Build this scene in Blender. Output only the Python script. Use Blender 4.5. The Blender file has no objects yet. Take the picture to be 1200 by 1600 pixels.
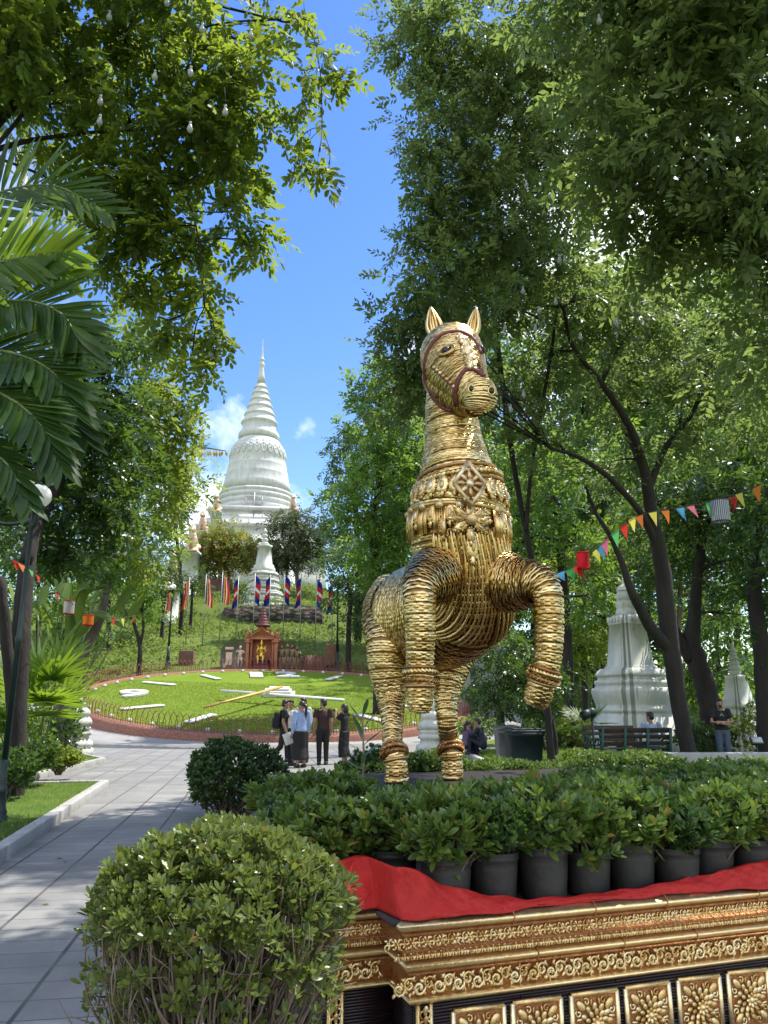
import bpy, bmesh, math, random
import numpy as np
from mathutils import Vector, Matrix

rng = np.random.default_rng(11)
random.seed(5)
SC = bpy.context.scene
COL = SC.collection
PI = math.pi

# ------------------------------------------------------------------ camera geometry (photo is 1200 x 1600)
FPX = 1202.0
EYE = 1.6
PITCH = math.radians(14.2)
CP, SP = math.cos(PITCH), math.sin(PITCH)


def ray(px, py):
    x, u = (px - 600.0) / FPX, (800.0 - py) / FPX
    return np.array([x, CP - u * SP, SP + u * CP])


def at(px, py, Y):
    d = ray(px, py)
    t = Y / d[1]
    return np.array([d[0] * t, Y, EYE + d[2] * t])


def onz(px, py, z):
    d = ray(px, py)
    t = (z - EYE) / d[2]
    return np.array([d[0] * t, d[1] * t, z])


def mpp(px, py, Y):
    return Y / ray(px, py)[1] / FPX


def nrm(v):
    v = np.asarray(v, float)
    return v / (np.linalg.norm(v, axis=-1, keepdims=True) + 1e-12)


# ------------------------------------------------------------------ mesh builder
class MB:
    def __init__(s):
        s.v, s.f, s.n, s.tc = [], [], 0, []

    def add(s, V, Fs, tc=None):
        V = np.asarray(V, float).reshape(-1, 3)
        if isinstance(Fs, np.ndarray):
            s.f.append(Fs + s.n)
        else:
            for f in Fs:
                s.f.append(np.asarray(f)[None, :] + s.n)
        s.v.append(V)
        s.tc.append(np.zeros((len(V), 3)) if tc is None else np.asarray(tc, float).reshape(-1, 3))
        s.n += len(V)
        return s

    def verts(s):
        return np.concatenate(s.v) if s.v else np.zeros((0, 3))


ORG = {}


def build(name, mb, mat=None, parent=None, smooth=True, loc=None, use_tc=False):
    """link the collected geometry as ONE mesh object; coordinates are world, shifted to the parent's base"""
    V = mb.verts()
    org = np.zeros(3)
    if parent is not None:
        org = ORG[parent.name]
    elif loc is not None:
        org = np.asarray(loc, float)
    me = bpy.data.meshes.new(name)
    V = (V - org).astype(np.float32)
    me.vertices.add(len(V))
    me.vertices.foreach_set('co', V.ravel())
    loops = np.concatenate([f.ravel() for f in mb.f]).astype(np.int32)
    tot = np.concatenate([np.full(len(f), f.shape[1], np.int32) for f in mb.f])
    start = np.concatenate([[0], np.cumsum(tot)[:-1]]).astype(np.int32)
    me.loops.add(len(loops))
    me.loops.foreach_set('vertex_index', loops)
    me.polygons.add(len(tot))
    me.polygons.foreach_set('loop_start', start)
    me.polygons.foreach_set('loop_total', tot)
    me.update(calc_edges=True)
    me.validate()
    if smooth:
        me.polygons.foreach_set('use_smooth', np.ones(len(me.polygons), bool))
    if use_tc:
        a = me.attributes.new('tc', 'FLOAT_VECTOR', 'POINT')
        a.data.foreach_set('vector', np.concatenate(mb.tc).astype(np.float32).ravel())
    if mat:
        me.materials.append(mat)
    o = bpy.data.objects.new(name, me)
    COL.objects.link(o)
    if parent is not None:
        o.parent = parent
        ORG[o.name] = org
    else:
        o.location = org
        ORG[o.name] = org
    return o


def tag(o, label=None, cat=None, group=None, kind=None):
    if label:
        o['label'] = label
    if cat:
        o['category'] = cat
    if group:
        o['group'] = group
    if kind:
        o['kind'] = kind
    return o


def thing(name, label, cat, loc=(0, 0, 0), group=None, rz=0.0):
    o = bpy.data.objects.new(name, None)
    o.empty_display_size = 0.1
    COL.objects.link(o)
    o.location = Vector([float(c) for c in loc])
    o.rotation_euler = (0, 0, rz)
    ORG[o.name] = np.asarray(loc, float)
    return tag(o, label, cat, group)


def dup(root, loc, rz=0.0, label=None, group=None, scale=1.0):
    r = root.copy()
    COL.objects.link(r)
    r.location = Vector([float(c) for c in loc])
    r.rotation_euler = (0, 0, rz)
    r.scale = (scale,) * 3 if not hasattr(scale, '__len__') else scale
    if label:
        r['label'] = label
    if group:
        r['group'] = group
    for ch in list(root.children):
        c = ch.copy()
        COL.objects.link(c)
        c.parent = r
        for g in list(ch.children):
            d = g.copy()
            COL.objects.link(d)
            d.parent = c
    return r


# ------------------------------------------------------------------ shapes
def spline(P, per=6):
    P = np.asarray(P, float)
    if len(P) < 3:
        t = np.linspace(0, 1, per + 1)[:, None]
        return P[0] * (1 - t) + P[1] * t
    E = np.concatenate([[2 * P[0] - P[1]], P, [2 * P[-1] - P[-2]]])
    out = []
    for i in range(1, len(E) - 2):
        p0, p1, p2, p3 = E[i - 1], E[i], E[i + 1], E[i + 2]
        for t in np.arange(per) / per:
            out.append(.5 * (2 * p1 + (p2 - p0) * t + (2 * p0 - 5 * p1 + 4 * p2 - p3) * t * t + (3 * p1 - p0 - 3 * p2 + p3) * t ** 3))
    out.append(P[-1])
    return np.array(out)


def nearer(L, f):
    return [tuple(q[:2]) + (q[2] * f,) + tuple(q[3:]) for q in L]


def frames(P, up=None):
    T = nrm(np.gradient(P, axis=0))
    ref = np.array([0, 0, 1.0]) if up is None else np.asarray(up, float)
    if abs(T[0] @ ref) > .95:
        ref = np.array([0, 1.0, 0]) if abs(T[0][1]) < .9 else np.array([1.0, 0, 0])
    N = np.zeros_like(P)
    n = nrm(ref - (ref @ T[0]) * T[0])
    for i in range(len(P)):
        n = nrm(n - (n @ T[i]) * T[i])
        N[i] = n
    return T, N, np.cross(T, N)


def ring_faces(m, n, closed=True):
    i = np.arange(m - 1)[:, None] * n
    j = np.arange(n if closed else n - 1)[None, :]
    k = (j + 1) % n
    return np.stack([i + j, i + k, i + n + k, i + n + j], -1).reshape(-1, 4)


def tube(mb, P, R, n=8, cap=True, sx=1.0, sy=1.0, up=None):
    P = np.asarray(P, float)
    R = np.broadcast_to(np.asarray(R, float), (len(P),))
    T, N, B = frames(P, up)
    th = np.arange(n) / n * 2 * PI
    V = P[:, None] + R[:, None, None] * (np.cos(th)[None, :, None] * sx * N[:, None] + np.sin(th)[None, :, None] * sy * B[:, None])
    L = np.concatenate([[0], np.cumsum(np.linalg.norm(np.diff(P, axis=0), axis=1))])
    tc = np.stack(np.broadcast_arrays(th[None, :] / (2 * PI), L[:, None], np.zeros((1, 1))), -1)
    mb.add(V, ring_faces(len(P), n), tc)
    if cap:
        b = len(P) * n
        mb.f.append(np.arange(n)[None, ::-1] + mb.n - b)
        mb.f.append(np.arange(n)[None, :] + mb.n - n)


def lathe(mb, prof, c=(0, 0, 0), n=24, ang=0.0, shape=None, cap=True):
    """prof: (radius, z); shape: optional unit cross-section (k,2)"""
    prof = np.asarray(prof, float)
    if shape is None:
        th = ang + np.arange(n) / n * 2 * PI
        shape = np.stack([np.cos(th), np.sin(th)], -1)
    else:
        n = len(shape)
        ca, sa = math.cos(ang), math.sin(ang)
        shape = shape @ np.array([[ca, sa], [-sa, ca]])
    V = np.zeros((len(prof), n, 3))
    V[:, :, :2] = prof[:, None, :1] * shape[None]
    V[:, :, 2] = prof[:, None, 1]
    mb.add(V + np.asarray(c, float), ring_faces(len(prof), n))
    if cap:
        b = len(prof) * n
        mb.f.append(np.arange(n)[None, ::-1] + mb.n - b)
        mb.f.append(np.arange(n)[None, :] + mb.n - n)


def rot(axis, a):
    return np.array(Matrix.Rotation(a, 3, axis))


def box(mb, c, s, R=None, bev=0.0):
    s = np.asarray(s, float) / 2
    if bev <= 0:
        V = np.array([[x, y, z] for x in (-1, 1) for y in (-1, 1) for z in (-1, 1)], float) * s
        Fs = [(0, 1, 3, 2), (4, 6, 7, 5), (0, 4, 5, 1), (2, 3, 7, 6), (0, 2, 6, 4), (1, 5, 7, 3)]
    else:
        bm = bmesh.new()
        bmesh.ops.create_cube(bm, size=2)
        for v in bm.verts:
            v.co = Vector([v.co[k] * s[k] for k in range(3)])
        bmesh.ops.bevel(bm, geom=list(bm.edges), offset=min(bev, .45 * 2 * min(s)), segments=2, affect='EDGES', profile=.5)
        bm.verts.index_update()
        V = np.array([v.co[:] for v in bm.verts])
        Fs = [tuple(v.index for v in f.verts) for f in bm.faces]
        bm.free()
    if R is not None:
        V = V @ np.asarray(R).T
    mb.add(V + np.asarray(c, float), Fs)


def ball(mb, c, r, n=12, m=8, R=None):
    r = np.broadcast_to(np.asarray(r, float), (3,))
    ph = np.linspace(-PI / 2, PI / 2, m + 1)[1:-1]
    th = np.arange(n) / n * 2 * PI
    V = np.stack([np.cos(ph)[:, None] * np.cos(th), np.cos(ph)[:, None] * np.sin(th), np.sin(ph)[:, None] + 0 * th], -1).reshape(-1, 3)
    V = np.concatenate([V, [[0, 0, -1], [0, 0, 1]]]) * r
    if R is not None:
        V = V @ np.asarray(R).T
    k = (m - 1) * n
    Fs = list(ring_faces(m - 1, n))
    Fs = [tuple(f) for f in Fs]
    for j in range(n):
        Fs.append((k, (j + 1) % n, j))
        Fs.append((k + 1, (m - 2) * n + j, (m - 2) * n + (j + 1) % n))
    mb.add(V + np.asarray(c, float), Fs)


def sheet(mb, P, tc=None):
    """grid of points (m,n,3)"""
    m, n = P.shape[:2]
    mb.add(P, ring_faces(m, n, False), tc)


def poly_prism(mb, pts, z0, z1, top=True, bottom=False):
    pts = np.asarray(pts, float)
    n = len(pts)
    z0 = np.broadcast_to(z0, (n,))
    z1 = np.broadcast_to(z1, (n,))
    V = np.concatenate([np.c_[pts, z0], np.c_[pts, z1]])
    Fs = [(i, (i + 1) % n, n + (i + 1) % n, n + i) for i in range(n)]
    if top:
        Fs.append(tuple(range(n, 2 * n)))
    if bottom:
        Fs.append(tuple(range(n))[::-1])
    mb.add(V, Fs)


def sweep_poly(mb, path, prof, closed=True):
    """profile (out, z) swept round a 2-D path (counter-clockwise seen from above, out = right hand side) with mitred corners"""
    path = np.asarray(path, float)
    n = len(path)
    d = nrm(np.roll(path, -1, 0) - path)
    o = np.stack([d[:, 1], -d[:, 0]], -1)
    if closed:
        op = np.roll(o, 1, 0)
    else:
        o[-1] = o[-2]
        op = np.concatenate([o[:1], o[:-1]])
    mi = (o + op)
    mi = mi / (np.sum(mi * o, -1, keepdims=True))
    prof = np.asarray(prof, float)
    V = np.zeros((n, len(prof), 3))
    V[:, :, :2] = path[:, None] + mi[:, None] * prof[None, :, :1]
    V[:, :, 2] = prof[None, :, 1]
    m = len(prof)
    i = np.arange(n if closed else n - 1)[:, None]
    k = (i + 1) % n
    j = np.arange(m - 1)[None, :]
    mb.add(V, np.stack([i * m + j, k * m + j, k * m + j + 1, i * m + j + 1], -1).reshape(-1, 4))


def scatter(mb, TV, TF, M, P, tcs=None):
    """template verts/faces placed N times: matrices M (N,3,3) act on column vectors"""
    N, T = len(P), len(TV)
    if N == 0:
        return
    V = np.einsum('nij,tj->nti', M, TV) + P[:, None]
    for TFk in TF:
        Fk = (np.arange(N)[:, None, None] * T + TFk[None]).reshape(-1, TFk.shape[1])
        mb.f.append(Fk + mb.n)
    mb.v.append(V.reshape(-1, 3))
    mb.tc.append(np.zeros((N * T, 3)))
    mb.n += N * T


def basis(d, n):
    """columns: side, dir, normal"""
    d = nrm(d)
    s = nrm(np.cross(d, n))
    n = np.cross(s, d)
    return np.stack([s, d, n], -1)


def rand_dir(n):
    return nrm(rng.normal(size=(n, 3)))


# leaf templates: y along the leaf, z up
LEAF5 = (np.array([[0, 0, 0], [-.5, .5, .1], [0, .5, 0], [.5, .5, .1], [0, 1, -.1]]), [np.array([[0, 2, 4, 1], [0, 3, 4, 2]])])
LEAFOV = (np.array([[0, 0, 0], [-.36, .28, .05], [-.5, .62, .06], [-.26, .9, .0], [0, 1, -.06], [.26, .9, .0], [.5, .62, .06], [.36, .28, .05], [0, .3, -.02], [0, .65, -.03]]),
          [np.array([[0, 8, 1, 1], [0, 7, 8, 8]])[:, :3], np.array([[8, 9, 2, 1], [8, 7, 6, 9], [9, 4, 3, 2], [9, 6, 5, 4]])])


def leaf_array(mb, P, D, Nn, L, W, tpl=LEAF5):
    M = basis(D, Nn)
    M = M * np.stack(np.broadcast_arrays(W, L, W), -1)[:, None, :]
    scatter(mb, tpl[0], tpl[1], M, P)


def sprays(mb, P, D, U, L, pairs, leaf, width, tpl=LEAF5, jitter=.25, curve=.25, spread=1.0):
    """pinnate sprays: N rachises at P along D (up U) of length L each with leaflets in pairs"""
    N = len(P)
    if N == 0:
        return
    L = np.broadcast_to(L, (N,))
    B = basis(D, U)
    s, d, n = B[:, :, 0], B[:, :, 1], B[:, :, 2]
    for j in range(pairs + 1):
        t = (j + .6) / (pairs + .6)
        pos = P + (L * t)[:, None] * d - (L * curve * t * t)[:, None] * n * .8
        for sd in ((-1, 1) if j < pairs else (0,)):
            a = spread * (.95 - .35 * t) if sd else 0
            dd = d * math.cos(a) + sd * s * math.sin(a) + rng.normal(size=(N, 3)) * jitter - n * curve * t * .6
            nn = n + rng.normal(size=(N, 3)) * jitter * 1.3
            sc = leaf * (.75 + .5 * rng.random(N)) * (1 - .25 * abs(t - .5))
            leaf_array(mb, pos, dd, nn, sc, sc * width, tpl)


# ------------------------------------------------------------------ materials
def nodes_of(m):
    m.use_nodes = True
    nt = m.node_tree
    nt.nodes.clear()
    return nt


def N_(nt, t, **kw):
    n = nt.nodes.new(t)
    for k, v in kw.items():
        if k.startswith('i_'):
            key = k[2:]
            n.inputs[int(key) if key.isdigit() else key.replace('_', ' ')].default_value = v
        else:
            setattr(n, k, v)
    return n


def ramp(nt, src, stops):
    r = nt.nodes.new('ShaderNodeValToRGB')
    el = r.color_ramp.elements
    while len(el) > 1:
        el.remove(el[-1])
    el[0].position = stops[0][0]
    el[0].color = (*stops[0][1], 1)
    for p, c in stops[1:]:
        e = el.new(p)
        e.color = (*c, 1)
    nt.links.new(src, r.inputs[0])
    return r.outputs[0]


def mixc(nt, fac, a, b, mode='MIX'):
    n = nt.nodes.new('ShaderNodeMix')
    n.data_type = 'RGBA'
    n.blend_type = mode
    for sock, v in ((n.inputs[0], fac), (n.inputs[6], a), (n.inputs[7], b)):
        if hasattr(v, 'is_output'):
            nt.links.new(v, sock)
        else:
            sock.default_value = v if not isinstance(v, (tuple, list)) else (*v, 1)[:4]
    return n.outputs[2]


def math_(nt, op, a, b=0.0, c=None, clamp=False):
    n = nt.nodes.new('ShaderNodeMath')
    n.operation = op
    n.use_clamp = clamp
    for i, v in enumerate((a, b) if c is None else (a, b, c)):
        if hasattr(v, 'is_output'):
            nt.links.new(v, n.inputs[i])
        else:
            n.inputs[i].default_value = v
    return n.outputs[0]


def noise(nt, co, scale, detail=4.0, rough=.6, dist=0.0):
    n = N_(nt, 'ShaderNodeTexNoise')
    n.inputs['Scale'].default_value = scale
    n.inputs['Detail'].default_value = detail
    n.inputs['Roughness'].default_value = rough
    n.inputs['Distortion'].default_value = dist
    if co is not None:
        nt.links.new(co, n.inputs['Vector'])
    return n.outputs['Fac']


def obco(nt):
    return N_(nt, 'ShaderNodeTexCoord').outputs['Object']


def mscale(nt, co, s):
    m = N_(nt, 'ShaderNodeMapping')
    m.inputs['Scale'].default_value = s
    nt.links.new(co, m.inputs['Vector'])
    return m.outputs[0]


def finish(nt, color, rough=.6, metal=0.0, bump=None, bstr=.3, bdist=.02, trans=0.0, tcol=None, spec=.5, sub=0):
    p = N_(nt, 'ShaderNodeBsdfPrincipled')
    out = N_(nt, 'ShaderNodeOutputMaterial')
    for key, v in (('Base Color', color), ('Roughness', rough), ('Metallic', metal), ('Specular IOR Level', spec)):
        if hasattr(v, 'is_output'):
            nt.links.new(v, p.inputs[key])
        else:
            p.inputs[key].default_value = v if not isinstance(v, (tuple, list)) else (*v, 1)[:4]
    if bump is not None:
        b = N_(nt, 'ShaderNodeBump')
        b.inputs['Strength'].default_value = bstr
        b.inputs['Distance'].default_value = bdist
        nt.links.new(bump, b.inputs['Height'])
        nt.links.new(b.outputs[0], p.inputs['Normal'])
    sh = p.outputs[0]
    if trans > 0:
        t = N_(nt, 'ShaderNodeBsdfTranslucent')
        if hasattr(tcol, 'is_output'):
            nt.links.new(tcol, t.inputs[0])
        else:
            t.inputs[0].default_value = (*tcol, 1)
        mx = N_(nt, 'ShaderNodeMixShader')
        mx.inputs[0].default_value = trans
        nt.links.new(sh, mx.inputs[1])
        nt.links.new(t.outputs[0], mx.inputs[2])
        sh = mx.outputs[0]
    nt.links.new(sh, out.inputs[0])
    return p


def pmat(name, a, b=None, rough=.6, metal=0.0, scale=6.0, bump=0.0, bscale=None, bdist=.01, island=False, spec=.5, detail=6.0, stretch=None):
    """two-tone noise material"""
    m = bpy.data.materials.new(name)
    nt = nodes_of(m)
    co = obco(nt)
    if stretch:
        co = mscale(nt, co, stretch)
    b = b or tuple(c * .75 for c in a)
    f = noise(nt, co, scale, detail)
    f = ramp(nt, f, [(.3, (0, 0, 0)), (.7, (1, 1, 1))])
    col = mixc(nt, f, b, a)
    if island:
        g = N_(nt, 'ShaderNodeNewGeometry').outputs['Random Per Island']
        col = mixc(nt, math_(nt, 'MULTIPLY', g, .55), col, tuple(c * .5 for c in b))
    bh = noise(nt, co, bscale or scale * 6, 5.0) if bump else None
    finish(nt, col, rough, metal, bh, bump, bdist, spec=spec)
    return m


def leafmat(name, dark, mid, light, tcol, trans=.4, rough=.45, clump=.6, spec=.4, odd=None):
    m = bpy.data.materials.new(name)
    nt = nodes_of(m)
    g = N_(nt, 'ShaderNodeNewGeometry').outputs['Random Per Island']
    cl = noise(nt, obco(nt), clump, 2.0)
    f = math_(nt, 'ADD', math_(nt, 'MULTIPLY', g, .55), math_(nt, 'MULTIPLY', cl, .6))
    f = math_(nt, 'SUBTRACT', f, .08)
    col = ramp(nt, f, [(.15, dark), (.5, mid), (.85, light)])
    if odd:
        col = mixc(nt, math_(nt, 'GREATER_THAN', g, odd[0]), col, odd[1])
    tc = mixc(nt, .75, col, tcol)
    finish(nt, col, rough, trans=trans, tcol=tc, spec=spec)
    return m
# ------------------------------------------------------------------ camera, sun, sky
cam = bpy.data.cameras.new('camera')
cam.sensor_fit = 'HORIZONTAL'
cam.sensor_width = 36.0
cam.lens = 36.0 * FPX / 1200.0
cam.clip_start = 0.05
cam.clip_end = 6000
co_ = bpy.data.objects.new('camera', cam)
COL.objects.link(co_)
co_.location = (0, 0, EYE)
co_.rotation_euler = (PI / 2 + PITCH, 0, 0)
SC.camera = co_

SUN_AZ, SUN_EL = math.radians(62), math.radians(62)
to_sun = Vector((math.sin(SUN_AZ) * math.cos(SUN_EL), math.cos(SUN_AZ) * math.cos(SUN_EL), math.sin(SUN_EL)))
sl = bpy.data.lights.new('sun', 'SUN')
sl.energy = 4.2
sl.angle = math.radians(0.53)
sl.color = (1.0, 0.95, 0.86)
so = bpy.data.objects.new('sun', sl)
so.rotation_euler = to_sun.to_track_quat('Z', 'Y').to_euler()
so.location = (20, 20, 60)
COL.objects.link(so)

W = bpy.data.worlds.new('World')
SC.world = W
W.use_nodes = True
nt = W.node_tree
nt.nodes.clear()
sky = N_(nt, 'ShaderNodeTexSky')
sky.sky_type = 'NISHITA'
sky.sun_disc = False
sky.sun_elevation = SUN_EL
sky.sun_rotation = SUN_AZ
sky.altitude = 30
sky.air_density = 1.3
sky.dust_density = 0.25
sky.ozone_density = 3.0
hsv = N_(nt, 'ShaderNodeHueSaturation')
hsv.inputs['Hue'].default_value = 0.514
hsv.inputs['Saturation'].default_value = 1.26
hsv.inputs['Value'].default_value = .95
nt.links.new(sky.outputs[0], hsv.inputs['Color'])
gen = N_(nt, 'ShaderNodeTexCoord').outputs['Generated']
cn = noise(nt, gen, 7.0, 9.0, .62, .3)
cn2 = noise(nt, gen, 2.6, 6.0, .6, .2)
acc = None
for (px, py, rad, amp) in ((345, 662, .06, .75), (478, 668, .05, .5), (300, 805, .09, 1.3), (650, 540, .035, .6), (455, 780, .04, .5),
                           (1010, 330, .25, 1.3), (1070, 560, .25, 1.3), (-350, 420, .3, .9), (1500, 300, .5, 1.0)):
    d = nrm(ray(px, py))
    vm = N_(nt, 'ShaderNodeVectorMath', operation='DISTANCE')
    nt.links.new(gen, vm.inputs[0])
    vm.inputs[1].default_value = d
    g = math_(nt, 'SUBTRACT', 1.0, math_(nt, 'DIVIDE', vm.outputs['Value'], rad), clamp=True)
    g = math_(nt, 'MULTIPLY', g, amp)
    acc = g if acc is None else math_(nt, 'ADD', acc, g)
for d, rad, amp in (((-.3, -1, .75), .75, 1.2), ((.6, -1, .5), .7, 1.1), ((-1, -.25, .6), .6, 1.0), ((.1, -.2, 1), .45, .9)):
    # unseen bright cloud added overhead and behind the viewer to fill the shade
    vm = N_(nt, 'ShaderNodeVectorMath', operation='DISTANCE')
    nt.links.new(gen, vm.inputs[0])
    vm.inputs[1].default_value = nrm(d)
    g = math_(nt, 'SUBTRACT', 1.0, math_(nt, 'DIVIDE', vm.outputs['Value'], rad), clamp=True)
    acc = math_(nt, 'ADD', acc, math_(nt, 'MULTIPLY', g, amp))
cl = math_(nt, 'ADD', math_(nt, 'MULTIPLY', acc, .42), math_(nt, 'MULTIPLY', math_(nt, 'SUBTRACT', cn, .5), 1.2))
cl = ramp(nt, cl, [(.05, (0, 0, 0)), (.42, (1, 1, 1))])
cl = math_(nt, 'MULTIPLY', cl, math_(nt, 'MULTIPLY', acc, 4.0, clamp=True), clamp=True)
skycol = mixc(nt, math_(nt, 'MULTIPLY', cl, .9), hsv.outputs[0], (8.5, 8.8, 9.3))
bg = N_(nt, 'ShaderNodeBackground')
bg.inputs[1].default_value = 0.135
nt.links.new(skycol, bg.inputs[0])
wo = N_(nt, 'ShaderNodeOutputWorld')
nt.links.new(bg.outputs[0], wo.inputs[0])

SC.view_settings.view_transform = 'Standard'
SC.view_settings.look = 'None'
SC.view_settings.exposure = 0.9
SC.view_settings.gamma = 1
SC.cycles.max_bounces = 8
SC.cycles.diffuse_bounces = 4
SC.cycles.glossy_bounces = 4
SC.cycles.transmission_bounces = 6
SC.cycles.transparent_max_bounces = 8
SC.cycles.use_denoising = True
SC.cycles.caustics_reflective = False
SC.cycles.caustics_refractive = False
SC.cycles.sample_clamp_indirect = 6.0

# ------------------------------------------------------------------ terrain
S = np.array([-20.3, 118.0])            # centre of the big white stupa
CC = np.array([-5.9, 44.5])             # centre of the floral clock
CR = 10.7
CT = nrm(S - CC)
CSL = .171


def clock_z(x, y):
    return 2.2 + CSL * ((x - CC[0]) * CT[0] + (y - CC[1]) * CT[1])


def terr(x, y):
    r = np.hypot(np.asarray(x) - S[0], np.asarray(y) - S[1])
    return np.interp(r, [0, 12, 20, 27, 33, 36.4, 37.4, 40, 52, 64, 76, 86, 400], [18, 18, 16.5, 14.6, 12.6, 12.1, 9.9, 9.4, 7.1, 3.7, 1.5, 0, 0])


def ground_z(x, y):
    z = terr(x, y)
    d = np.hypot(x - CC[0], y - CC[1])
    low = np.minimum(z, clock_z(x, y) - .35)
    return np.where(d < CR + .9, low, z)


mat_grass = bpy.data.materials.new('grass_ground')
nt = nodes_of(mat_grass)
co = obco(nt)
n1 = noise(nt, co, .35, 4)
n2 = noise(nt, co, 9.0, 8, .75)
c1 = ramp(nt, n1, [(.3, (.075, .12, .02)), (.55, (.15, .205, .035)), (.75, (.20, .225, .055))])
c2 = mixc(nt, math_(nt, 'MULTIPLY', n2, .6), c1, (.03, .05, .012))
finish(nt, c2, .9, bump=n2, bstr=.6, bdist=.08, spec=.2)

gx = np.concatenate([[-1500, -500, -200], np.linspace(-110, 90, 201), [150, 500, 1500]])
gy = np.concatenate([[-600, -100, -30], np.linspace(-12, 188, 201), [300, 700, 2500]])
X, Y = np.meshgrid(gx, gy, indexing='ij')
mb = MB()
sheet(mb, np.stack([X, Y, ground_z(X, Y)], -1))
tag(build('ground', mb, mat_grass), kind='structure')

# ------------------------------------------------------------------ pavement of pale slabs
PAV = math.radians(9.2)
mat_pave = bpy.data.materials.new('stone_slabs')
nt = nodes_of(mat_pave)
mp = N_(nt, 'ShaderNodeMapping')
mp.inputs['Rotation'].default_value = (0, 0, -PAV)
nt.links.new(obco(nt), mp.inputs['Vector'])
br = N_(nt, 'ShaderNodeTexBrick')
br.offset = 0.0
br.inputs['Scale'].default_value = 1.0
br.inputs['Mortar Size'].default_value = .008
br.inputs['Mortar Smooth'].default_value = .2
br.inputs['Brick Width'].default_value = .6
br.inputs['Row Height'].default_value = .3
br.inputs['Color1'].default_value = (.27, .265, .25, 1)
br.inputs['Color2'].default_value = (.20, .197, .19, 1)
br.inputs['Mortar'].default_value = (.07, .067, .06, 1)
nt.links.new(mp.outputs[0], br.inputs['Vector'])
br2 = N_(nt, 'ShaderNodeTexBrick')
br2.offset = 0.0
br2.inputs['Scale'].default_value = 1.0
br2.inputs['Mortar Size'].default_value = .015
br2.inputs['Brick Width'].default_value = .6
br2.inputs['Row Height'].default_value = 500.0
br2.inputs['Color1'].default_value = br2.inputs['Color2'].default_value = (1, 1, 1, 1)
br2.inputs['Mortar'].default_value = (.10, .10, .09, 1)
nt.links.new(mp.outputs[0], br2.inputs['Vector'])
st = noise(nt, mp.outputs[0], .8, 7, .7)
fine = noise(nt, mp.outputs[0], 60, 4, .7)
col = mixc(nt, 1.0, br.outputs['Color'], br2.outputs['Color'], 'MULTIPLY')
col = mixc(nt, ramp(nt, st, [(.35, (.8, .8, .8)), (.60, (0, 0, 0))]), col, (.13, .127, .118))
col = mixc(nt, math_(nt, 'MULTIPLY', fine, .3), col, (.24, .235, .22))
finish(nt, col, .75, bump=math_(nt, 'SUBTRACT', fine, math_(nt, 'MULTIPLY', br.outputs['Fac'], 3.0)), bstr=.35, bdist=.004)
mb = MB()
pv = np.array([(-16, -6), (9, -6), (9, 12.2), (3.1, 12.2), (2.7, 28), (6, 30.2), (6, 33), (-22, 36), (-22, 20), (-16, 16)], float)
mb.add(np.c_[pv, np.full(len(pv), .006)], [tuple(range(len(pv)))])
tag(build('pavement', mb, mat_pave, smooth=False), kind='structure')

mat_kerb = pmat('kerb_granite', (.40, .39, .365), (.30, .29, .27), .8, scale=3, bump=.25, bscale=90, bdist=.003)
mat_lawn = bpy.data.materials.new('lawn_turf')
nt = nodes_of(mat_lawn)
co = obco(nt)
n1 = noise(nt, co, 1.6, 5)
n2 = noise(nt, co, 45, 6, .8)
c1 = ramp(nt, n1, [(.3, (.075, .14, .018)), (.6, (.115, .19, .026)), (.8, (.15, .21, .035))])
c2 = mixc(nt, ramp(nt, n2, [(.35, (.75, .75, .75)), (.6, (0, 0, 0))]), c1, (.03, .06, .01))
finish(nt, c2, .9, bump=n2, bstr=.7, bdist=.03, spec=.2)


def kerb_run(pts, w=.16, h=.155, name='kerb', seg=.9, z=0.0):
    """row of kerb stones along a 2-D line, top corner on the line"""
    mb = MB()
    for a, b in zip(pts[:-1], pts[1:]):
        a, b = np.asarray(a, float), np.asarray(b, float)
        L = np.linalg.norm(b - a)
        n = max(1, int(round(L / seg)))
        ang = math.atan2(b[1] - a[1], b[0] - a[0])
        for i in range(n):
            c = a + (b - a) * (i + .5) / n
            box(mb, (c[0], c[1], z + h / 2 - .02 + rng.normal() * .002), (L / n - .008, w, h + .04), rot('Z', ang), .012)
    return tag(build(name, mb, mat_kerb, smooth=False), kind='structure')


def lawn_patch(pts, z, name='lawn'):
    mb = MB()
    poly_prism(mb, pts, .0, z)
    return tag(build(name, mb, mat_lawn, smooth=False), kind='structure')


mat_blade = leafmat('grass_blade', (.075, .13, .014), (.14, .21, .025), (.20, .26, .04), (.36, .46, .05), .35, .6, 1.5, .25)


def point_in(poly, P):
    poly = np.asarray(poly)
    r = np.zeros(len(P), bool)
    n = len(poly)
    for i in range(n):
        a, b = poly[i], poly[(i + 1) % n]
        c = ((a[1] > P[:, 1]) != (b[1] > P[:, 1])) & (P[:, 0] < (b[0] - a[0]) * (P[:, 1] - a[1]) / (b[1] - a[1] + 1e-12) + a[0])
        r ^= c
    return r


BLADE = (np.array([[-.5, 0, 0], [.5, 0, 0], [.35, .6, .12], [-.35, .6, .12], [0, 1, .4]]), [np.array([[0, 1, 2, 3]]), np.array([[3, 2, 4]])])


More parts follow.
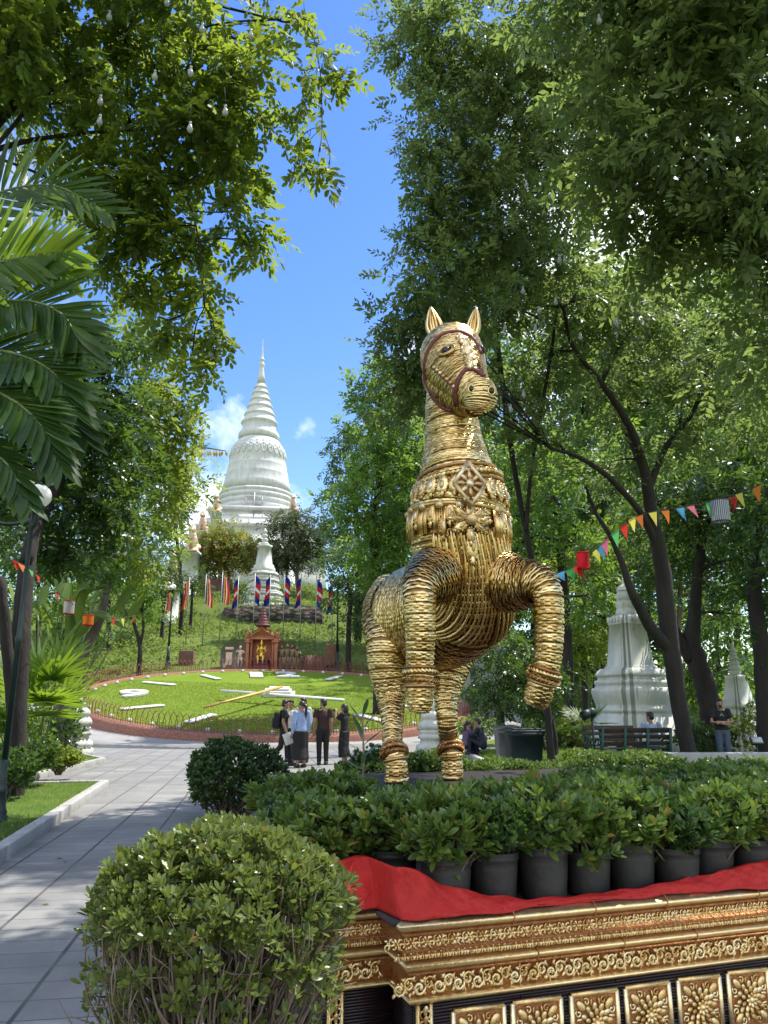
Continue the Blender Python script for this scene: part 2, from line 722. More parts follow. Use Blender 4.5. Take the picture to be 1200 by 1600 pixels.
def grass_on(poly, n, z, h, w, name='grass', zf=None):
    poly = np.asarray(poly)
    lo, hi = poly.min(0), poly.max(0)
    P = lo + rng.random((n, 2)) * (hi - lo)
    P = P[point_in(poly, P)]
    k = len(P)
    zz = np.full(k, z) if zf is None else zf(P[:, 0], P[:, 1])
    a = rng.random(k) * 2 * PI
    D = np.stack([np.cos(a) * .5, np.sin(a) * .5, np.full(k, .9)], -1) + rng.normal(size=(k, 3)) * .2
    Nn = np.stack([np.cos(a), np.sin(a), np.full(k, -.3)], -1)
    hh = h * (.5 + .8 * rng.random(k))
    mb = MB()
    leaf_array(mb, np.c_[P, zz], D, Nn, hh, np.full(k, w) * (.7 + .6 * rng.random(k)), BLADE)
    return tag(build(name, mb, mat_blade), kind='stuff')


# lawn beds beside the path on the near side
A, B_, C_ = onz(0, 1322, .15)[:2], onz(164, 1219, .15)[:2], onz(20, 1222, .15)[:2]
A0 = A - (B_ - A) * 1.3
C0 = C_ + (C_ - B_) * 3.0
bed1 = np.array([A0, A, B_, C_, C0, [-14, A0[1]]])
lawn_patch(bed1, .12)
kerb_run([A0, A, B_, C_, C0])
grass_on(bed1, 42000, .115, .075, .008)
D_, E_, G_ = onz(20, 1216, .15)[:2], onz(161, 1184, .15)[:2], onz(128, 1177, .15)[:2]
D0 = D_ + (D_ - E_) * 3.0
G0 = np.array([-18.0, G_[1] + 1.0])
bed2 = np.array([D0, D_, E_, G_, G0, [-20, D0[1]]])
lawn_patch(bed2, .12)
kerb_run([D0, D_, E_, G_])
grass_on(bed2, 36000, .115, .09, .012)
# lawn on the far side of the platform
bed3 = np.array([(3.1, 12.2), (30, 12.2), (45, 40), (8, 34.5), (6, 30.2), (2.7, 28)], float)
lawn_patch(bed3, .12)
kerb_run([(3.1, 12.2), (2.7, 28), (6, 30.2), (8, 34.5)])
grass_on(np.array([(3.1, 13.5), (17, 13.5), (26, 34), (8, 34), (6, 30), (2.9, 28)], float), 60000, .115, .10, .018)

# ------------------------------------------------------------------ floral clock
clock = thing('floral_clock', 'giant round lawn clock with white numerals, tilted up against the hill foot', 'clock', (CC[0], CC[1], clock_z(*CC)))
mat_clock_lawn = bpy.data.materials.new('mown_clock_lawn')
nt = nodes_of(mat_clock_lawn)
co = obco(nt)
n1 = noise(nt, co, .5, 6, .65)
n2 = noise(nt, co, 14, 7, .8)
c1 = ramp(nt, n1, [(.3, (.125, .20, .014)), (.55, (.17, .245, .02)), (.75, (.20, .255, .03))])
c2 = mixc(nt, ramp(nt, n2, [(.3, (.6, .6, .6)), (.62, (0, 0, 0))]), c1, (.05, .095, .01))
finish(nt, c2, .95, bump=n2, bstr=.6, bdist=.05, spec=.15)
mat_brick = bpy.data.materials.new('red_brick_kerb')
nt = nodes_of(mat_brick)
co = obco(nt)
n1 = noise(nt, mscale(nt, co, (3, 3, 9)), 3, 6)
finish(nt, ramp(nt, n1, [(.3, (.12, .045, .03)), (.5, (.24, .10, .065)), (.72, (.33, .17, .12))]), .85, bump=n1, bstr=.4, bdist=.02)
mat_white_mark = pmat('white_marker_paint', (.62, .61, .57), (.48, .47, .43), .7, scale=4)
mat_fence = pmat('maroon_hoop_iron', (.30, .075, .06), (.18, .045, .04), .5, scale=4)

th = np.arange(128) / 128 * 2 * PI
rr = np.array([0.01, 3, 6, 9, CR])
V = np.zeros((len(rr), 128, 3))
V[:, :, 0] = CC[0] + rr[:, None] * np.cos(th)
V[:, :, 1] = CC[1] + rr[:, None] * np.sin(th)
V[:, :, 2] = clock_z(V[:, :, 0], V[:, :, 1])
mb = MB()
mb.add(V, ring_faces(len(rr), 128))
build('lawn', mb, mat_clock_lawn, clock, smooth=False)
k = 2000
P = np.zeros((60000, 2))
a = rng.random(60000) * 2 * PI
r = CR * np.sqrt(rng.random(60000))
P = CC + np.stack([np.cos(a), np.sin(a)], -1) * r[:, None]
P = P[P[:, 1] < CC[1] + 4]
k = len(P)
a = rng.random(k) * 2 * PI
D = np.stack([np.cos(a) * .6, np.sin(a) * .6, np.full(k, .8)], -1)
mb = MB()
leaf_array(mb, np.c_[P, clock_z(P[:, 0], P[:, 1])], D, np.stack([np.cos(a), np.sin(a), np.full(k, -.3)], -1), .05 + .06 * rng.random(k), np.full(k, .03), BLADE)
tag(build('grass', mb, mat_blade, clock), kind='stuff')

mb = MB()
n = 160
th = np.arange(n) / n * 2 * PI
prof = [(CR - .06, -.3), (CR - .06, .10), (CR + .34, .10), (CR + .42, .02), (CR + .42, -.75)]
V = np.zeros((len(prof), n, 3))
for i, (r, dz) in enumerate(prof):
    V[i, :, 0] = CC[0] + r * np.cos(th)
    V[i, :, 1] = CC[1] + r * np.sin(th)
    V[i, :, 2] = clock_z(V[i, :, 0], V[i, :, 1]) + dz
mb.add(V, ring_faces(len(prof), n))
build('brick_kerb', mb, mat_brick, clock, smooth=False)


def on_clock(r, hour, dz=0.0):
    """point on the tilted dial; hour 12 is uphill"""
    ang = math.radians(90 - 30 * hour) + math.atan2(CT[1], CT[0]) - PI / 2
    x, y = CC[0] + r * math.cos(ang), CC[1] + r * math.sin(ang)
    return np.array([x, y, clock_z(x, y) + dz])


def dial_basis():
    u = nrm(np.array([CT[0], CT[1], CSL]))
    r = nrm(np.array([CT[1], -CT[0], 0]))
    return r, u, np.cross(r, u)


DR, DU, DN = dial_basis()
for hr in (1, 2, 3, 4, 5, 6, 7, 8, 10, 11):
    c = on_clock(8.0, hr, .07)
    o = on_clock(6.5, hr, .07)
    d = nrm(c - o)
    s = nrm(np.cross(d, DN))
    mb = MB()
    box(mb, c, (.42, 2.2, .06), np.stack([s, d, DN], -1), .01)
    build('hour_mark', mb, mat_white_mark, clock, smooth=False)


def text_mesh(txt, size, depth):
    cu = bpy.data.curves.new('t', 'FONT')
    cu.body = txt
    cu.size = size
    cu.extrude = depth
    cu.offset = size * .02
    cu.align_x = 'CENTER'
    cu.align_y = 'CENTER'
    o = bpy.data.objects.new('t', cu)
    COL.objects.link(o)
    bpy.context.view_layer.update()
    me = bpy.data.meshes.new_from_object(o.evaluated_get(bpy.context.evaluated_depsgraph_get()))
    V = np.array([v.co[:] for v in me.vertices])
    Fs = [tuple(p.vertices) for p in me.polygons]
    bpy.data.objects.remove(o)
    bpy.data.curves.remove(cu)
    bpy.data.meshes.remove(me)
    return V, Fs


R3 = np.stack([DR, DU, DN], -1)
mb = MB()
V, Fs = text_mesh('9', 3.3, .05)
mb.add(V @ R3.T + on_clock(7.9, 9, .08), Fs)
build('numeral', mb, mat_white_mark, clock, smooth=False)
V, Fs = text_mesh('2', 3.3, .05)
mb = MB()
mb.add(V @ R3.T + on_clock(8.1, 12, .08) + DR * 1.0, Fs)
build('numeral', mb, mat_white_mark, clock, smooth=False)
mb = MB()
box(mb, on_clock(8.1, 12, .07) - DR * 1.05, (.85, 2.3, .09), R3, .01)
build('numeral', mb, mat_white_mark, clock, smooth=False)
# centre slabs and hands
hub = on_clock(0, 0)
mb = MB()
for i, (w, d_, h, off) in enumerate(((1.75, 1.5, .15, (0, 0)), (1.5, 1.25, .13, (-.08, .06)), (1.15, .95, .12, (0, .1)))):
    z = (.02, .18, .32)[i]
    box(mb, hub + DN * (z + h / 2) + DR * off[0] + DU * off[1], (w, d_, h), R3 @ rot('Z', math.radians(-6)), .03)
build('hub', mb, mat_white_mark, clock, smooth=False)


def dial_hand(name, p0, p1, w, h, m, taper=.5):
    p0, p1 = np.asarray(p0), np.asarray(p1)
    d = nrm(p1 - p0)
    s = nrm(np.cross(d, DN))
    mb = MB()
    V = []
    for p, ww in ((p0, w * taper), (p0 * .3 + p1 * .7, w), (p1, w * .75)):
        for a, b in ((-1, -1), (1, -1), (1, 1), (-1, 1)):
            V.append(p + s * a * ww / 2 + DN * b * h / 2)
    Fs = [tuple(f) for f in ring_faces(3, 4)] + [(3, 2, 1, 0), (8, 9, 10, 11)]
    mb.add(np.array(V), Fs)
    build(name, mb, m, clock, smooth=False)


def dialpt(px, py, lift):
    d = ray(px, py)
    o = np.array([0, 0, EYE])
    p0 = hub + DN * lift
    t = ((p0 - o) @ DN) / (d @ DN)
    return o + d * t


mat_hand_y = pmat('yellow_hand_paint', (.62, .40, .10), (.5, .3, .07), .5, scale=3)
dial_hand('clock_hand', dialpt(345, 1079, .5), dialpt(537, 1094, .5), .36, .11, mat_white_mark, .5)
dial_hand('clock_hand', dialpt(318, 1105.5, .7), dialpt(440, 1073, .7), .2, .09, mat_hand_y, .35)
# hoop fence on the kerb, with two gate posts where it changes panel
mb = MB()
n_h = 230
for i in range(n_h):
    t0 = 2 * PI * i / n_h
    P = []
    for t, z in ((-.55, -.05), (-.5, .34), (-.28, .60), (0, .74), (.28, .60), (.5, .34), (.55, -.05)):
        tt = t0 + t * 2 * PI / n_h * 1.35
        x, y = CC[0] + (CR + .22) * math.cos(tt), CC[1] + (CR + .22) * math.sin(tt)
        P.append((x, y, clock_z(x, y) + .10 + z))
    tube(mb, P, .017, 4, cap=False)
for zz in (.12,):
    tt = np.linspace(0, 2 * PI, 200)
    x, y = CC[0] + (CR + .22) * np.cos(tt), CC[1] + (CR + .22) * np.sin(tt)
    tube(mb, np.stack([x, y, clock_z(x, y) + .1 + zz], -1), .014, 4, cap=False)
build('hoop_fence', mb, mat_fence, clock)
# walkway ring round the clock
mb = MB()
th = np.linspace(0, 2 * PI, 161)[:-1]
V = np.zeros((4, 160, 3))
for i, (r, dz) in enumerate(((CR + .40, 0), (CR + 1.6, 0), (CR + 2.7, 0), (CR + 2.72, -.4))):
    V[i, :, 0] = CC[0] + r * np.cos(th)
    V[i, :, 1] = CC[1] + r * np.sin(th)
    V[i, :, 2] = np.maximum(.15, np.minimum(terr(V[i, :, 0], V[i, :, 1]) + .10, clock_z(V[i, :, 0], V[i, :, 1]) - .02)) + dz
sel = ring_faces(4, 160)
mid = CC[1] + 4.5
keep = V.reshape(-1, 3)[sel].mean(1)[:, 1] < mid
mb.add(V, sel[keep])
mat_walk = pmat('walkway_concrete', (.31, .30, .28), (.23, .225, .21), .85, scale=1.2, bump=.3, bscale=40, bdist=.004)
tag(build('walkway', mb, mat_walk, smooth=False), kind='structure')
# white ball stones round the dial
mb = MB()
ball(mb, (0, 0, .07), (.115, .115, .105), 10, 6)
stone0 = build('ball_stone', mb, mat_white_mark)
LBL = 'small white painted ball stone on the rim of the lawn clock'
tag(stone0, LBL, 'stone', 'white ball stones round the lawn clock')
n_s = 46
for i in range(n_s):
    tt = 2 * PI * (i + .3) / n_s
    x, y = CC[0] + (CR - .45) * math.cos(tt), CC[1] + (CR - .45) * math.sin(tt)
    o = stone0 if i == 0 else stone0.copy()
    if i:
        COL.objects.link(o)
    o.location = (x, y, clock_z(x, y))
# ------------------------------------------------------------------ white stupas
def redent(k=2, cut=.2):
    """unit square with k redented steps at each corner"""
    pts = []
    c = cut
    quad = [(1, -(1 - c))]
    # one corner going counter-clockwise from the right side to the top side
    st = c / k
    x, y = 1.0, 1.0 - c
    corner = [(x, y)]
    for i in range(k):
        x -= st
        corner.append((x, y))
        y += st
        corner.append((x, y))
    for q in range(4):
        a = q * PI / 2
        ca, sa = math.cos(a), math.sin(a)
        for (x, y) in corner:
            pts.append((x * ca - y * sa, x * sa + y * ca))
    return np.array(pts)


def white_mat(name, tint=(.72, .72, .68), dirt=(.42, .41, .36)):
    m = bpy.data.materials.new(name)
    nt = nodes_of(m)
    co = obco(nt)
    st = noise(nt, mscale(nt, co, (1.2, 1.2, .22)), 1.6, 8, .7)
    fl = noise(nt, co, .7, 6, .65)
    fine = noise(nt, co, 18, 6, .7)
    f = math_(nt, 'ADD', math_(nt, 'MULTIPLY', st, .65), math_(nt, 'MULTIPLY', fl, .5))
    c = mixc(nt, ramp(nt, f, [(.52, (0, 0, 0)), (.74, (.7, .7, .7))]), tint, dirt)
    mould = noise(nt, mscale(nt, co, (2.6, 2.6, .30)), 1.3, 9, .75)
    c = mixc(nt, ramp(nt, mould, [(.585, (0, 0, 0)), (.68, (.75, .75, .75))]), c, tuple(q * .42 for q in dirt))
    finish(nt, c, .85, bump=fine, bstr=.3, bdist=.012, spec=.3)
    return m


mat_st_main = white_mat('weathered_white_plaster', (.60, .60, .565), (.40, .395, .36))
mat_st = white_mat('white_plaster', (.62, .625, .56), (.36, .36, .29))
mat_dark = pmat('dark_opening', (.012, .012, .013), None, .8)
mat_salmon = pmat('salmon_statue_paint', (.72, .52, .40), (.58, .38, .27), .7, scale=4)
mat_gold_st = pmat('gold_statue', (.80, .52, .10), (.6, .36, .05), .3, metal=.85, scale=8)


def zat(px, py, Y):
    return at(px, py, Y)[2]


def tier(mb, c, Y, rows, shape=None, n=48, ang=0.0):
    """rows (py in photo px, half width in metres)"""
    lathe(mb, [(hw, zat(c[2], py, Y)) for py, hw in rows], (c[0], c[1], 0), n, ang, shape)


def bead(py0, py1, r0, r1, bulge, k=4):
    """one rounded moulding as rows"""
    out = []
    for i in range(k + 1):
        t = i / k
        out.append((py0 + (py1 - py0) * t, r0 + (r1 - r0) * t + bulge * math.sin(PI * t)))
    return out


YS = S[1]
mS = mpp(397, 750, YS)            # metres per photo pixel at the stupa
root = thing('great_stupa', 'huge white bell shaped stupa with ringed spire on the hilltop', 'stupa', (S[0], S[1], 25))
cx = (S[0], S[1], 398)
c4 = lambda y: 520 + y / 2.965     # crop row to photo row
mw = mS / 2.965 * 1.05
mb = MB()
rows = [(c4(30), .015), (c4(62), .05), (c4(66), 2.2 * mw), (c4(110), 5.5 * mw)]
tier(mb, cx, YS, [(r[0], r[1]) for r in rows] + bead(c4(118), c4(132), 7 * mw, 8 * mw, 4 * mw) + bead(c4(136), c4(160), 8 * mw, 9 * mw, 4 * mw)
     + [(c4(165), 9 * mw), (c4(200), 14 * mw), (c4(235), 19 * mw)])
build('spire', mb, mat_st_main, root)
rows = []
ys = [238, 262, 290, 322, 355, 392, 430]
rs = [22, 30, 38, 47, 57, 68, 80]
for i in range(6):
    y0, y1, r0, r1 = ys[i], ys[i + 1], rs[i], rs[i + 1]
    rows += [(c4(y0), (r0 - 4) * mw), (c4(y0 + (y1 - y0) * .3), (r0 + 1) * mw), (c4(y0 + (y1 - y0) * .55), (r1 - 5) * mw),
             (c4(y0 + (y1 - y0) * .72), (r1 + 1) * mw), (c4(y0 + (y1 - y0) * .85), (r1 + 1.5) * mw), (c4(y1 - 1), (r1 - 4) * mw)]
rows += [(c4(436), 74 * mw), (c4(455), 74 * mw), (c4(463), 82 * mw), (c4(475), 90 * mw), (c4(492), 91 * mw), (c4(500), 84 * mw)]
mb = MB()
tier(mb, cx, YS, rows, n=56)
build('ring_stack', mb, mat_st_main, root)
mb = MB()
rows = [(c4(499), 80 * mw), (c4(508), 92 * mw), (c4(525), 104 * mw), (c4(545), 114 * mw), (c4(560), 119 * mw), (c4(592), 124 * mw), (c4(596), 122 * mw), (c4(625), 128 * mw),
        (c4(627), 129 * mw), (c4(630), 128.5 * mw), (c4(665), 135 * mw), (c4(668), 136.5 * mw), (c4(671), 136 * mw), (c4(710), 144 * mw), (c4(714), 146 * mw), (c4(717), 145.5 * mw), (c4(748), 154 * mw)]
tier(mb, cx, YS, rows, n=64)
bell = build('bell', mb, mat_st_main, root)
# relief garland on the shoulder of the bell
mb = MB()
for i in range(26):
    a = i / 26 * 2 * PI
    da = .095
    P = []
    for t, py in ((-1, 548), (-.8, 570), (0, 588), (.8, 570), (1, 548)):
        r = np.interp(c4(py), [c4(545), c4(560), c4(592)], [114 * mw, 119 * mw, 124 * mw]) + .05
        P.append((S[0] + r * math.cos(a + t * da), S[1] + r * math.sin(a + t * da), zat(398, c4(py), YS)))
    tube(mb, spline(P, 4), .11, 5)
    for py, q in ((545, .17), (530, .12), (562, .14)):
        r = np.interp(c4(py), [c4(508), c4(525), c4(545), c4(560), c4(592)], [92 * mw, 104 * mw, 114 * mw, 119 * mw, 124 * mw])
        ball(mb, (S[0] + r * math.cos(a), S[1] + r * math.sin(a), zat(398, c4(py), YS)), q, 6, 5)
build('relief_band', mb, mat_st_main, root)
mb = MB()
tier(mb, cx, YS, bead(c4(749), c4(768), 152 * mw, 156 * mw, 8 * mw) + bead(c4(770), c4(792), 156 * mw, 158 * mw, 9 * mw) + bead(c4(794), c4(818), 157 * mw, 160 * mw, 9 * mw)
     + bead(c4(820), c4(842), 160 * mw, 162 * mw, 8 * mw) + [(c4(850), 166 * mw)], n=64)
build('bell_moulding', mb, mat_st_main, root)
sq = redent(2, .22)
mb = MB()
tier(mb, cx, YS, [(c4(848), 170 * mw), (c4(852), 190 * mw), (c4(866), 192 * mw), (c4(870), 180 * mw), (c4(896), 178 * mw), (c4(900), 192 * mw), (c4(912), 200 * mw), (c4(930), 202 * mw),
                  (c4(934), 235 * mw), (c4(945), 237 * mw), (c4(950), 226 * mw), (c4(1010), 228 * mw), (c4(1020), 245 * mw), (c4(1034), 262 * mw),
                  (c4(1040), 262 * mw), (c4(1050), 300 * mw), (c4(1062), 302 * mw), (c4(1070), 290 * mw), (c4(1170), 300 * mw), (c4(1260), 305 * mw)], sq, ang=.12)
build('tiered_base', mb, mat_st_main, root, smooth=False)
for (px, py, w, h, dr) in ((424, 743, 13, 11, 152), (454, 808, 26, 13, 166), (296, 838, 13, 10, 160), (236, 908, 12, 9, 204), (292, 909, 14, 9, 204), (381, 912, 20, 9, 204)):
    p = at(250 + px / 2.965, c4(py), YS)
    x = p[0] - S[0]
    yy = S[1] - (math.sqrt(max(0, (dr * mw) ** 2 - x * x)) if dr < 200 else dr * mw) - .02
    mb = MB()
    # the hole stands where its own sight line meets the wall
    p = at(250 + px / 2.965, c4(py), yy)
    box(mb, p, (w * mw, .5, h * mw), bev=.03)
    build('window', mb, mat_dark, root, smooth=False)
p = at(250 + 435 / 2.965, c4(800), YS - 168 * mw - .4)
mat_steel = pmat('galvanised_steel', (.35, .36, .37), None, .4, metal=.6)
fr = thing('light_frame', 'thin square steel light frame on a post before the white bell', 'light frame', (p[0], p[1], zat(398, c4(880), YS)))
mb = MB()
z0 = zat(398, c4(880), YS)
zt, zb = p[2] + 38 * mw, p[2] - 30 * mw
tube(mb, [(p[0], p[1], z0 - 1.5), (p[0], p[1], zt + .6)], .09, 6)
build('post', mb, mat_steel, fr)
for zz in (zt, zb):
    mb = MB()
    tube(mb, [(p[0] - 34 * mw, p[1], zz), (p[0] + 34 * mw, p[1], zz)], .06, 5)
    build('cross_bar', mb, mat_steel, fr)
for sx in (-1, 1):
    mb = MB()
    tube(mb, [(p[0] + sx * 34 * mw, p[1], zb), (p[0] + sx * 34 * mw, p[1], zt)], .06, 5)
    build('upright', mb, mat_steel, fr)

# smaller stupa above the shrine
Y2 = 86.0
m2 = mpp(410, 900, Y2) / 2.965
p = at(250 + 474 / 2.965, c4(1262), Y2)
root = thing('small_stupa', 'slender pale stupa with beaded finial above the rough stone retaining wall', 'stupa', p)
c2_ = (p[0], p[1], 411)
mb = MB()
tier(mb, c2_, Y2, [(c4(905), 2 * m2)] + bead(c4(912), c4(930), 4 * m2, 7 * m2, 6 * m2) + bead(c4(931), c4(950), 7 * m2, 9 * m2, 6 * m2) + bead(c4(951), c4(968), 8 * m2, 12 * m2, 7 * m2) + bead(c4(969), c4(984), 12 * m2, 18 * m2, 5 * m2), n=16)
build('finial', mb, mat_st, root)
mb = MB()
tier(mb, c2_, Y2, [(c4(984), 20 * m2), (c4(986), 33 * m2), (c4(994), 33 * m2), (c4(998), 27 * m2), (c4(1072), 35 * m2), (c4(1078), 42 * m2), (c4(1086), 43 * m2), (c4(1092), 47 * m2), (c4(1112), 52 * m2)], redent(2, .5), ang=.5)
build('body', mb, mat_st, root, smooth=False)
mb = MB()
rr2 = [(c4(1110), 54 * m2)]
for y0, y1, r0, r1 in ((1112, 1140, 56, 62), (1142, 1172, 60, 68), (1174, 1204, 66, 80), (1206, 1236, 78, 92), (1238, 1266, 90, 108)):
    rr2 += [(c4(y0), r0 * m2), (c4(y0 + 6), (r0 + 6) * m2), (c4(y0 + 12), (r0 + 6) * m2), (c4(y0 + 14), (r0 - 2) * m2), (c4(y1 - 8), (r0 + 1) * m2), (c4(y1), r1 * m2)]
rr2 += [(c4(1290), 110 * m2)]
tier(mb, c2_, Y2, rr2, redent(2, .45), ang=.5)
build('stepped_base', mb, mat_st, root, smooth=False)

mat_mildew_shade = white_mat('mildewed_shaded_plaster', (.27, .29, .235), (.14, .16, .115))  # darker plaster for recessed corners: algae stain plus their shade painted in


def rebate_stain_shade(o, n=20):
    """the recessed corner faces carry mildew, with their recess shade put into the same colour"""
    o.data.materials.append(mat_mildew_shade)
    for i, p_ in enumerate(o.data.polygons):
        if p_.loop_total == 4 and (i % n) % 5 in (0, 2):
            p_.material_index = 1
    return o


# two stupas on the lawn
c7 = lambda y: 880 + y / 4.0
Y3 = 26.0
m3 = mpp(985, 1050, Y3) / 4
p = at(900 + 372 / 4, c7(1060), Y3)
root = thing('lawn_stupa', 'big cream white stupa with redented corners behind the green bench', 'stupa', (p[0], p[1], .1))
c3_ = (p[0], p[1], 985)
mb = MB()
tier(mb, c3_, Y3, [(c7(72), 2 * m3), (c7(110), 9 * m3), (c7(132), 17 * m3)] + bead(c7(134), c7(160), 24 * m3, 46 * m3, 4 * m3) + bead(c7(161), c7(180), 46 * m3, 44 * m3, 9 * m3) + bead(c7(182), c7(232), 46 * m3, 56 * m3, 10 * m3)
     + bead(c7(234), c7(285), 54 * m3, 58 * m3, 7 * m3) + bead(c7(287), c7(326), 58 * m3, 66 * m3, 4 * m3), n=28)
build('spire', mb, mat_st, root)
A3 = .42
mb = MB()
tier(mb, c3_, Y3, [(c7(326), 70 * m3), (c7(340), 84 * m3), (c7(376), 98 * m3), (c7(384), 100 * m3), (c7(388), 92 * m3), (c7(640), 118 * m3), (c7(650), 128 * m3), (c7(664), 140 * m3)], redent(2, .34), ang=A3)
rebate_stain_shade(build('body', mb, mat_st, root, smooth=False))
mb = MB()
tier(mb, c3_, Y3, [(c7(660), 150 * m3), (c7(672), 166 * m3), (c7(694), 182 * m3), (c7(704), 184 * m3), (c7(710), 174 * m3), (c7(730), 172 * m3), (c7(736), 188 * m3), (c7(756), 191 * m3), (c7(762), 184 * m3),
                  (c7(778), 190 * m3), (c7(786), 205 * m3), (c7(806), 208 * m3), (c7(850), 200 * m3), (c7(880), 190 * m3), (c7(906), 186 * m3), (c7(912), 194 * m3), (c7(925), 196 * m3), (c7(932), 188 * m3), (c7(950), 190 * m3), (c7(960), 200 * m3),
                  (c7(1040), 206 * m3), (c7(1056), 218 * m3), (c7(1190), 220 * m3)], redent(2, .34), ang=A3)
rebate_stain_shade(build('stepped_base', mb, mat_st, root, smooth=False))
mb = MB()
for q in range(4):
    a = q * PI / 2 + A3
    for t in np.linspace(-.6, .6, 5):
        cth, sth = math.cos(a), math.sin(a)
        rr_ = 96 * m3
        ball(mb, (p[0] + rr_ * (cth - t * sth), p[1] + rr_ * (sth + t * cth), zat(985, c7(358), Y3)), (.07, .07, .12), 6, 5)
build('shoulder_relief', mb, mat_st, root)

Y4 = 25.0
m4 = mpp(1148, 1100, Y4) / 4
p = at(900 + 1045 / 4, c7(1135), Y4)
root = thing('lawn_stupa', 'slim white stupa with tall needle spire behind the standing man', 'stupa', (p[0], p[1], .1))
c4_ = (p[0], p[1], 1148)
mb = MB()
rows = [(c7(430), 1 * m4), (c7(480), 6 * m4), (c7(528), 11 * m4)]
for y0, y1, r0, r1 in ((530, 552, 12, 16), (553, 578, 15, 21), (579, 606, 19, 26), (607, 636, 24, 31), (637, 664, 29, 37), (665, 698, 26, 36)):
    rows += bead(c7(y0), c7(y1), r0 * m4, r1 * m4, 4 * m4)
tier(mb, c4_, Y4, rows, n=20)
build('spire', mb, mat_st, root)
mb = MB()
tier(mb, c4_, Y4, [(c7(698), 40 * m4), (c7(706), 52 * m4), (c7(722), 56 * m4), (c7(726), 53 * m4), (c7(878), 78 * m4), (c7(886), 86 * m4), (c7(900), 86 * m4), (c7(904), 80 * m4), (c7(930), 82 * m4), (c7(940), 90 * m4), (c7(950), 90 * m4), (c7(956), 84 * m4),
                  (c7(985), 88 * m4), (c7(1000), 108 * m4), (c7(1014), 112 * m4), (c7(1040), 98 * m4), (c7(1080), 98 * m4), (c7(1095), 112 * m4), (c7(1120), 122 * m4), (c7(1140), 126 * m4), (c7(1200), 128 * m4)], redent(2, .34), ang=.36)
rebate_stain_shade(build('body', mb, mat_st, root, smooth=False))

# white baluster newel beside the left lawn
p = onz(118, 1176, .12)
Yn = p[1]
mn = mpp(118, 1130, Yn)
root = thing('newel_post', 'white carved newel post with a turned spire beside the fan palm', 'newel', p)
mb = MB()
rows = []
for y0, r in ((1062, .8), (1072, 3), (1078, 5.5), (1083, 4), (1088, 6), (1096, 8), (1106, 10.5)):
    rows.append((y0, r * mn))
tier(mb, (p[0], p[1], 118), Yn, rows, n=16)
build('finial', mb, mat_st, root)
mb = MB()
rows = []
for y0, y1, r0, r1 in ((1106, 1118, 11, 15), (1119, 1133, 14, 19), (1134, 1141, 15, 17)):
    rows += bead(y0, y1, r0 * mn, r1 * mn, 3 * mn)
rows += [(1143, 20 * mn), (1148, 21 * mn), (1150, 17 * mn), (1156, 18 * mn), (1159, 23 * mn), (1165, 24 * mn), (1168, 21 * mn), (1170, 25 * mn), (1182, 25 * mn)]
tier(mb, (p[0], p[1], 118), Yn, rows, redent(2, .5), ang=.3)
build('base', mb, mat_st, root, smooth=False)
# its twin between the horse's hind legs
p2 = np.array([at(676, 1150, Yn)[0], Yn, .01])
o = dup(root, p2, .2, 'white carved newel post seen between the horse hind legs')

# ------------------------------------------------------------------ statues on the stupa terraces
def remesh(mb, voxel, name='tmp', smooth_it=2):
    o = build(name, mb)
    o.modifiers.new('r', 'REMESH').mode = 'VOXEL'
    o.modifiers['r'].voxel_size = voxel
    if smooth_it:
        s = o.modifiers.new('s', 'SMOOTH')
        s.iterations = smooth_it
        s.factor = .5
    bpy.context.view_layer.update()
    me = bpy.data.meshes.new_from_object(o.evaluated_get(bpy.context.evaluated_depsgraph_get()))
    old = o.data
    V = np.zeros(len(me.vertices) * 3, np.float32)
    me.vertices.foreach_get('co', V)
    V = V.reshape(-1, 3).astype(float)
    lt = np.zeros(len(me.polygons), np.int32)
    me.polygons.foreach_get('loop_total', lt)
    lv = np.zeros(len(me.loops), np.int32)
    me.loops.foreach_get('vertex_index', lv)
    out = MB()
    if (lt == 4).all():
        out.add(V, lv.reshape(-1, 4))
    else:
        Fs, k = [], 0
        for t in lt:
            Fs.append(tuple(lv[k:k + t]))
            k += t
        out.add(V, Fs)
    bpy.data.objects.remove(o)
    bpy.data.meshes.remove(old)
    bpy.data.meshes.remove(me)
    return out


def lion_mesh(s):
    mb = MB()
    tube(mb, np.array([(0, .35, .35), (0, .1, .55), (0, -.22, 1.0), (0, -.3, 1.25)]) * s, np.array([.34, .36, .32, .26]) * s, 12)
    ball(mb, np.array((0, -.36, 1.5)) * s, np.array((.27, .28, .29)) * s)
    ball(mb, np.array((0, -.6, 1.43)) * s, np.array((.15, .16, .13)) * s)
    for sx in (-1, 1):
        tube(mb, np.array([(sx * .2, -.35, .95), (sx * .2, -.42, .4), (sx * .2, -.45, .08), (sx * .2, -.6, .06)]) * s, np.array([.13, .11, .1, .09]) * s, 8)
        tube(mb, np.array([(sx * .3, .3, .4), (sx * .34, -.1, .3), (sx * .32, -.3, .1)]) * s, np.array([.24, .17, .1]) * s, 8)
        ball(mb, np.array((sx * .17, -.33, 1.78)) * s, np.array((.07, .05, .1)) * s, 8, 5)
    tube(mb, np.array([(0, .5, .2), (0, .65, .5), (0, .55, .95)]) * s, np.array([.07, .06, .08]) * s, 6)
    box(mb, np.array((0, 0, .0)) * s, np.array((.9, 1.3, .14)) * s)
    return mb


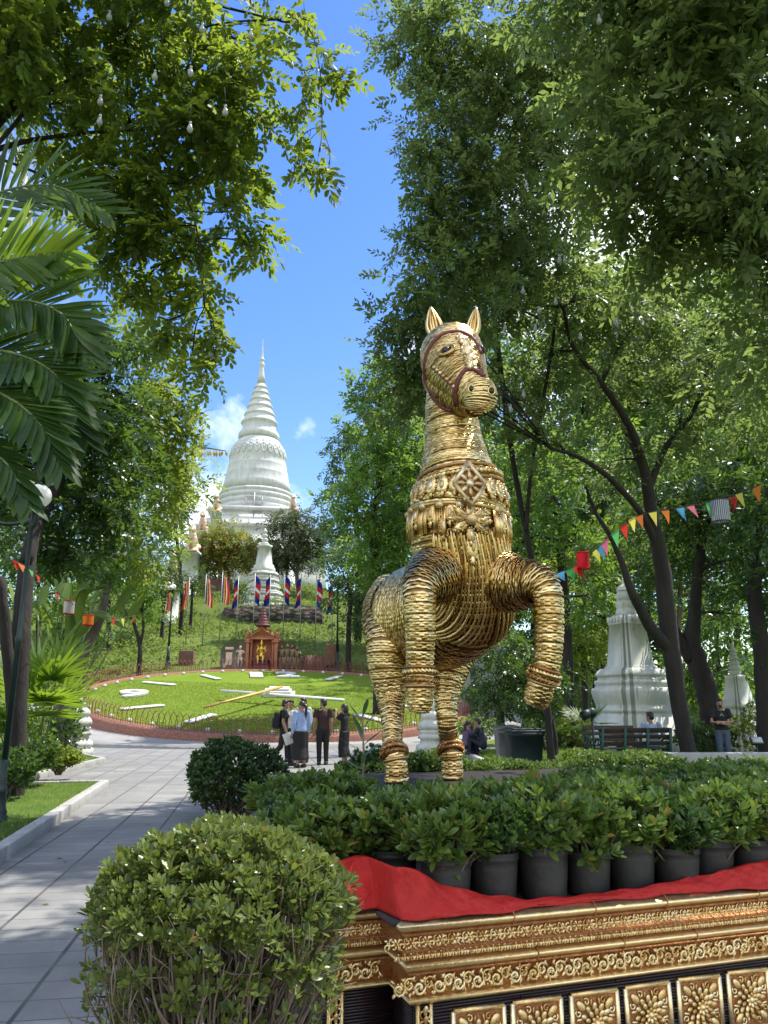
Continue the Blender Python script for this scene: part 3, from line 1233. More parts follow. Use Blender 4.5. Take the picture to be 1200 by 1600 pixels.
lionmb = remesh(lion_mesh(1.0), .05)
for (px, py, sc, Y, lab) in ((262, 830, 1.35, 101, 'salmon painted seated lion on the pale terrace beside the white bell'), (617, 828, 1.35, 108, 'salmon painted seated lion showing over the olive tree crown'),
                             (198, 925, 1.4, 93, 'salmon painted seated lion half hidden above the terrace shrubs'), (150, 1016, 1.7, 88, 'big salmon painted seated lion on a white plinth above the flags'), (60, 1138, 1.5, 80, 'small salmon painted seated lion by the globe lamp')):
    p = at(250 + px / 2.965, c4(py), Y)
    root = thing('lion_statue', lab, 'statue', p, 'lion statues on the stupa terraces')
    mb = MB()
    mb.v, mb.f, mb.n, mb.tc = [lionmb.verts() * sc + p], list(lionmb.f), lionmb.n, lionmb.tc
    build('lion_body', mb, mat_salmon, root)
    mb = MB()
    zg = float(terr(p[0], p[1]))
    zz = min(zg - .3, p[2] - 1.2)
    lathe(mb, [(.75 * sc, zz), (.75 * sc, zz + .2), (.6 * sc, zz + .3), (.6 * sc, p[2] - .35), (.72 * sc, p[2] - .25), (.72 * sc, p[2] + .0)], (p[0], p[1], 0), 4, PI / 4)
    build('plinth', mb, mat_st_main, root, smooth=False)

# ------------------------------------------------------------------ walls on the hill
mat_stonewall = bpy.data.materials.new('rough_stone_wall')
nt = nodes_of(mat_stonewall)
co = obco(nt)
vo = N_(nt, 'ShaderNodeTexVoronoi')
vo.inputs['Scale'].default_value = 1.0
nt.links.new(mscale(nt, co, (1.5, 1.5, 3.2)), vo.inputs['Vector'])
n1 = noise(nt, co, 2.5, 7)
c = mixc(nt, .5, ramp(nt, n1, [(.3, (.05, .04, .03)), (.7, (.24, .19, .14))]), vo.outputs['Color'], 'MULTIPLY')
c = mixc(nt, ramp(nt, vo.outputs['Distance'], [(.35, (0, 0, 0)), (.6, (1, 1, 1))]), c, (.02, .018, .014))
finish(nt, c, .9, bump=math_(nt, 'SUBTRACT', n1, vo.outputs['Distance']), bstr=.8, bdist=.12)
mat_redwall = pmat('mossy_brick', (.19, .085, .06), (.09, .05, .04), .9, scale=2.2, bump=.5, bscale=9, bdist=.06)


def rough_wall(name, pts_px, Y, top, h, m, label, cat, th=.7):
    pts = [at(px, py, Y)[:2] for px, py in pts_px]
    mb = MB()
    nseg = 24
    a, b = np.array(pts[0]), np.array(pts[-1])
    d = nrm(b - a)
    o = np.array([d[1], -d[0]])
    V = []
    for i in range(nseg + 1):
        t = i / nseg
        q = a + (b - a) * t
        zt = np.interp(t, np.linspace(0, 1, len(top)), [zat(pts_px[0][0], y, Y) for y in top]) + rng.normal() * .06
        V += [np.array([*(q + o * (th / 2 + rng.normal() * .03)), zt - h]), np.array([*(q + o * (th / 2 - .05 + rng.normal() * .04)), zt]), np.array([*(q - o * th / 2), zt]), np.array([*(q - o * th / 2), zt - h])]
    Fs = [tuple(f) for f in ring_faces(nseg + 1, 4)] + [(3, 2, 1, 0), tuple(range(nseg * 4, nseg * 4 + 4))]
    mb.add(np.array(V), Fs)
    return tag(build(name, mb, m, smooth=False), label, cat)


rough_wall('retaining_wall', [(350, 960), (504, 960)], 81.5, (950, 946, 944, 946, 949), 3.2, mat_stonewall, 'dark rough stone retaining wall below the small stupa', 'wall')
rough_wall('brick_wall', [(252, 915), (362, 915)], 92, (906, 904, 905), 3.6, mat_redwall, 'weathered red brick wall under the stupa terrace', 'wall')
rough_wall('brick_wall', [(470, 1030), (512, 1030)], 57.6, (1026, 1024, 1025), 1.6, mat_redwall, 'low crumbling red brick wall beside the carved relief slab', 'wall', .4)
rough_wall('parapet', [(560, 912), (760, 905)], 84, (893, 893), 3, mat_redwall, 'reddish parapet wall under the trees by the hill path', 'wall', .4)
mat_block = pmat('brown_stone', (.20, .10, .06), (.12, .065, .045), .9, scale=3, bump=.5, bscale=14, bdist=.05)
for px, py, w, h, lab in ((291, 1044, 23, 27, 'squat brown stone block on the sunny slope beyond the clock'), (519, 1034, 22, 27, 'dark brown stone block in the shade beyond the clock')):
    p = at(px, py, 57.5)
    m_ = mpp(px, py, 57.5)
    mb = MB()
    box(mb, p + np.array([0, 0, h * m_ / 2 - .15]), (w * m_, .7, h * m_ + .3), rot('Z', .06), .06)
    tag(build('stone_block', mb, mat_block, smooth=False, loc=p), lab, 'stone block')

# ------------------------------------------------------------------ red shrine with the golden figure
YK = 56.6
mk = mpp(409, 1010, YK) / 2.965
mat_terra = pmat('terracotta_paint', (.46, .17, .085), (.33, .11, .06), .75, scale=3, bump=.3, bscale=20, bdist=.03)
mat_maroon = pmat('maroon_pedestal', (.14, .025, .03), (.08, .015, .02), .6, scale=5)
pk = at(250 + 472 / 2.965, c4(1572), YK)
root = thing('shrine', 'terracotta red shrine niche with tiered spire at the head of the clock', 'shrine', pk)


def kx(x):
    return at(250 + x / 2.965, 1010, YK)[0]


def kz(y):
    return zat(409, c4(y), YK)


cxk = kx(472)
mb = MB()
rows = [(c4(1262), .5 * mk), (c4(1278), 4 * mk)]
for i in range(5):
    y0 = 1280 + i * 14
    rows += bead(c4(y0), c4(y0 + 13), (4 + i * 4.4) * mk, (8 + i * 4.4) * mk, 3 * mk, 3)
rows += [(c4(1350), 30 * mk), (c4(1356), 36 * mk), (c4(1362), 30 * mk)]
lathe(mb, [(hw, zat(409, py, YK)) for py, hw in rows], (cxk, YK + .2, 0), 20)
build('spire', mb, mat_maroon, root)
mb = MB()
# back body and gable
box(mb, (cxk, YK + .75, (kz(1400) + kz(1600)) / 2), (150 * mk, .5, kz(1400) - kz(1600)))
mb2 = [(-76, 1420), (76, 1420), (66, 1404), (52, 1400), (40, 1385), (24, 1376), (0, 1352), (-24, 1376), (-40, 1385), (-52, 1400), (-66, 1404)]
V = [(cxk + x * mk, YK - .08, kz(y)) for x, y in mb2] + [(cxk + x * mk, YK + .5, kz(y)) for x, y in mb2]
n = len(mb2)
mb.add(np.array(V), [(i, (i + 1) % n, n + (i + 1) % n, n + i) for i in range(n)] + [tuple(range(n)), tuple(range(n, 2 * n))[::-1]])
tube(mb, spline([(cxk - 58 * mk, YK - .12, kz(1412)), (cxk - 34 * mk, YK - .12, kz(1392)), (cxk - 10 * mk, YK - .12, kz(1378)), (cxk, YK - .12, kz(1362)), (cxk + 10 * mk, YK - .12, kz(1378)), (cxk + 34 * mk, YK - .12, kz(1392)), (cxk + 58 * mk, YK - .12, kz(1412))]), .06, 6)
for sx in (-1, 1):
    for (x, y, r) in ((66, 1396, 9), (60, 1386, 6), (72, 1408, 8)):
        ball(mb, (cxk + sx * x * mk, YK - .06, kz(y)), (r * mk, .12, r * 1.3 * mk), 8, 6)
build('pediment', mb, mat_terra, root, smooth=False)
for sx in (-1, 1):
    for xx, ww in ((66, 17), (50, 10)):
        mb = MB()
        yy = YK + (.12 if xx == 66 else .3)
        for (y0, y1, f) in ((1418, 1430, 1.15), (1430, 1436, 1.3), (1436, 1548, .9), (1548, 1556, 1.1), (1556, 1600, 1.25)):
            box(mb, (cxk + sx * xx * mk, yy, (kz(y0) + kz(y1)) / 2), (ww * f * mk, .5 * f, kz(y0) - kz(y1) - .004), bev=.02)
        build('column', mb, mat_terra, root, smooth=False)
mb = MB()
for (y0, y1, hw, d) in ((1560, 1600, 44, .95), (1540, 1560, 36, .8), (1522, 1540, 30, .66), (1508, 1522, 34, .7)):
    box(mb, (cxk, YK + .12, (kz(y0) + kz(y1)) / 2), (2 * hw * mk, d, kz(y0) - kz(y1) - .003), bev=.02)
build('altar', mb, mat_maroon, root, smooth=False)
# golden seated figure: one continuous body with pointed crown
g = kz(1508)
mb = MB()
s = 1.0
tube(mb, np.array([(0, 0, .1), (0, .02, .4), (0, 0, .72), (0, 0, .86)]), [.19, .16, .2, .08], 10, sx=1, sy=.75, up=(1, 0, 0))
ball(mb, (0, 0, .98), (.105, .115, .14))
lathe(mb, [(.12, 1.05), (.10, 1.12), (.11, 1.15), (.06, 1.22), (.065, 1.25), (.02, 1.38), (.005, 1.5)], n=10)
for sx in (-1, 1):
    tube(mb, [(sx * .2, 0, .75), (sx * .33, -.02, .5), (sx * .24, -.22, .36), (sx * .2, -.3, .33)], [.075, .06, .05, .04], 8)
    tube(mb, [(sx * .1, 0, .12), (sx * .2, -.36, .14), (sx * .17, -.38, -.3), (sx * .17, -.5, -.38)], [.12, .1, .07, .05], 8)
    tube(mb, [(sx * .2, 0, .78), (sx * .3, .02, .86), (sx * .33, .02, .95)], [.05, .035, .01], 6)
fg = remesh(mb, .025)
fig = MB()
fig.v, fig.f, fig.n, fig.tc = [fg.verts() * 1.0 + np.array([cxk, YK - .12, g - .02])], fg.f, fg.n, fg.tc
tag(build('seated_statue', fig, mat_gold_st, loc=(cxk, YK - .12, g)), 'small gold statue seated on the maroon altar inside the shrine', 'statue')

mat_rel = pmat('grey_relief_stone', (.22, .20, .17), (.11, .10, .09), .85, scale=2.5, bump=.5, bscale=14, bdist=.04)
mat_rel2 = pmat('painted_relief', (.24, .155, .08), (.12, .10, .075), .8, scale=2.0, bump=.5, bscale=14, bdist=.04)
for side, (x0, x1), topy, m_, lab in ((-1, (280, 393), (1462, 1440, 1434, 1434, 1428, 1422, 1428), mat_rel, 'grey carved relief slab with a standing figure beside the shrine'),
                                     (1, (549, 652), (1424, 1424, 1432, 1438, 1442, 1455, 1480), mat_rel2, 'brown carved relief slab of marching figures beside the shrine')):
    xs = np.linspace(x0, x1, len(topy))
    y_ = YK + .25
    root = thing('relief_slab', lab, 'relief', (kx((x0 + x1) / 2), y_, kz(1565)))
    out = [(x, y) for x, y in zip(xs, topy)]
    V = [(kx(x), y_ - .05, kz(y)) for x, y in out] + [(kx(x1 - 1), y_ - .05, kz(1590)), (kx(x0 + 1), y_ - .05, kz(1590))]
    V2 = [(a, y_ + .3, c) for a, b, c in V]
    n = len(V)
    mb = MB()
    mb.add(np.array(V + V2), [(i, (i + 1) % n, n + (i + 1) % n, n + i) for i in range(n)] + [tuple(range(n)), tuple(range(n, 2 * n))[::-1]])
    build('slab', mb, m_, root, smooth=False)
    figs = ((372, 1450, 1.0),) if side < 0 else ((564, 1448, .8), (588, 1444, .85), (612, 1446, .85), (634, 1456, .75))
    mbf = MB()
    for (fx, fy, sc) in figs:
        X0, Z0, h = kx(fx), kz(fy), (kz(fy) - kz(1556))
        u = h / 1.7
        Yf = y_ - .10
        ball(mbf, (X0, Yf, Z0 - .11 * u), (.12 * u, .1, .14 * u), 8, 6)
        tube(mbf, [(X0, Yf, Z0 - .3 * u), (X0 + .02 * u, Yf, Z0 - .6 * u), (X0, Yf, Z0 - .85 * u)], np.array([.2, .15, .18]) * u, 8, sx=1, sy=.5, up=(1, 0, 0))
        for sx in (-1, 1):
            tube(mbf, [(X0 + sx * .08 * u, Yf, Z0 - .85 * u), (X0 + sx * .14 * u, Yf, Z0 - 1.25 * u), (X0 + sx * .13 * u, Yf, Z0 - 1.68 * u)], np.array([.1, .075, .06]) * u, 7)
            tube(mbf, [(X0 + sx * .2 * u, Yf, Z0 - .35 * u), (X0 + sx * .34 * u, Yf, Z0 - .55 * u), (X0 + sx * .22 * u, Yf - .03, Z0 - .3 * u * (1.8 if sx > 0 else 1))], np.array([.07, .055, .05]) * u, 6)
    if side < 0:
        for (fx, fy, w, h) in ((320, 1480, 30, 60), (320, 1455, 40, 12), (300, 1530, 14, 30)):
            box(mbf, (kx(fx), y_ - .05, kz(fy + h / 2)), (w * mk, .14, h * mk), bev=.03)
    build('carved_figure', mbf, mat_salmon if side < 0 else mat_rel2, root)

# ------------------------------------------------------------------ flag poles
def flagmat(name, stops):
    m = bpy.data.materials.new(name)
    nt = nodes_of(m)
    a = N_(nt, 'ShaderNodeAttribute')
    a.attribute_name = 'tc'
    sx = N_(nt, 'ShaderNodeSeparateXYZ')
    nt.links.new(a.outputs['Vector'], sx.inputs[0])
    r = nt.nodes.new('ShaderNodeValToRGB')
    r.color_ramp.interpolation = 'CONSTANT'
    el = r.color_ramp.elements
    while len(el) > 1:
        el.remove(el[-1])
    el[0].position, el[0].color = 0, (*stops[0][1], 1)
    for p_, c_ in stops[1:]:
        e = el.new(p_)
        e.color = (*c_, 1)
    nt.links.new(sx.outputs[0], r.inputs[0])
    finish(nt, r.outputs[0], .8, trans=.3, tcol=r.outputs[0], spec=.2)
    return m


blue, red, white, yel, orr = (.012, .03, .22), (.55, .03, .03), (.75, .74, .72), (.75, .45, .03), (.65, .17, .03)
mat_khm = flagmat('blue_red_flag_cloth', [(0, blue), (.25, red), (.44, white), (.56, red), (.75, blue)])
mat_bud = flagmat('striped_flag_cloth', [(0, blue), (.17, yel), (.34, red), (.5, white), (.66, orr), (.83, red)])
mat_pole = pmat('grey_steel_pole', (.30, .31, .31), (.22, .22, .22), .4, metal=.4)


def flagpole(px, pytop, pybase, Y, m, label, variant, nm):
    p = at(px, pybase, Y)
    zt = zat(px, pytop, Y)
    p[2] = min(p[2], float(ground_z(p[0], p[1])) + .3)
    root = thing('flagpole', label, 'flagpole', p, 'flagpoles on the slope beyond the clock')
    mb = MB()
    tube(mb, [(p[0], p[1], p[2] - .4), (p[0], p[1], zt)], [.04, .03], 8)
    ball(mb, (p[0], p[1], zt + .06), .06, 8, 6)
    build('pole', mb, mat_pole, root)
    # limp cloth: the hoist along the pole, the fly fallen down in folds
    L = 2.5
    rs = np.random.default_rng(100 + variant)
    u = np.linspace(0, 1, 18)
    v = np.linspace(0, 1, 26)
    P = np.zeros((18, 26, 3))
    ph = rs.random() * 6
    for i, uu in enumerate(u):
        for j, vv in enumerate(v):
            fall = uu * (.9 + .25 * rs.random() * 0)
            wid = .03 + (.50 + .08 * math.sin(ph)) * uu * (.75 + .25 * vv) * (1 - .15 * math.sin(vv * 5 + ph))
            fold = .16 * uu * math.sin(uu * 10 + ph + vv * 2)
            P[i, j] = (p[0] + wid * (1 if ph < 4.2 else -1) + .03, p[1] + fold, zt - .2 - vv * 2.25 - fall * .42)
    TC = np.zeros((18, 26, 3))
    if nm == 'bud':
        TC[:, :, 0] = u[:, None]
    else:
        TC[:, :, 0] = v[None]
    mb = MB()
    sheet(mb, P, TC.reshape(-1, 3))
    build('flag', mb, m, root, use_tc=True)


fx = [(40, 1150, 1440), (120, 1130, 1420), (197, 1120, 1428), (275, 1108, 1412), (352, 1125, 1400), (430, 1112, 1390), (503, 1118, 1385), (570, 1112, 1378), (648, 1122, 1395), (720, 1130, 1390), (797, 1150, 1395), (864, 1108, 1398)]
ordw = ['first', 'second', 'third', 'fourth', 'fifth', 'sixth', 'seventh', 'eighth', 'ninth', 'tenth', 'eleventh', 'twelfth']
for i, (x, yt, yb) in enumerate(fx):
    bud = i < 4
    flagpole(250 + x / 2.965, c4(yt), c4(yb), 63.5, mat_bud if bud else mat_khm,
             f'steel pole with limp {"orange and yellow striped" if bud else "blue and red"} flag, {ordw[i]} pole from the lamp' if i else 'steel pole with limp orange flag half behind the globe lamp on the sunny slope', i, 'bud' if bud else 'khm')
# ------------------------------------------------------------------ platform frame
PZ = .72
P0 = onz(625, 1440, PZ)[:2]
UU = np.array([math.sin(math.radians(70.8)), math.cos(math.radians(70.8))])
VV = np.array([-UU[1], UU[0]])


def plat(u, v, z=PZ):
    q = P0 + UU * u + VV * v
    return np.array([q[0], q[1], z])


FWD = np.array([-VV[0], -VV[1], 0.0])      # where the horse faces
SIDE = np.array([UU[0], UU[1], 0.0])

# ------------------------------------------------------------------ the woven gold horse


def goldmat(name, a, b, c, rough=.3, scale=5, island=True, bump=.25, metal=.92, stretch=None, bs=60):
    m = bpy.data.materials.new(name)
    nt = nodes_of(m)
    co = obco(nt)
    g = N_(nt, 'ShaderNodeNewGeometry').outputs['Random Per Island']
    n = noise(nt, co, scale, 6, .7)
    n2 = noise(nt, mscale(nt, co, stretch) if stretch else co, bs, 4, .7)
    f = math_(nt, 'ADD', math_(nt, 'MULTIPLY', n, .5), math_(nt, 'MULTIPLY', g, .55 if island else 0.0))
    f = math_(nt, 'ADD', f, math_(nt, 'MULTIPLY', math_(nt, 'SUBTRACT', n2, .5), .5))
    col = ramp(nt, f, [(.2, c), (.45, b), (.75, a)])
    rg = math_(nt, 'ADD', rough - .1, math_(nt, 'MULTIPLY', n2, .25))
    finish(nt, col, rg, metal, n2, bump, .01)
    return m


mat_weave = goldmat('gilded_rattan', (.91, .68, .33), (.64, .42, .145), (.26, .145, .042), .25, metal=1.0)
mat_core = goldmat('gilded_core', (.66, .46, .18), (.46, .29, .10), (.22, .12, .045), .5, island=False, stretch=(14, 14, 1.5))
mat_hoof = goldmat('red_gold_hoof', (.66, .42, .16), (.46, .25, .08), (.20, .07, .035), .38)
mat_redgold = goldmat('red_gold_braid', (.58, .36, .15), (.40, .20, .08), (.20, .07, .03), .42)
mat_pearl = goldmat('pale_gold_bead', (.84, .68, .44), (.66, .46, .22), (.45, .26, .10), .35, metal=.75)
mat_strap = pmat('maroon_strap', (.22, .05, .045), (.13, .03, .028), .6, scale=14)
mat_eye = pmat('dark_glossy_eye', (.015, .01, .008), None, .08)


class Tube:
    def __init__(s, spec, per=10):
        """spec rows (px, py, Y, radius in photo px)"""
        pts = np.array([at(a, b, c) for a, b, c, r in spec])
        rad = np.array([r * mpp(a, b, c) for a, b, c, r in spec])
        Q = spline(np.c_[pts, rad], per)
        L = np.concatenate([[0], np.cumsum(np.linalg.norm(np.diff(Q[:, :3], axis=0), axis=1))])
        n = int(L[-1] / .02)
        t = np.linspace(0, L[-1], n)
        s.P = np.stack([np.interp(t, L, Q[:, k]) for k in range(3)], -1)
        s.R = np.interp(t, L, Q[:, 3])
        s.L = t
        s.len = L[-1]
        s.T, s.N, s.B = frames(s.P, SIDE)

    def at(s, t):
        i = int(np.clip(np.searchsorted(s.L, t), 0, len(s.L) - 1))
        return i

    def near_py(s, py):
        """index whose centre projects to that photo row (searching from the far end)"""
        v = s.P - np.array([0, 0, EYE])
        yc = v[:, 1] * -SP + v[:, 2] * CP
        zc = v[:, 1] * CP + v[:, 2] * SP
        row = 800 - FPX * yc / zc
        return int(np.argmin(np.abs(row - py)))

    def surf(s, i, w, off=0.0):
        w = np.asarray(w, float)
        w = nrm(w - (w @ s.T[i]) * s.T[i])
        return s.P[i] + w * (s.R[i] + off), w

    def sd(s, X):
        """signed distance of points X to the tube"""
        P, R = s.P[::3], s.R[::3]
        out = np.full(len(X), 1e9)
        for k in range(0, len(X), 4000):
            d = np.linalg.norm(X[k:k + 4000, None] - P[None], axis=-1) - R[None]
            out[k:k + 4000] = d.min(1)
        return out


HB = [onz(620, 1223, PZ), onz(707, 1217, PZ)]
torso = Tube([(628, 965, 10.75, 45), (645, 962, 10.55, 74), (683, 960, 10.1, 84), (718, 940, 9.6, 84), (725, 895, 9.35, 74), (718, 845, 9.25, 74), (716, 810, 9.25, 74), (718, 772, 9.25, 68), (714, 740, 9.25, 57),
              (710, 700, 9.3, 46), (706, 660, 9.3, 40), (703, 630, 9.35, 37), (704, 596, 9.4, 32)])
head = Tube([(704, 530, 9.42, 30), (706, 545, 9.32, 45), (707, 562, 9.2, 49), (716, 585, 9.0, 45), (730, 604, 8.82, 35), (742, 616, 8.72, 31), (750, 621, 8.64, 27), (755, 624, 8.58, 19), (757, 626, 8.55, 8), (758, 627, 8.54, 2)])
jaw = Tube([(692, 578, 9.4, 30), (697, 592, 9.25, 35), (712, 612, 9.02, 32), (730, 626, 8.85, 24), (743, 634, 8.72, 18), (748, 637, 8.67, 10), (750, 638, 8.65, 2)])
hindl = Tube([(632, 925, 10.75, 48), (620, 960, 10.6, 54), (609, 1005, 10.25, 38), (606, 1045, 10.2, 29), (611, 1090, 10.2, 21.5), (613, 1130, 9.98, 16), (613, 1155, 9.85, 14.8), (616, 1176, HB[0][1] + .03, 15.5), (619, 1192, HB[0][1], 16.5), (620, 1222.5, HB[0][1], 18.5)])
hindr = Tube([(712, 950, 10.8, 48), (710, 1000, 10.55, 42), (706, 1038, 10.3, 29), (698, 1085, 10.2, 19.5), (699, 1130, 10.1, 15), (702, 1158, HB[1][1] + .05, 14.2), (705, 1175, HB[1][1], 14.8), (706, 1188, HB[1][1], 15.5), (707, 1217, HB[1][1], 17)])
forel = Tube([(712, 880, 9.35, 40), (690, 893, 9.05, 46), (670, 906, 8.72, 40), (657, 920, 8.48, 28), (656, 946, 8.42, 24.5), (657, 990, 8.45, 22.5), (656, 1035, 8.5, 20.5), (656, 1060, 8.5, 20.5), (656, 1088, 8.5, 20.5), (655.5, 1108, 8.5, 17), (655, 1114, 8.5, 9)])
forer = Tube([(748, 890, 9.35, 42), (775, 906, 9.15, 50), (808, 912, 8.92, 42), (838, 910, 8.68, 31), (854, 926, 8.56, 24), (857.5, 955, 8.54, 22), (858, 1000, 8.55, 21), (855, 1036, 8.57, 19.5), (848, 1060, 8.6, 20), (841, 1085, 8.65, 20.5), (836, 1098, 8.68, 17), (834, 1103, 8.69, 9)])
muzzle = Tube([(747, 597, 8.72, 8), (747, 603, 8.68, 20), (748, 612, 8.65, 26), (749, 624, 8.65, 27), (748, 634, 8.67, 23), (747, 642, 8.69, 14), (747, 646, 8.7, 5)])
TUBES = dict(torso=torso, head=head, jaw=jaw, muzzle=muzzle, hindl=hindl, hindr=hindr, forel=forel, forer=forer)

horse = thing('horse_statue', 'giant rearing horse statue woven from gilded rattan strips on the platform', 'horse statue', (HB[0] + HB[1]) / 2)
mb = MB()
for nme, t in TUBES.items():
    tube(mb, t.P[::4], t.R[::4] * .985, 28)
for w in (SIDE * .62 + FWD * .78, -SIDE * .62 + FWD * .78):
    pass
core = remesh(mb, .035, smooth_it=6)
build('horse_body', core, mat_core, horse)


def strips(tb, names_other, i0, i1, pitch, width, thick, amp, arcs=4, off=.004, keep=None, wob=.0035, tilt=0.0):
    """bands of flat rattan wound round a tube, over and under, broken into lengths; those inside another limb are dropped"""
    mb = MB()
    s = tb.L[i0]
    k = 0
    allV, allF = [], []
    base = 0
    while s < tb.L[i1]:
        i = tb.at(s)
        r = tb.R[i]
        n = int(np.clip(2 * PI * r / .023, 26, 190)) // 2 * 2
        th = np.arange(n + 1) / n * 2 * PI + rng.random() * 6
        K = max(6, int(round(2 * PI * r / .115)))
        arcs = max(4, int(2 * PI * r / .22))
        w1, w2 = rng.normal() * wob, rng.normal() * wob
        ph = rng.random() * 6
        ax = w1 * np.sin(th + ph) + w2 * np.sin(2 * th + ph * 2) + rng.normal(size=n + 1) * .0015
        rad = r + off + amp * np.sin(K * th + PI * k) + rng.normal(size=n + 1) * .0007 + rng.normal() * .0009
        dirv = np.cos(th)[:, None] * tb.N[i] + np.sin(th)[:, None] * tb.B[i]
        T = tb.T[i]
        c0 = tb.P[i] + ax[:, None] * T
        w = width * (1.16 + .12 * rng.random())
        # four point lens-like section
        ring = np.stack([c0 + dirv * rad[:, None] - T * w / 2, c0 + dirv * (rad + thick)[:, None] - T * w * .30, c0 + dirv * (rad + thick)[:, None] + T * w * .30, c0 + dirv * rad[:, None] + T * w / 2], 1)
        # split into arcs: duplicate the vertices at the breaks
        br = np.sort(rng.choice(np.arange(1, n), size=arcs, replace=False))
        br = np.concatenate([[0], br, [n]])
        ctr = c0 + dirv * (rad + thick)[:, None]
        ok = np.ones(n + 1, bool)
        for o in names_other:
            ok &= TUBES[o].sd(ctr) > -.015
        if keep is not None:
            ok &= keep(ctr, dirv)
        for a, b in zip(br[:-1], br[1:]):
            seg = ring[a:b + 1]
            good = ok[a:b + 1]
            f = ring_faces(b - a + 1, 4, False)
            m = (good[:-1] & good[1:])
            m = np.repeat(m, 3)
            if m.any():
                mb.add(seg, f[m])
        s += pitch * (.94 + .08 * rng.random())
        k += 1
    return mb


def idx(tb, py):
    return tb.near_py(py)


J = .026
others = {k: [o for o in TUBES if o != k] for k in TUBES}
i_neck = idx(torso, 742)
def chestfront(c, d):
    return ~((d @ FWD > .62) & (c[:, 2] < zat(718, 838, 9.0)) & (c[:, 2] > zat(718, 985, 9.0)))


def chestonly(c, d):
    return (d @ FWD > .55) & (c[:, 2] < zat(718, 838, 9.0)) & (c[:, 2] > zat(718, 985, 9.0))


build('torso_weave', strips(torso, others['torso'], 2, i_neck, .028, .030, .004, .005, 7, keep=chestfront), mat_weave, horse)
build('neck_weave', strips(torso, ['head', 'jaw'], i_neck, len(torso.P) - 1, .024, .0255, .0038, .0045, 6), mat_weave, horse)
build('chest_weave', strips(torso, ['forel', 'forer'], idx(torso, 1000) if False else 20, i_neck, .050, .046, .006, .006, 7, off=.010, keep=chestonly), mat_weave, horse)
build('head_weave', strips(head, ['torso'], 1, len(head.P) - 1, .0195, .0205, .0038, .003, 4, off=.004, keep=lambda c, d: (TUBES['jaw'].sd(c) > -.02) & (TUBES['muzzle'].sd(c) > -.008)), mat_weave, horse)
build('muzzle_weave', strips(muzzle, [], 1, len(muzzle.P) - 1, .0195, .0205, .0038, .003, 4, off=.006, keep=lambda c, d: d[:, 1] < .35), mat_weave, horse)
build('jaw_weave', strips(jaw, ['torso', 'head', 'muzzle'], 1, len(jaw.P) - 1, .0195, .0205, .0038, .003, 4, off=.004), mat_weave, horse)
for k in ('hindl', 'hindr', 'forel', 'forer'):
    t = TUBES[k]
    build('leg_weave', strips(t, others[k], 1, len(t.P) - 2, J, .028, .0038, .005, 5), mat_weave, horse)
# upright slats of the open chest weave
mb = MB()
th0 = np.linspace(-.97, .97, 33)
ia, ib = idx(torso, 985), idx(torso, 836)
front = torso.P[:, 1] < 9.9
for q, a in enumerate(th0):
    P = []
    for i in range(len(torso.P)):
        if torso.P[i][2] > zat(718, 836, 9.25) or torso.P[i][1] > 9.75:
            continue
        w = FWD * math.cos(a) + SIDE * math.sin(a)
        p, nn = torso.surf(i, w, .015 + .009 * math.sin(i * .32 + PI * q))
        if np.linalg.norm(w - (w @ torso.T[i]) * torso.T[i]) < .5:
            continue
        if min(forel.sd(p[None])[0], forer.sd(p[None])[0]) < -.02:
            continue
        P.append(p)
    if len(P) > 6:
        tube(mb, np.array(P)[::2], .026, 6, sx=.95, sy=.55)
build('chest_slat', mb, mat_weave, horse) if False else build('chest_lattice', mb, mat_weave, horse)
# belly hem
i = idx(torso, 968)
# ears
for (bx, by, bY), (tx, ty, tY), r in (((683, 530, 9.4), (673, 480, 9.42), 12.5), ((737, 527, 9.3), (744, 481, 9.32), 9.5)):
    b, tp = at(bx, by, bY), at(tx, ty, tY)
    m_ = mpp(bx, by, bY)
    mb = MB()
    for k in range(9):
        a = k / 9 * 2 * PI
        o = np.array([math.cos(a) * r * m_, math.sin(a) * r * m_ * .55, 0])
        P = spline([b + o * .55, b + (tp - b) * .35 + o, b + (tp - b) * .75 + o * .55, tp + o * .03], 5)
        tube(mb, P, np.linspace(.03, .012, len(P)), 6)
    tube(mb, np.array([b + (tp - b) * t for t in (-.1, .3, .7, .97)]), np.array([.7, .95, .5, .03]) * r * m_ * .8, 10, sx=1, sy=.5, up=(1, 0, 0))
    build('ear', mb, mat_weave, horse)
# mane tuft between the ears and face plate
HD = nrm(head.P[-1] - head.P[0])
FACE = nrm(at(716, 560, 8.4) - at(707, 562, 9.2))     # towards the viewer
# eyes
for (px, py, w) in ((697, 549, None), (751, 547, None)):
    d = ray(px, py)
    o = np.array([0, 0, EYE])
    best = None
    ts = np.linspace(8.2, 9.6, 700) / d[1]
    X = o + ts[:, None] * d
    sd = np.minimum(head.sd(X), jaw.sd(X))
    k = int(np.argmax(sd < .0)) if (sd < 0).any() else int(np.argmin(sd))
    c = X[k]
    m_ = mpp(px, py, c[1])
    nn = nrm(c - head.P[int(np.argmin(np.linalg.norm(head.P - c, axis=1)))])
    mb = MB()
    ball(mb, c, .062, 14, 10)
    e = build('eye', mb, mat_eye, horse)
    mb = MB()
    up_ = np.array([0, 0, 1.0])
    t1 = nrm(np.cross(nn, up_))
    t2 = np.cross(nn, t1)
    for rr_ in ((.078, .1) if px < 720 else ()):
        a = np.linspace(0, 2 * PI, 20)
        tube(mb, c + np.cos(a)[:, None] * t1 * rr_ * 1.2 + np.sin(a)[:, None] * t2 * rr_ * .85 + nn * .02, .014, 6, cap=False)
    if mb.n:
        build('eyelid', mb, mat_weave, horse)


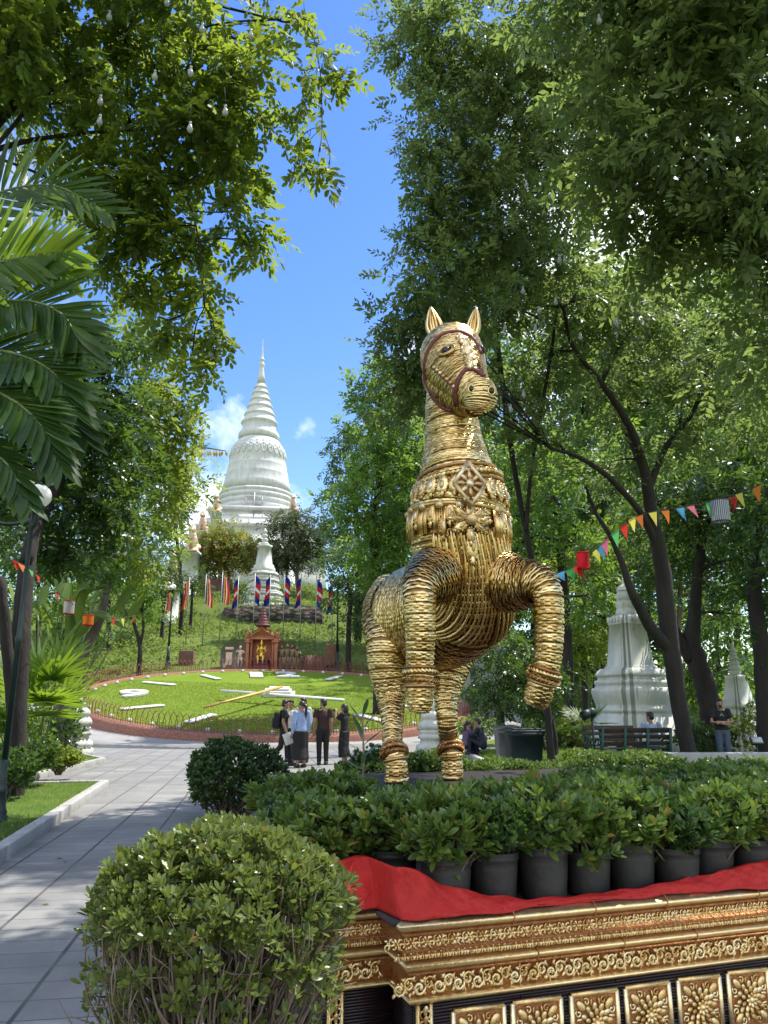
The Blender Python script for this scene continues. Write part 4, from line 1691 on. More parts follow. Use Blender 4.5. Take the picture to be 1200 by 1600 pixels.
def hit(px, py, lift=0.0):
    d = ray(px, py)
    o = np.array([0, 0, EYE])
    ts = np.linspace(7.6, 10.6, 900) / d[1]
    X = o + ts[:, None] * d
    sd = np.full(len(X), 1e9)
    for t in TUBES.values():
        sd = np.minimum(sd, t.sd(X))
    neg = sd < 0
    k = int(np.argmax(neg)) if neg.any() else int(np.argmin(sd))
    return X[k] - d * lift


# nostrils, mouth line
for (px, py) in ((737, 608), (768, 611)):
    c = hit(px, py)
    mb = MB()
    ball(mb, c, (.032, .03, .042), 10, 8)
    e = build('nostril', mb, mat_eye, horse)
    mb = MB()
    a = np.linspace(0, 2 * PI, 18)
    m_ = mpp(px, py, c[1])
    tube(mb, c + np.cos(a)[:, None] * np.array([.04, 0, 0]) + np.sin(a)[:, None] * np.array([0, 0, .05]) - np.array([0, .008, 0]), .010, 6, cap=False)
    build('nostril_rim', mb, mat_weave, horse)
mb = MB()
P = np.array([hit(x, y, .0) for x, y in ((716, 632), (728, 637), (742, 638), (757, 634), (768, 627))])
tube(mb, spline(P, 4), .011, 6)
build('mouth', mb, mat_redgold, horse)


def ring_strap(tb, i, r, m, name, off=.02, tiltv=None, tilt=0.0, keep=None):
    th = np.linspace(0, 2 * PI, 61)
    dirv = np.cos(th)[:, None] * tb.N[i] + np.sin(th)[:, None] * tb.B[i]
    ex = dirv @ tiltv * tilt if tiltv is not None else 0
    P = tb.P[i] + dirv * (tb.R[i] + off) + np.outer(ex, tb.T[i]) if tiltv is not None else tb.P[i] + dirv * (tb.R[i] + off)
    mb = MB()
    tube(mb, P, r, 8, cap=False)
    return build(name, mb, m, horse)


# bridle: straps laid on the face, each along its own line of points
def face_strap(pts, r=.03, name='bridle_strap', beads=False):
    P = np.array([hit(x, y, .012) for x, y in pts])
    P = spline(P, 6)
    mb = MB()
    tube(mb, P, r, 8)
    build(name, mb, mat_strap, horse)
    if beads:
        mb = MB()
        L = np.concatenate([[0], np.cumsum(np.linalg.norm(np.diff(P, axis=0), axis=1))])
        for s in np.arange(.03, L[-1], .075):
            q = np.array([np.interp(s, L, P[:, k]) for k in range(3)])
            ball(mb, q - np.array([0, .03, 0]), (.026, .02, .026), 7, 5)
        build('bridle_bead', mb, mat_pearl, horse)


face_strap([(683, 620), (666, 600), (664, 570), (671, 545), (686, 527), (704, 519), (724, 520), (742, 533), (751, 552)], .028)
face_strap([(671, 608), (677, 622), (690, 636), (706, 642)], .026)
face_strap([(676, 574), (690, 587), (702, 598), (710, 607)], .022, beads=True)
face_strap([(711, 634), (712, 610), (718, 590), (728, 578), (742, 578), (757, 588)], .028)
face_strap([(716, 523), (722, 540), (729, 556), (734, 577)], .024, beads=True)
face_strap([(708, 600), (712, 618), (716, 634)], .024)
# carved plume on the forehead
mb = MB()
for (x, y, r) in ((719, 530, .05), (727, 537, .065), (729, 549, .07), (733, 561, .06), (735, 571, .045)):
    c = hit(x, y, .03)
    ball(mb, c, (r, .035, r * 1.1), 8, 6)
    for k in range(5):
        a = k / 5 * 2 * PI
        ball(mb, c + np.array([math.cos(a) * r, 0, math.sin(a) * r]), (.022, .02, .022), 6, 4)
build('face_ornament', mb, mat_pearl, horse)
# crest along the back of the neck
mb = MB()
for i in range(i_neck, len(torso.P) - 20, 5):
    p, nn = torso.surf(i, -FWD, -.01)
    q = p + nn * .2 + np.array([0, 0, .12])
    tube(mb, [p, (p + q) / 2 + nn * .04, q], [.05, .04, .01], 6)
build('mane', mb, mat_weave, horse)
# collars: rows of carved petals round the neck base and shoulder
ic1, ic2 = idx(torso, 762), idx(torso, 812)


def petal(mbg, mbp, c, out, down, w, h, t=.03):
    s = nrm(np.cross(down, out))
    R = np.stack([s, out, down], -1)
    ball(mbg, c, (w / 2, t, h / 2), 10, 6, R)
    tip = c + down * h * .48
    ball(mbg, tip, (w * .2, t * .8, h * .2), 8, 5, R)
    ball(mbp, c + out * t * .8, (w * .2, t * .6, h * .24), 8, 5, R)
    for k in range(11):
        a = k / 11 * 2 * PI
        f = 1.0 if math.sin(a) < .6 else 1.18
        ball(mbp, c + s * math.cos(a) * w * .43 + down * math.sin(a) * h * .45 * f + out * t * .35, t * .45, 6, 4)


def around(a):
    return FWD * math.cos(a) + SIDE * math.sin(a)


mg, mp_ = MB(), MB()
DOWN = np.array([0, 0, -1.0])
# top roll: braided bands
for dz, r, m_, nme in ((.13, .026, mat_redgold, 'collar_band'), (.05, .041, mat_weave, 'collar_band'), (-.02, .024, mat_redgold, 'collar_band')):
    i = torso.at(torso.L[ic1] + dz)
    mb = MB()
    P = np.array([torso.surf(i, around(a), .02)[0] for a in np.linspace(0, 2 * PI, 72)])
    tube(mb, P, r, 8, cap=False)
    if r > .035:
        for a in np.linspace(0, 2 * PI, 58):
            c, nn = torso.surf(i, around(a), .045)
            s = nrm(np.cross(DOWN, nn))
            ball(mb, c, (.055, .03, .035), 7, 5, np.stack([nrm(s + DOWN * .7), nn, nrm(DOWN - s * .7)], -1))
    build(nme, mb, m_, horse)
i = torso.at(torso.L[ic1] - .13)
for a in np.linspace(0, 2 * PI, 25)[:-1]:
    if abs(math.atan2(math.sin(a), math.cos(a))) < .2:
        continue
    c, nn = torso.surf(i, around(a), .028)
    petal(mg, mp_, c, nn, nrm(DOWN + nn * .15), .17, .24)
build('collar_petal', mg, mat_weave, horse)
build('collar_bead', mp_, mat_pearl, horse)
# diamond plaque
cp_ = hit(733, 757, .13)
nn = nrm(FWD * .95 + np.array([-.12, 0, .12]))
s = nrm(np.cross(np.array([0, 0, 1.0]), nn))
up_ = np.cross(nn, s)
m_ = mpp(733, 757, cp_[1])
hw, hh = 25 * m_, 37 * m_
mb = MB()
V = [cp_ + s * x * hw + up_ * y * hh + nn * z for z in (-.03, .02) for x, y in ((0, -1), (1, 0), (0, 1), (-1, 0))]
mb.add(np.array(V), [(0, 1, 5, 4), (1, 2, 6, 5), (2, 3, 7, 6), (3, 0, 4, 7), (4, 5, 6, 7), (3, 2, 1, 0)])
pl = build('diamond_plaque', mb, mat_redgold, horse, smooth=False)
mb = MB()
C4 = [cp_ + s * x * hw + up_ * y * hh + nn * .025 for x, y in ((0, -1), (1, 0), (0, 1), (-1, 0), (0, -1))]
for a, b in zip(C4[:-1], C4[1:]):
    tube(mb, [a, b], .028, 6)
R = np.stack([s, nn, up_], -1)
for k in range(8):
    a = k / 8 * 2 * PI
    dd = s * math.cos(a) + up_ * math.sin(a)
    tt = np.cross(nn, dd)
    ball(mb, cp_ + dd * .105 + nn * .03, (.03, .03, .06), 8, 5, np.stack([tt, nn, dd], -1))
for k in range(14):
    a = k / 14 * 2 * PI
    dd = s * math.cos(a) * .75 + up_ * math.sin(a) * 1.1
    ball(mb, cp_ + dd * .17 + nn * .025, .022, 6, 4)
ball(mb, cp_ + nn * .03, (.055, .045, .055), 10, 6, R)
for sg in (-1, 1):
    for q in range(3):
        for sd_ in (-1, 0, 1):
            ball(mb, cp_ + up_ * sg * (.19 - q * .0 + .045 * (1 - abs(sd_)) ) + s * sd_ * (.05 + .012 * q) + nn * .025, (.02, .025, .04), 6, 5, R)
build('plaque_carving', mb, mat_pearl, horse)
# tassel row
mg, mp_, mt = MB(), MB(), MB()
i = torso.at(torso.L[ic2] + .05)
P = np.array([torso.surf(i, around(a), .015)[0] for a in np.linspace(0, 2 * PI, 80)])
tube(mg, P, .035, 8, cap=False)
for k, a in enumerate(np.linspace(0, 2 * PI, 33)[:-1]):
    an = math.atan2(math.sin(a), math.cos(a))
    if abs(an) < .32:
        continue
    c, nn = torso.surf(i, around(a), .028)
    if k % 2:
        petal(mg, mp_, c + DOWN * .12, nn, nrm(DOWN + nn * .1), .13, .26)
    else:
        sd_ = nrm(np.cross(DOWN, nn))
        for q in range(-3, 4):
            x = c + sd_ * q * .022 + DOWN * .03
            tube(mt, [x, x + DOWN * .16 + nn * .03, x + DOWN * .33 + nn * .02], [.010, .013, .008], 5)
        ball(mp_, c + DOWN * .02, (.06, .04, .05), 8, 5)
# centre flower and pendant
cf = hit(735, 812, .05)
nf = nrm(FWD + np.array([0, 0, .05]))
sf = nrm(np.cross(np.array([0, 0, 1.0]), nf))
for k, (a, L_) in enumerate(((0, .15), (180, .15), (90, .1), (270, .18), (35, .13), (145, .13), (215, .14), (325, .14))):
    a = math.radians(a)
    dd = sf * math.cos(a) + np.array([0, 0, 1.0]) * math.sin(a)
    petal(mg, mp_, cf + dd * L_, nf, dd, .12, .2, .028)
ball(mp_, cf + nf * .04, (.075, .05, .075), 12, 8)
petal(mg, mp_, hit(738, 852, .02), nf, DOWN, .17, .36, .035)
petal(mg, mp_, hit(693, 822, .04), nf, DOWN, .14, .28, .03)
build('breast_petal', mg, mat_weave, horse)
build('breast_bead', mp_, mat_pearl, horse)
build('tassel', mt, mat_weave, horse)
# saddle cloth fringe on the rump
mt = MB()
for k in range(26):
    t = k / 25
    i = int(8 + 50 * t)
    p, nn = torso.surf(min(i, 70), np.array([-.75 + .5 * (1 - t), .5 - .6 * t, .7]), .03)
    tube(mt, [p, p + nn * .05 + DOWN * .2, p + DOWN * .5 + nn * .1], [.03, .035, .015], 5)
build('rump_fringe', mt, mat_weave, horse)

# anklets and hooves
for k, (pa, pb) in dict(hindl=(1168, 1187), hindr=(1160, 1180), forel=(1042, 1072), forer=(1046, 1066)).items():
    t = TUBES[k]
    ia, ib = t.near_py(pa), t.near_py(pb)
    mb, mp2 = MB(), MB()
    for q, f in enumerate(np.linspace(0, 1, 4)):
        i = int(round(ia + (ib - ia) * f))
        th = np.linspace(0, 2 * PI, 49)
        dirv = np.cos(th)[:, None] * t.N[i] + np.sin(th)[:, None] * t.B[i]
        tube(mb, t.P[i] + dirv * (t.R[i] + (.008 if q in (0, 3) else .018)), .021 if q in (0, 3) else .027, 8, cap=False)
        if q in (1, 2):
            for a in np.linspace(0, 2 * PI, 27)[:-1]:
                w = math.cos(a) * t.N[i] + math.sin(a) * t.B[i]
                tt = nrm(np.cross(w, t.T[i]))
                ball(mp2, t.P[i] + w * (t.R[i] + .04), (.042, .022, .024), 7, 5, np.stack([nrm(tt + t.T[i] * .8 * (1 if q == 1 else -1)), w, nrm(t.T[i] - tt * .8)], -1))
    an = build('anklet', mb, mat_redgold, horse)
    build('anklet_braid', mp2, mat_weave if k[0] == 'f' else mat_redgold, horse)
    mb = MB()
    i0 = int(ib + (len(t.P) - 1 - ib) * .12)
    tube(mb, t.P[i0:] , t.R[i0:] * 1.0 + .004, 24)
    build('hoof', mb, mat_hoof, horse)
# ------------------------------------------------------------------ the platform with its gilded cornice
mat_purple = pmat('dark_purple_rattan', (.026, .009, .013), (.012, .005, .007), .45, scale=9, bump=.3, bscale=70, bdist=.004, island=True)
mat_gold = goldmat('gilded_moulding', (.94, .77, .44), (.80, .58, .26), (.48, .26, .09), .3, scale=6, island=True, bump=.3, stretch=None, bs=40)
mat_goldc = goldmat('gilded_carving', (.95, .78, .44), (.78, .55, .22), (.44, .22, .07), .3, scale=16, island=True, bump=.3, bs=110)
mat_redback = goldmat('red_gold_ground', (.90, .68, .32), (.76, .46, .17), (.44, .16, .06), .42, scale=26, island=False, bump=.9, bs=120, metal=.75)
mat_deck = pmat('dark_deck', (.035, .015, .018), (.016, .008, .009), .5, scale=3, bump=.3, bscale=30, bdist=.006, stretch=(1, 8, 1))

OUT = .10                                  # how far the cornice stands out from the wall
WU, WV = OUT, OUT                          # wall corner inside the cornice corner
PW, PD, SB, SV = 5.2, 7.3, .34, .26
LB, LV = .95, 2.3                          # the path side steps in behind the front block
plan = [(0 + OUT, 0 + OUT), (PW - OUT, OUT), (PW - OUT, SV + OUT), (PW + SB - OUT, SV + OUT), (PW + SB - OUT, PD), (LB, PD), (LB, LV), (-SB + OUT, LV), (-SB + OUT, SV + OUT), (OUT, SV + OUT)]
plan_xy = np.array([plat(u, v)[:2] for u, v in plan])
root = thing('platform', 'big dark platform with a carved gold cornice and square rosette panels', 'platform', plat(PW / 2, PD / 2, 0))
mb = MB()
poly_prism(mb, plan_xy, 0, PZ - .03)
build('plinth_body', mb, mat_purple, root, smooth=False)
# woven sticks covering the front faces
mb = MB()


def sticks(u0, u1, v, axis='u'):
    z = .02
    while z < PZ - .33:
        u = u0
        while u < u1:
            L = min(.5 + .9 * rng.random(), u1 - u)
            a = plat(u, v - .006 - .003 * rng.random(), z) if axis == 'u' else plat(v - .006, u, z)
            b = plat(u + L - .006, v - .006 - .003 * rng.random(), z + rng.normal() * .001) if axis == 'u' else plat(v - .006, u + L - .006, z)
            tube(mb, [a, b], .0062, 6)
            u += L
        z += .0125
sticks(OUT, PW - OUT, OUT)
sticks(-SB + OUT, OUT, SV + OUT)
sticks(OUT + .01, SV + OUT, OUT, 'v')
build('stick_facing', mb, mat_purple, root)
mb = MB()
poly_prism(mb, np.array([plat(u, v)[:2] for u, v in [(-.02, -.02 + .06), (PW, .04), (PW, SV), (PW + SB, SV), (PW + SB, PD + .05), (LB - .08, PD + .05), (LB - .08, LV + .06), (-SB, LV + .06), (-SB, SV + .04), (-.02, SV + .04)]]), PZ - .03, PZ - .012)
build('deck', mb, mat_deck, root, smooth=False)


def arc(o0, z0, o1, z1, bulge, n=6):
    out = []
    for i in range(n + 1):
        t = i / n
        out.append((o0 + (o1 - o0) * t + bulge * math.sin(PI * t), z0 + (z1 - z0) * t))
    return out


def cornice(path, closed=False):
    for nm_, prof, m_ in (('cornice_roll', [(-.02, PZ + .004)] + arc(.055, PZ, .06, PZ - .058, .045) + [(.0, PZ - .06)], mat_gold),
                          ('cornice_band', [(.0, PZ - .058), (.07, PZ - .060), (.072, PZ - .068), (.062, PZ - .07), (.060, PZ - .125), (.07, PZ - .127), (.066, PZ - .135), (.0, PZ - .137)], mat_redback),
                          ('cornice_bead', [(.0, PZ - .136), (.046, PZ - .138), (.036, PZ - .172), (.0, PZ - .174)], mat_redback),
                          ('cornice_roll', [(.0, PZ - .172)] + arc(.03, PZ - .174, .025, PZ - .222, .03) + [(.0, PZ - .224)], mat_gold),
                          ('cornice_band', [(.0, PZ - .222), (.034, PZ - .224), (.034, PZ - .232), (.018, PZ - .236), (.014, PZ - .318), (.0, PZ - .322)], mat_redback),
                          ('cornice_roll', [(.0, PZ - .318)] + arc(.02, PZ - .319, .02, PZ - .350, .018) + [(.0, PZ - .352)], mat_gold)):
        mb = MB()
        sweep_poly(mb, path, prof, closed)
        build(nm_, mb, m_, root, smooth=nm_ == 'cornice_roll')


# open path, walking so that outwards is on the right hand side
cpath = np.array([plat(u, v)[:2] for u, v in [(LB, PD), (LB, LV), (-SB + OUT, LV), (-SB + OUT, SV + OUT), (OUT, SV + OUT), (OUT, OUT), (PW - OUT, OUT), (PW - OUT, SV + OUT), (PW + SB - OUT, SV + OUT), (PW + SB - OUT, PD)]])
cornice(cpath)
# joints in the rolled mouldings
mb = MB()
for v_, u_list in ((OUT, (.52, .95, 1.38, 1.9, 2.4, 3.0)),):
    for u in u_list:
        for o, z, r in ((.058, PZ - .029, .05), (.03, PZ - .198, .035)):
            a = np.linspace(-PI / 2, PI / 2, 9)
            uo = u + rng.normal() * .02 + (.17 if z < .6 else 0)
            P = [plat(uo, v_ - o - math.cos(t) * r * .9, z + math.sin(t) * r * .72) for t in a]
            tube(mb, P, .0032, 5)
build('moulding_seam', mb, mat_redback, root)


def curl(mb, c, e1, e2, n, r, turns=1.1, flip=1, t=.006, a0=0.0):
    k = 11
    P = []
    for i in range(k):
        f = i / (k - 1)
        a = a0 + flip * f * turns * 2 * PI
        rr_ = r * (1 - .75 * f)
        P.append(c + (e1 * math.cos(a) + e2 * math.sin(a)) * rr_ + n * t * .6)
    tube(mb, P, np.linspace(t * .7, t * 1.1, k), 5)


def rosette(mb, c, e1, e2, n, r, k=6):
    for i in range(k):
        a = i / k * 2 * PI
        d = e1 * math.cos(a) + e2 * math.sin(a)
        ball(mb, c + d * r * .62, (r * .24, r * .22, r * .42), 6, 4, np.stack([np.cross(n, d), n, d], -1))
    ball(mb, c + n * r * .12, (r * .3, r * .3, r * .3), 7, 5)


E1, E2, EN = np.array([*UU, 0]), np.array([0, 0, 1.0]), np.array([*(-VV), 0])


def carve_band(u0, u1, v, z, h, out, step, style):
    mb = MB()
    u = u0 + step / 2
    k = 0
    while u < u1 - step * .3:
        c = plat(u, v - out, z)
        j = rng.normal() * .0015
        if style == 0:
            if k % 2:
                rosette(mb, c + E2 * j, E1, E2, EN, h * .46, 6)
            else:
                for fl in (-1, 1):
                    curl(mb, c + E1 * fl * h * .18 + E2 * fl * h * .15, E1, E2, EN, h * .3, 1.0, fl, .0045, PI / 2 * fl)
                    ball(mb, c - E2 * fl * h * .3 + E1 * fl * h * .3, (h * .14, .007, h * .09), 6, 4)
        elif style == 1:
            for q in (-1, 0, 1):
                d = nrm(E1 * q * .6 - E2)
                ball(mb, c + d * h * .12 + E1 * q * h * .26, (h * .15, .009, h * .34), 6, 4, np.stack([np.cross(EN, d), EN, d], -1))
            ball(mb, c + E2 * h * .3, h * .15, 6, 4)
        else:
            fl = 1 if k % 2 else -1
            curl(mb, c + E2 * fl * h * .08, E1, E2, EN, h * .36, 1.15, fl, .0075, rng.random() * .6)
            rosette(mb, c + E1 * step * .08 + E2 * fl * h * .06, E1, E2, EN, h * .2, 5)
            for q in range(4):
                a = q * PI / 2 + .7 + rng.random() * .4
                d = E1 * math.cos(a) + E2 * math.sin(a)
                ball(mb, c + d * h * .42, (h * .09, .009, h * .17), 6, 4, np.stack([np.cross(EN, d), EN, d], -1))
        for q in range(3):
            e = c + E1 * (rng.random() - .5) * step + E2 * (rng.random() - .5) * h * .85
            ball(mb, e, (h * .08, .005, h * .10), 5, 4)
        u += step
        k += 1
    return mb


for (u0, u1, v) in ((-.05, 3.6, OUT), (-SB - .05, OUT - .07, SV + OUT)):
    build('carved_scroll', carve_band(u0, u1, v, PZ - .098, .056, .062, .034, 0), mat_goldc, root)
    build('carved_leaf_row', carve_band(u0 + .05, u1, v, PZ - .155, .038, .042, .028, 1), mat_goldc, root)
    build('carved_scroll', carve_band(u0 + .05, u1, v, PZ - .277, .084, .018, .046, 2), mat_goldc, root)


def leaf_post(u, v):
    mb = MB()
    for du in (-.028, .03):
        tube(mb, [plat(u + du, v - .012, .0), plat(u + du, v - .012, PZ - .354)], .011, 8)
    for k in range(9):
        z = .03 + k * .038
        for fl in (-1, 1):
            c = plat(u + fl * .008, v - .02, z)
            curl(mb, c, E1, E2, EN, .019, .9, fl, .006, -PI / 2)
        d = nrm(E2 + EN * .5)
        ball(mb, plat(u, v - .03, z + .015), (.012, .009, .024), 7, 5, np.stack([E1, np.cross(d, E1), d], -1))
    build('leaf_post', mb, mat_goldc, root)


leaf_post(OUT + .04, OUT)
leaf_post(-SB + OUT + .06, SV + OUT)
# the square rosette panels
for k in range(10):
    uc = .385 + k * .295 + rng.normal() * .004
    w = .243
    zc = .205
    mb = MB()
    box(mb, plat(uc, OUT - .010, zc), (w, .016, w), rot('Z', math.atan2(UU[1], UU[0])), .003)
    pn = build('rosette_panel', mb, mat_redback, root, smooth=False)
    mb = MB()
    rtilt = rng.normal() * .012
    e1 = E1 * math.cos(rtilt) + E2 * math.sin(rtilt)
    e2 = E2 * math.cos(rtilt) - E1 * math.sin(rtilt)
    c = plat(uc, OUT - .020, zc)
    q = w / 2
    cor = [c + e1 * a * q + e2 * b * q for a, b in ((-1, -1), (1, -1), (1, 1), (-1, 1), (-1, -1))]
    for a, b in zip(cor[:-1], cor[1:]):
        tube(mb, [a + (a - b) * .0, b], .0125, 8)
    build('frame', mb, mat_gold, pn)
    mb = MB()
    for ring_, (rr_, n, l, wd, z_) in enumerate(((.022, 8, .014, .009, .016), (.044, 10, .02, .012, .011), (.066, 12, .022, .013, .007))):
        for i in range(n):
            a = i / n * 2 * PI + ring_ * .3
            d = e1 * math.cos(a) + e2 * math.sin(a)
            ball(mb, c + d * rr_ + EN * z_, (wd, .008, l), 7, 5, np.stack([np.cross(EN, d), EN, nrm(d + EN * .3)], -1))
    ball(mb, c + EN * .016, (.015, .012, .015), 9, 6)
    for a in (PI / 4, 3 * PI / 4, 5 * PI / 4, 7 * PI / 4):
        d = e1 * math.cos(a) + e2 * math.sin(a)
        t = np.cross(EN, d)
        ball(mb, c + d * .105 + EN * .006, (.018, .009, .03), 8, 5, np.stack([t, EN, d], -1))
        for fl in (-1, 1):
            curl(mb, c + d * .094 + t * fl * .03, d, t * fl, EN, .017, 1.0, 1, .0055)
            ball(mb, c + d * .075 + t * fl * .045 + EN * .005, (.01, .007, .017), 6, 4, np.stack([t, EN, nrm(d + t * fl)], -1))
    build('rosette', mb, mat_goldc, pn)

# ------------------------------------------------------------------ the red cloth along the front
mat_cloth = bpy.data.materials.new('red_satin_cloth')
nt = nodes_of(mat_cloth)
co = obco(nt)
n1 = noise(nt, co, 4, 5)
n2 = noise(nt, co, 340, 3)
n3 = noise(nt, mscale(nt, co, (6, 6, 4)), 4, 7, .7, 1.5)
finish(nt, mixc(nt, n1, (.48, .012, .012), (.66, .035, .022)), .48, bump=math_(nt, 'ADD', math_(nt, 'MULTIPLY', n2, .12), n3), bstr=.7, bdist=.02, trans=.12, tcol=(.6, .03, .02), spec=.4)
mb = MB()
nu, nv = 420, 30
P = np.zeros((nu, nv, 3))
us = np.linspace(-.42, 3.9, nu)
r1 = np.random.default_rng(3)
ph = r1.random(14) * 6
for i, u in enumerate(us):
    # height of the upper edge, sagging in front of the pots
    top = np.interp(u, [-.42, -.1, .07, .10, .22, .42, .62, .95, 1.3, 1.7, 2.2, 3.0, 3.9], [.20, .205, .20, .19, .12, .06, .022, .015, .03, .065, .12, .15, .12])
    vb = np.interp(u, [-.42, -.02, .02, .12, .35, 3.9], [SV + .05, SV + .06, .10, .07, .055, .06])
    spr = np.interp(u, [.3, .62, 1.4, 2.0], [1.0, .35, .4, .9])
    for j in range(nv):
        t = j / (nv - 1)
        fold = .014 * math.sin(u * 23 + ph[0] + 2.0 * t) + .010 * math.sin(u * 41 + ph[1] - 3 * t) + .012 * math.sin(u * 11 + ph[2] + 5 * t)
        fold *= np.interp(u, [-.42, .3, .6, 3.9], [1.2, 1.2, .7, .9])
        fold += .010 * abs(math.sin(u * 7.3 + 2.6 * t + ph[7])) ** 3 - .009 * abs(math.sin(u * 15.1 - 4 * t + ph[8])) ** 4 + .006 * abs(math.sin(u * 33 + 6 * t + ph[9])) ** 3
        z = PZ + .006 + top * t + .004 * math.sin(u * 31 + ph[3]) * t
        v = vb - .05 * spr * (1 - t) ** 2 + .03 * spr * t + spr * fold * (.3 + .7 * t) - .012 * math.sin(PI * t)
        if j == 0:
            z = PZ - .004 + .004 * math.sin(u * 17 + ph[5])
            v -= spr * (.02 + .014 * math.sin(u * 9 + ph[6]) + .008 * math.sin(u * 27))
        if j >= nv - 3:      # rolled over backwards at the top
            k = j - (nv - 4)
            v += .010 * spr * k * k
            z -= .004 * k * k
        P[i, j] = plat(u, v, z)
sheet(mb, P)
cl_ = build('red_cloth', mb, mat_cloth, None, loc=plat(1.5, .1))
cl_.modifiers.new('t', 'SOLIDIFY').thickness = .004
tag(cl_, 'long red cloth gathered along the platform edge in front of the black pots', 'cloth')
# the cloth also runs back along the side of the platform, at the foot of the plants
mb = MB()
P = np.zeros((90, 8, 3))
for i, v in enumerate(np.linspace(1.1, LV - .05, 90)):
    for j in range(8):
        t = j / 7
        P[i, j] = plat(-SB - .02 + .06 * t + .014 * math.sin(v * 14 + t * 2), v, PZ + .0 + .12 * t + .01 * math.sin(v * 9))
sheet(mb, P)
c2l = build('red_cloth', mb, mat_cloth, None, loc=plat(-.3, 3))
c2l.modifiers.new('t', 'SOLIDIFY').thickness = .004
tag(c2l, 'red cloth band running back along the path side of the platform', 'cloth')

# ------------------------------------------------------------------ potted shrubs
mat_pot = pmat('black_nursery_plastic', (.008, .008, .009), (.034, .031, .027), .55, scale=4, bump=.5, bscale=30, bdist=.006, detail=9)
mat_soil = pmat('potting_soil', (.035, .025, .018), (.015, .011, .008), .95, scale=30, bump=.8, bscale=80, bdist=.02)
mat_twig = pmat('grey_brown_twig', (.22, .17, .125), (.11, .08, .06), .85, scale=9, bump=.4, bscale=60, bdist=.003)
mat_ixora = leafmat('glossy_shrub_leaf', (.038, .078, .016), (.085, .15, .028), (.17, .235, .045), (.28, .40, .055), .30, .36, 3.0, .45, odd=(.975, (.26, .19, .04)))
mat_ixora2 = leafmat('dark_shrub_leaf', (.018, .045, .014), (.040, .085, .022), (.085, .14, .034), (.12, .22, .03), .25, .33, 3.0, .5)
mat_petal = pmat('red_flower_petal', (.62, .03, .02), (.5, .02, .015), .5)


def rosettes(mb, P, D, k, L, w, open_=.75, tpl=LEAFOV):
    """whorls of k leaves at P facing D"""
    N = len(P)
    B = basis(D, rand_dir(N))
    e1, ax, e2 = B[:, :, 0], B[:, :, 1], B[:, :, 2]
    for j in range(k):
        a = 2.399 * j + rng.random(N) * .6
        o = (open_ * (.45 + .75 * j / k))[None] if hasattr(open_, '__len__') else open_ * (.35 + 1.0 * (j / k)) + rng.normal(size=N) * .13
        side = np.cos(a)[:, None] * e1 + np.sin(a)[:, None] * e2
        d = ax * np.cos(o)[:, None] + side * np.sin(o)[:, None]
        nn = ax * np.sin(o)[:, None] - side * np.cos(o)[:, None]
        sc = L * (.65 + .5 * rng.random(N)) * (.7 + .4 * j / k)
        leaf_array(mb, P + side * .004 + ax * (.012 - .02 * j / k), d, nn + rng.normal(size=(N, 3)) * .15, sc, sc * w, tpl)


def shrub_geo(seed, rad, h0, h1, tips, L, w, k=9, flat=.8, base=(0, 0, 0), stem_r=.004, low=.15, squash=(1, 1)):
    """bushy plant: stems fan out from the base and end in whorls on a dome; returns leaves, stems"""
    global rng
    old, rng_ = rng, np.random.default_rng(seed)
    rng = rng_
    lv, stm = MB(), MB()
    dirs = rand_dir(tips)
    dirs[:, 2] = np.where(rng.random(tips) < low * 2.2, -.5 * np.abs(dirs[:, 2]), np.abs(dirs[:, 2]) * flat)
    dirs = nrm(dirs)
    rr_ = (.62 + .42 * rng.random(tips) ** .6)
    mid = (h0 + h1) / 2
    P = np.stack([dirs[:, 0] * rad * squash[0], dirs[:, 1] * rad * squash[1], np.where(dirs[:, 2] > 0, dirs[:, 2] * (h1 - mid), dirs[:, 2] * (mid - h0) * 1.0)], -1) * rr_[:, None] + np.array([0, 0, mid])
    P += rng.normal(size=P.shape) * rad * .07
    D = nrm(dirs * .6 + np.array([0, 0, .8]) + rng.normal(size=(tips, 3)) * .25)
    rosettes(lv, P + np.asarray(base), D, k, L, w)
    # leaves along the last bit of stem
    for q in (.82, .66):
        Q = P * q + np.array([0, 0, 1]) * (P[:, 2:] * (1 - q)) * .75
        rosettes(lv, Q[::1 if q < .7 else 2] + np.asarray(base), D[::1 if q < .7 else 2], 5, L * .95, w, 1.25)
    for i in range(0, tips, max(1, tips // 45)):
        a = np.array([rng.normal() * .03, rng.normal() * .03, h0 - .12])
        m_ = (a + P[i]) / 2 + np.array([-P[i][0] * .1, -P[i][1] * .1, .04]) + rng.normal(size=3) * .02
        tube(stm, spline([a, m_, P[i]], 4) + np.asarray(base), np.linspace(stem_r * 1.5, stem_r * .5, 9), 5)
    rng = old
    return lv, stm


def pot_geo(r, h):
    mb = MB()
    prof = [(r * .78, 0), (r * .82, .01)] + [(r * (.82 + .12 * t) + (.0025 if q % 2 else 0), h * (.04 + .66 * t)) for q, t in enumerate(np.linspace(0, 1, 19))] + [ (r * .95, h * .82), (r * 1.0, h * .84), (r * 1.02, h * .9), (r * .985, h * .92), (r * 1.03, h * .96), (r * 1.03, h), (r * .96, h), (r * .94, h * .9)]
    lathe(mb, prof, n=28, cap=False)
    sl_ = MB()
    lathe(sl_, [(r * .95, h * .9), (r * .5, h * .93), (.005, h * .94)], n=20, cap=False)
    return mb, sl_


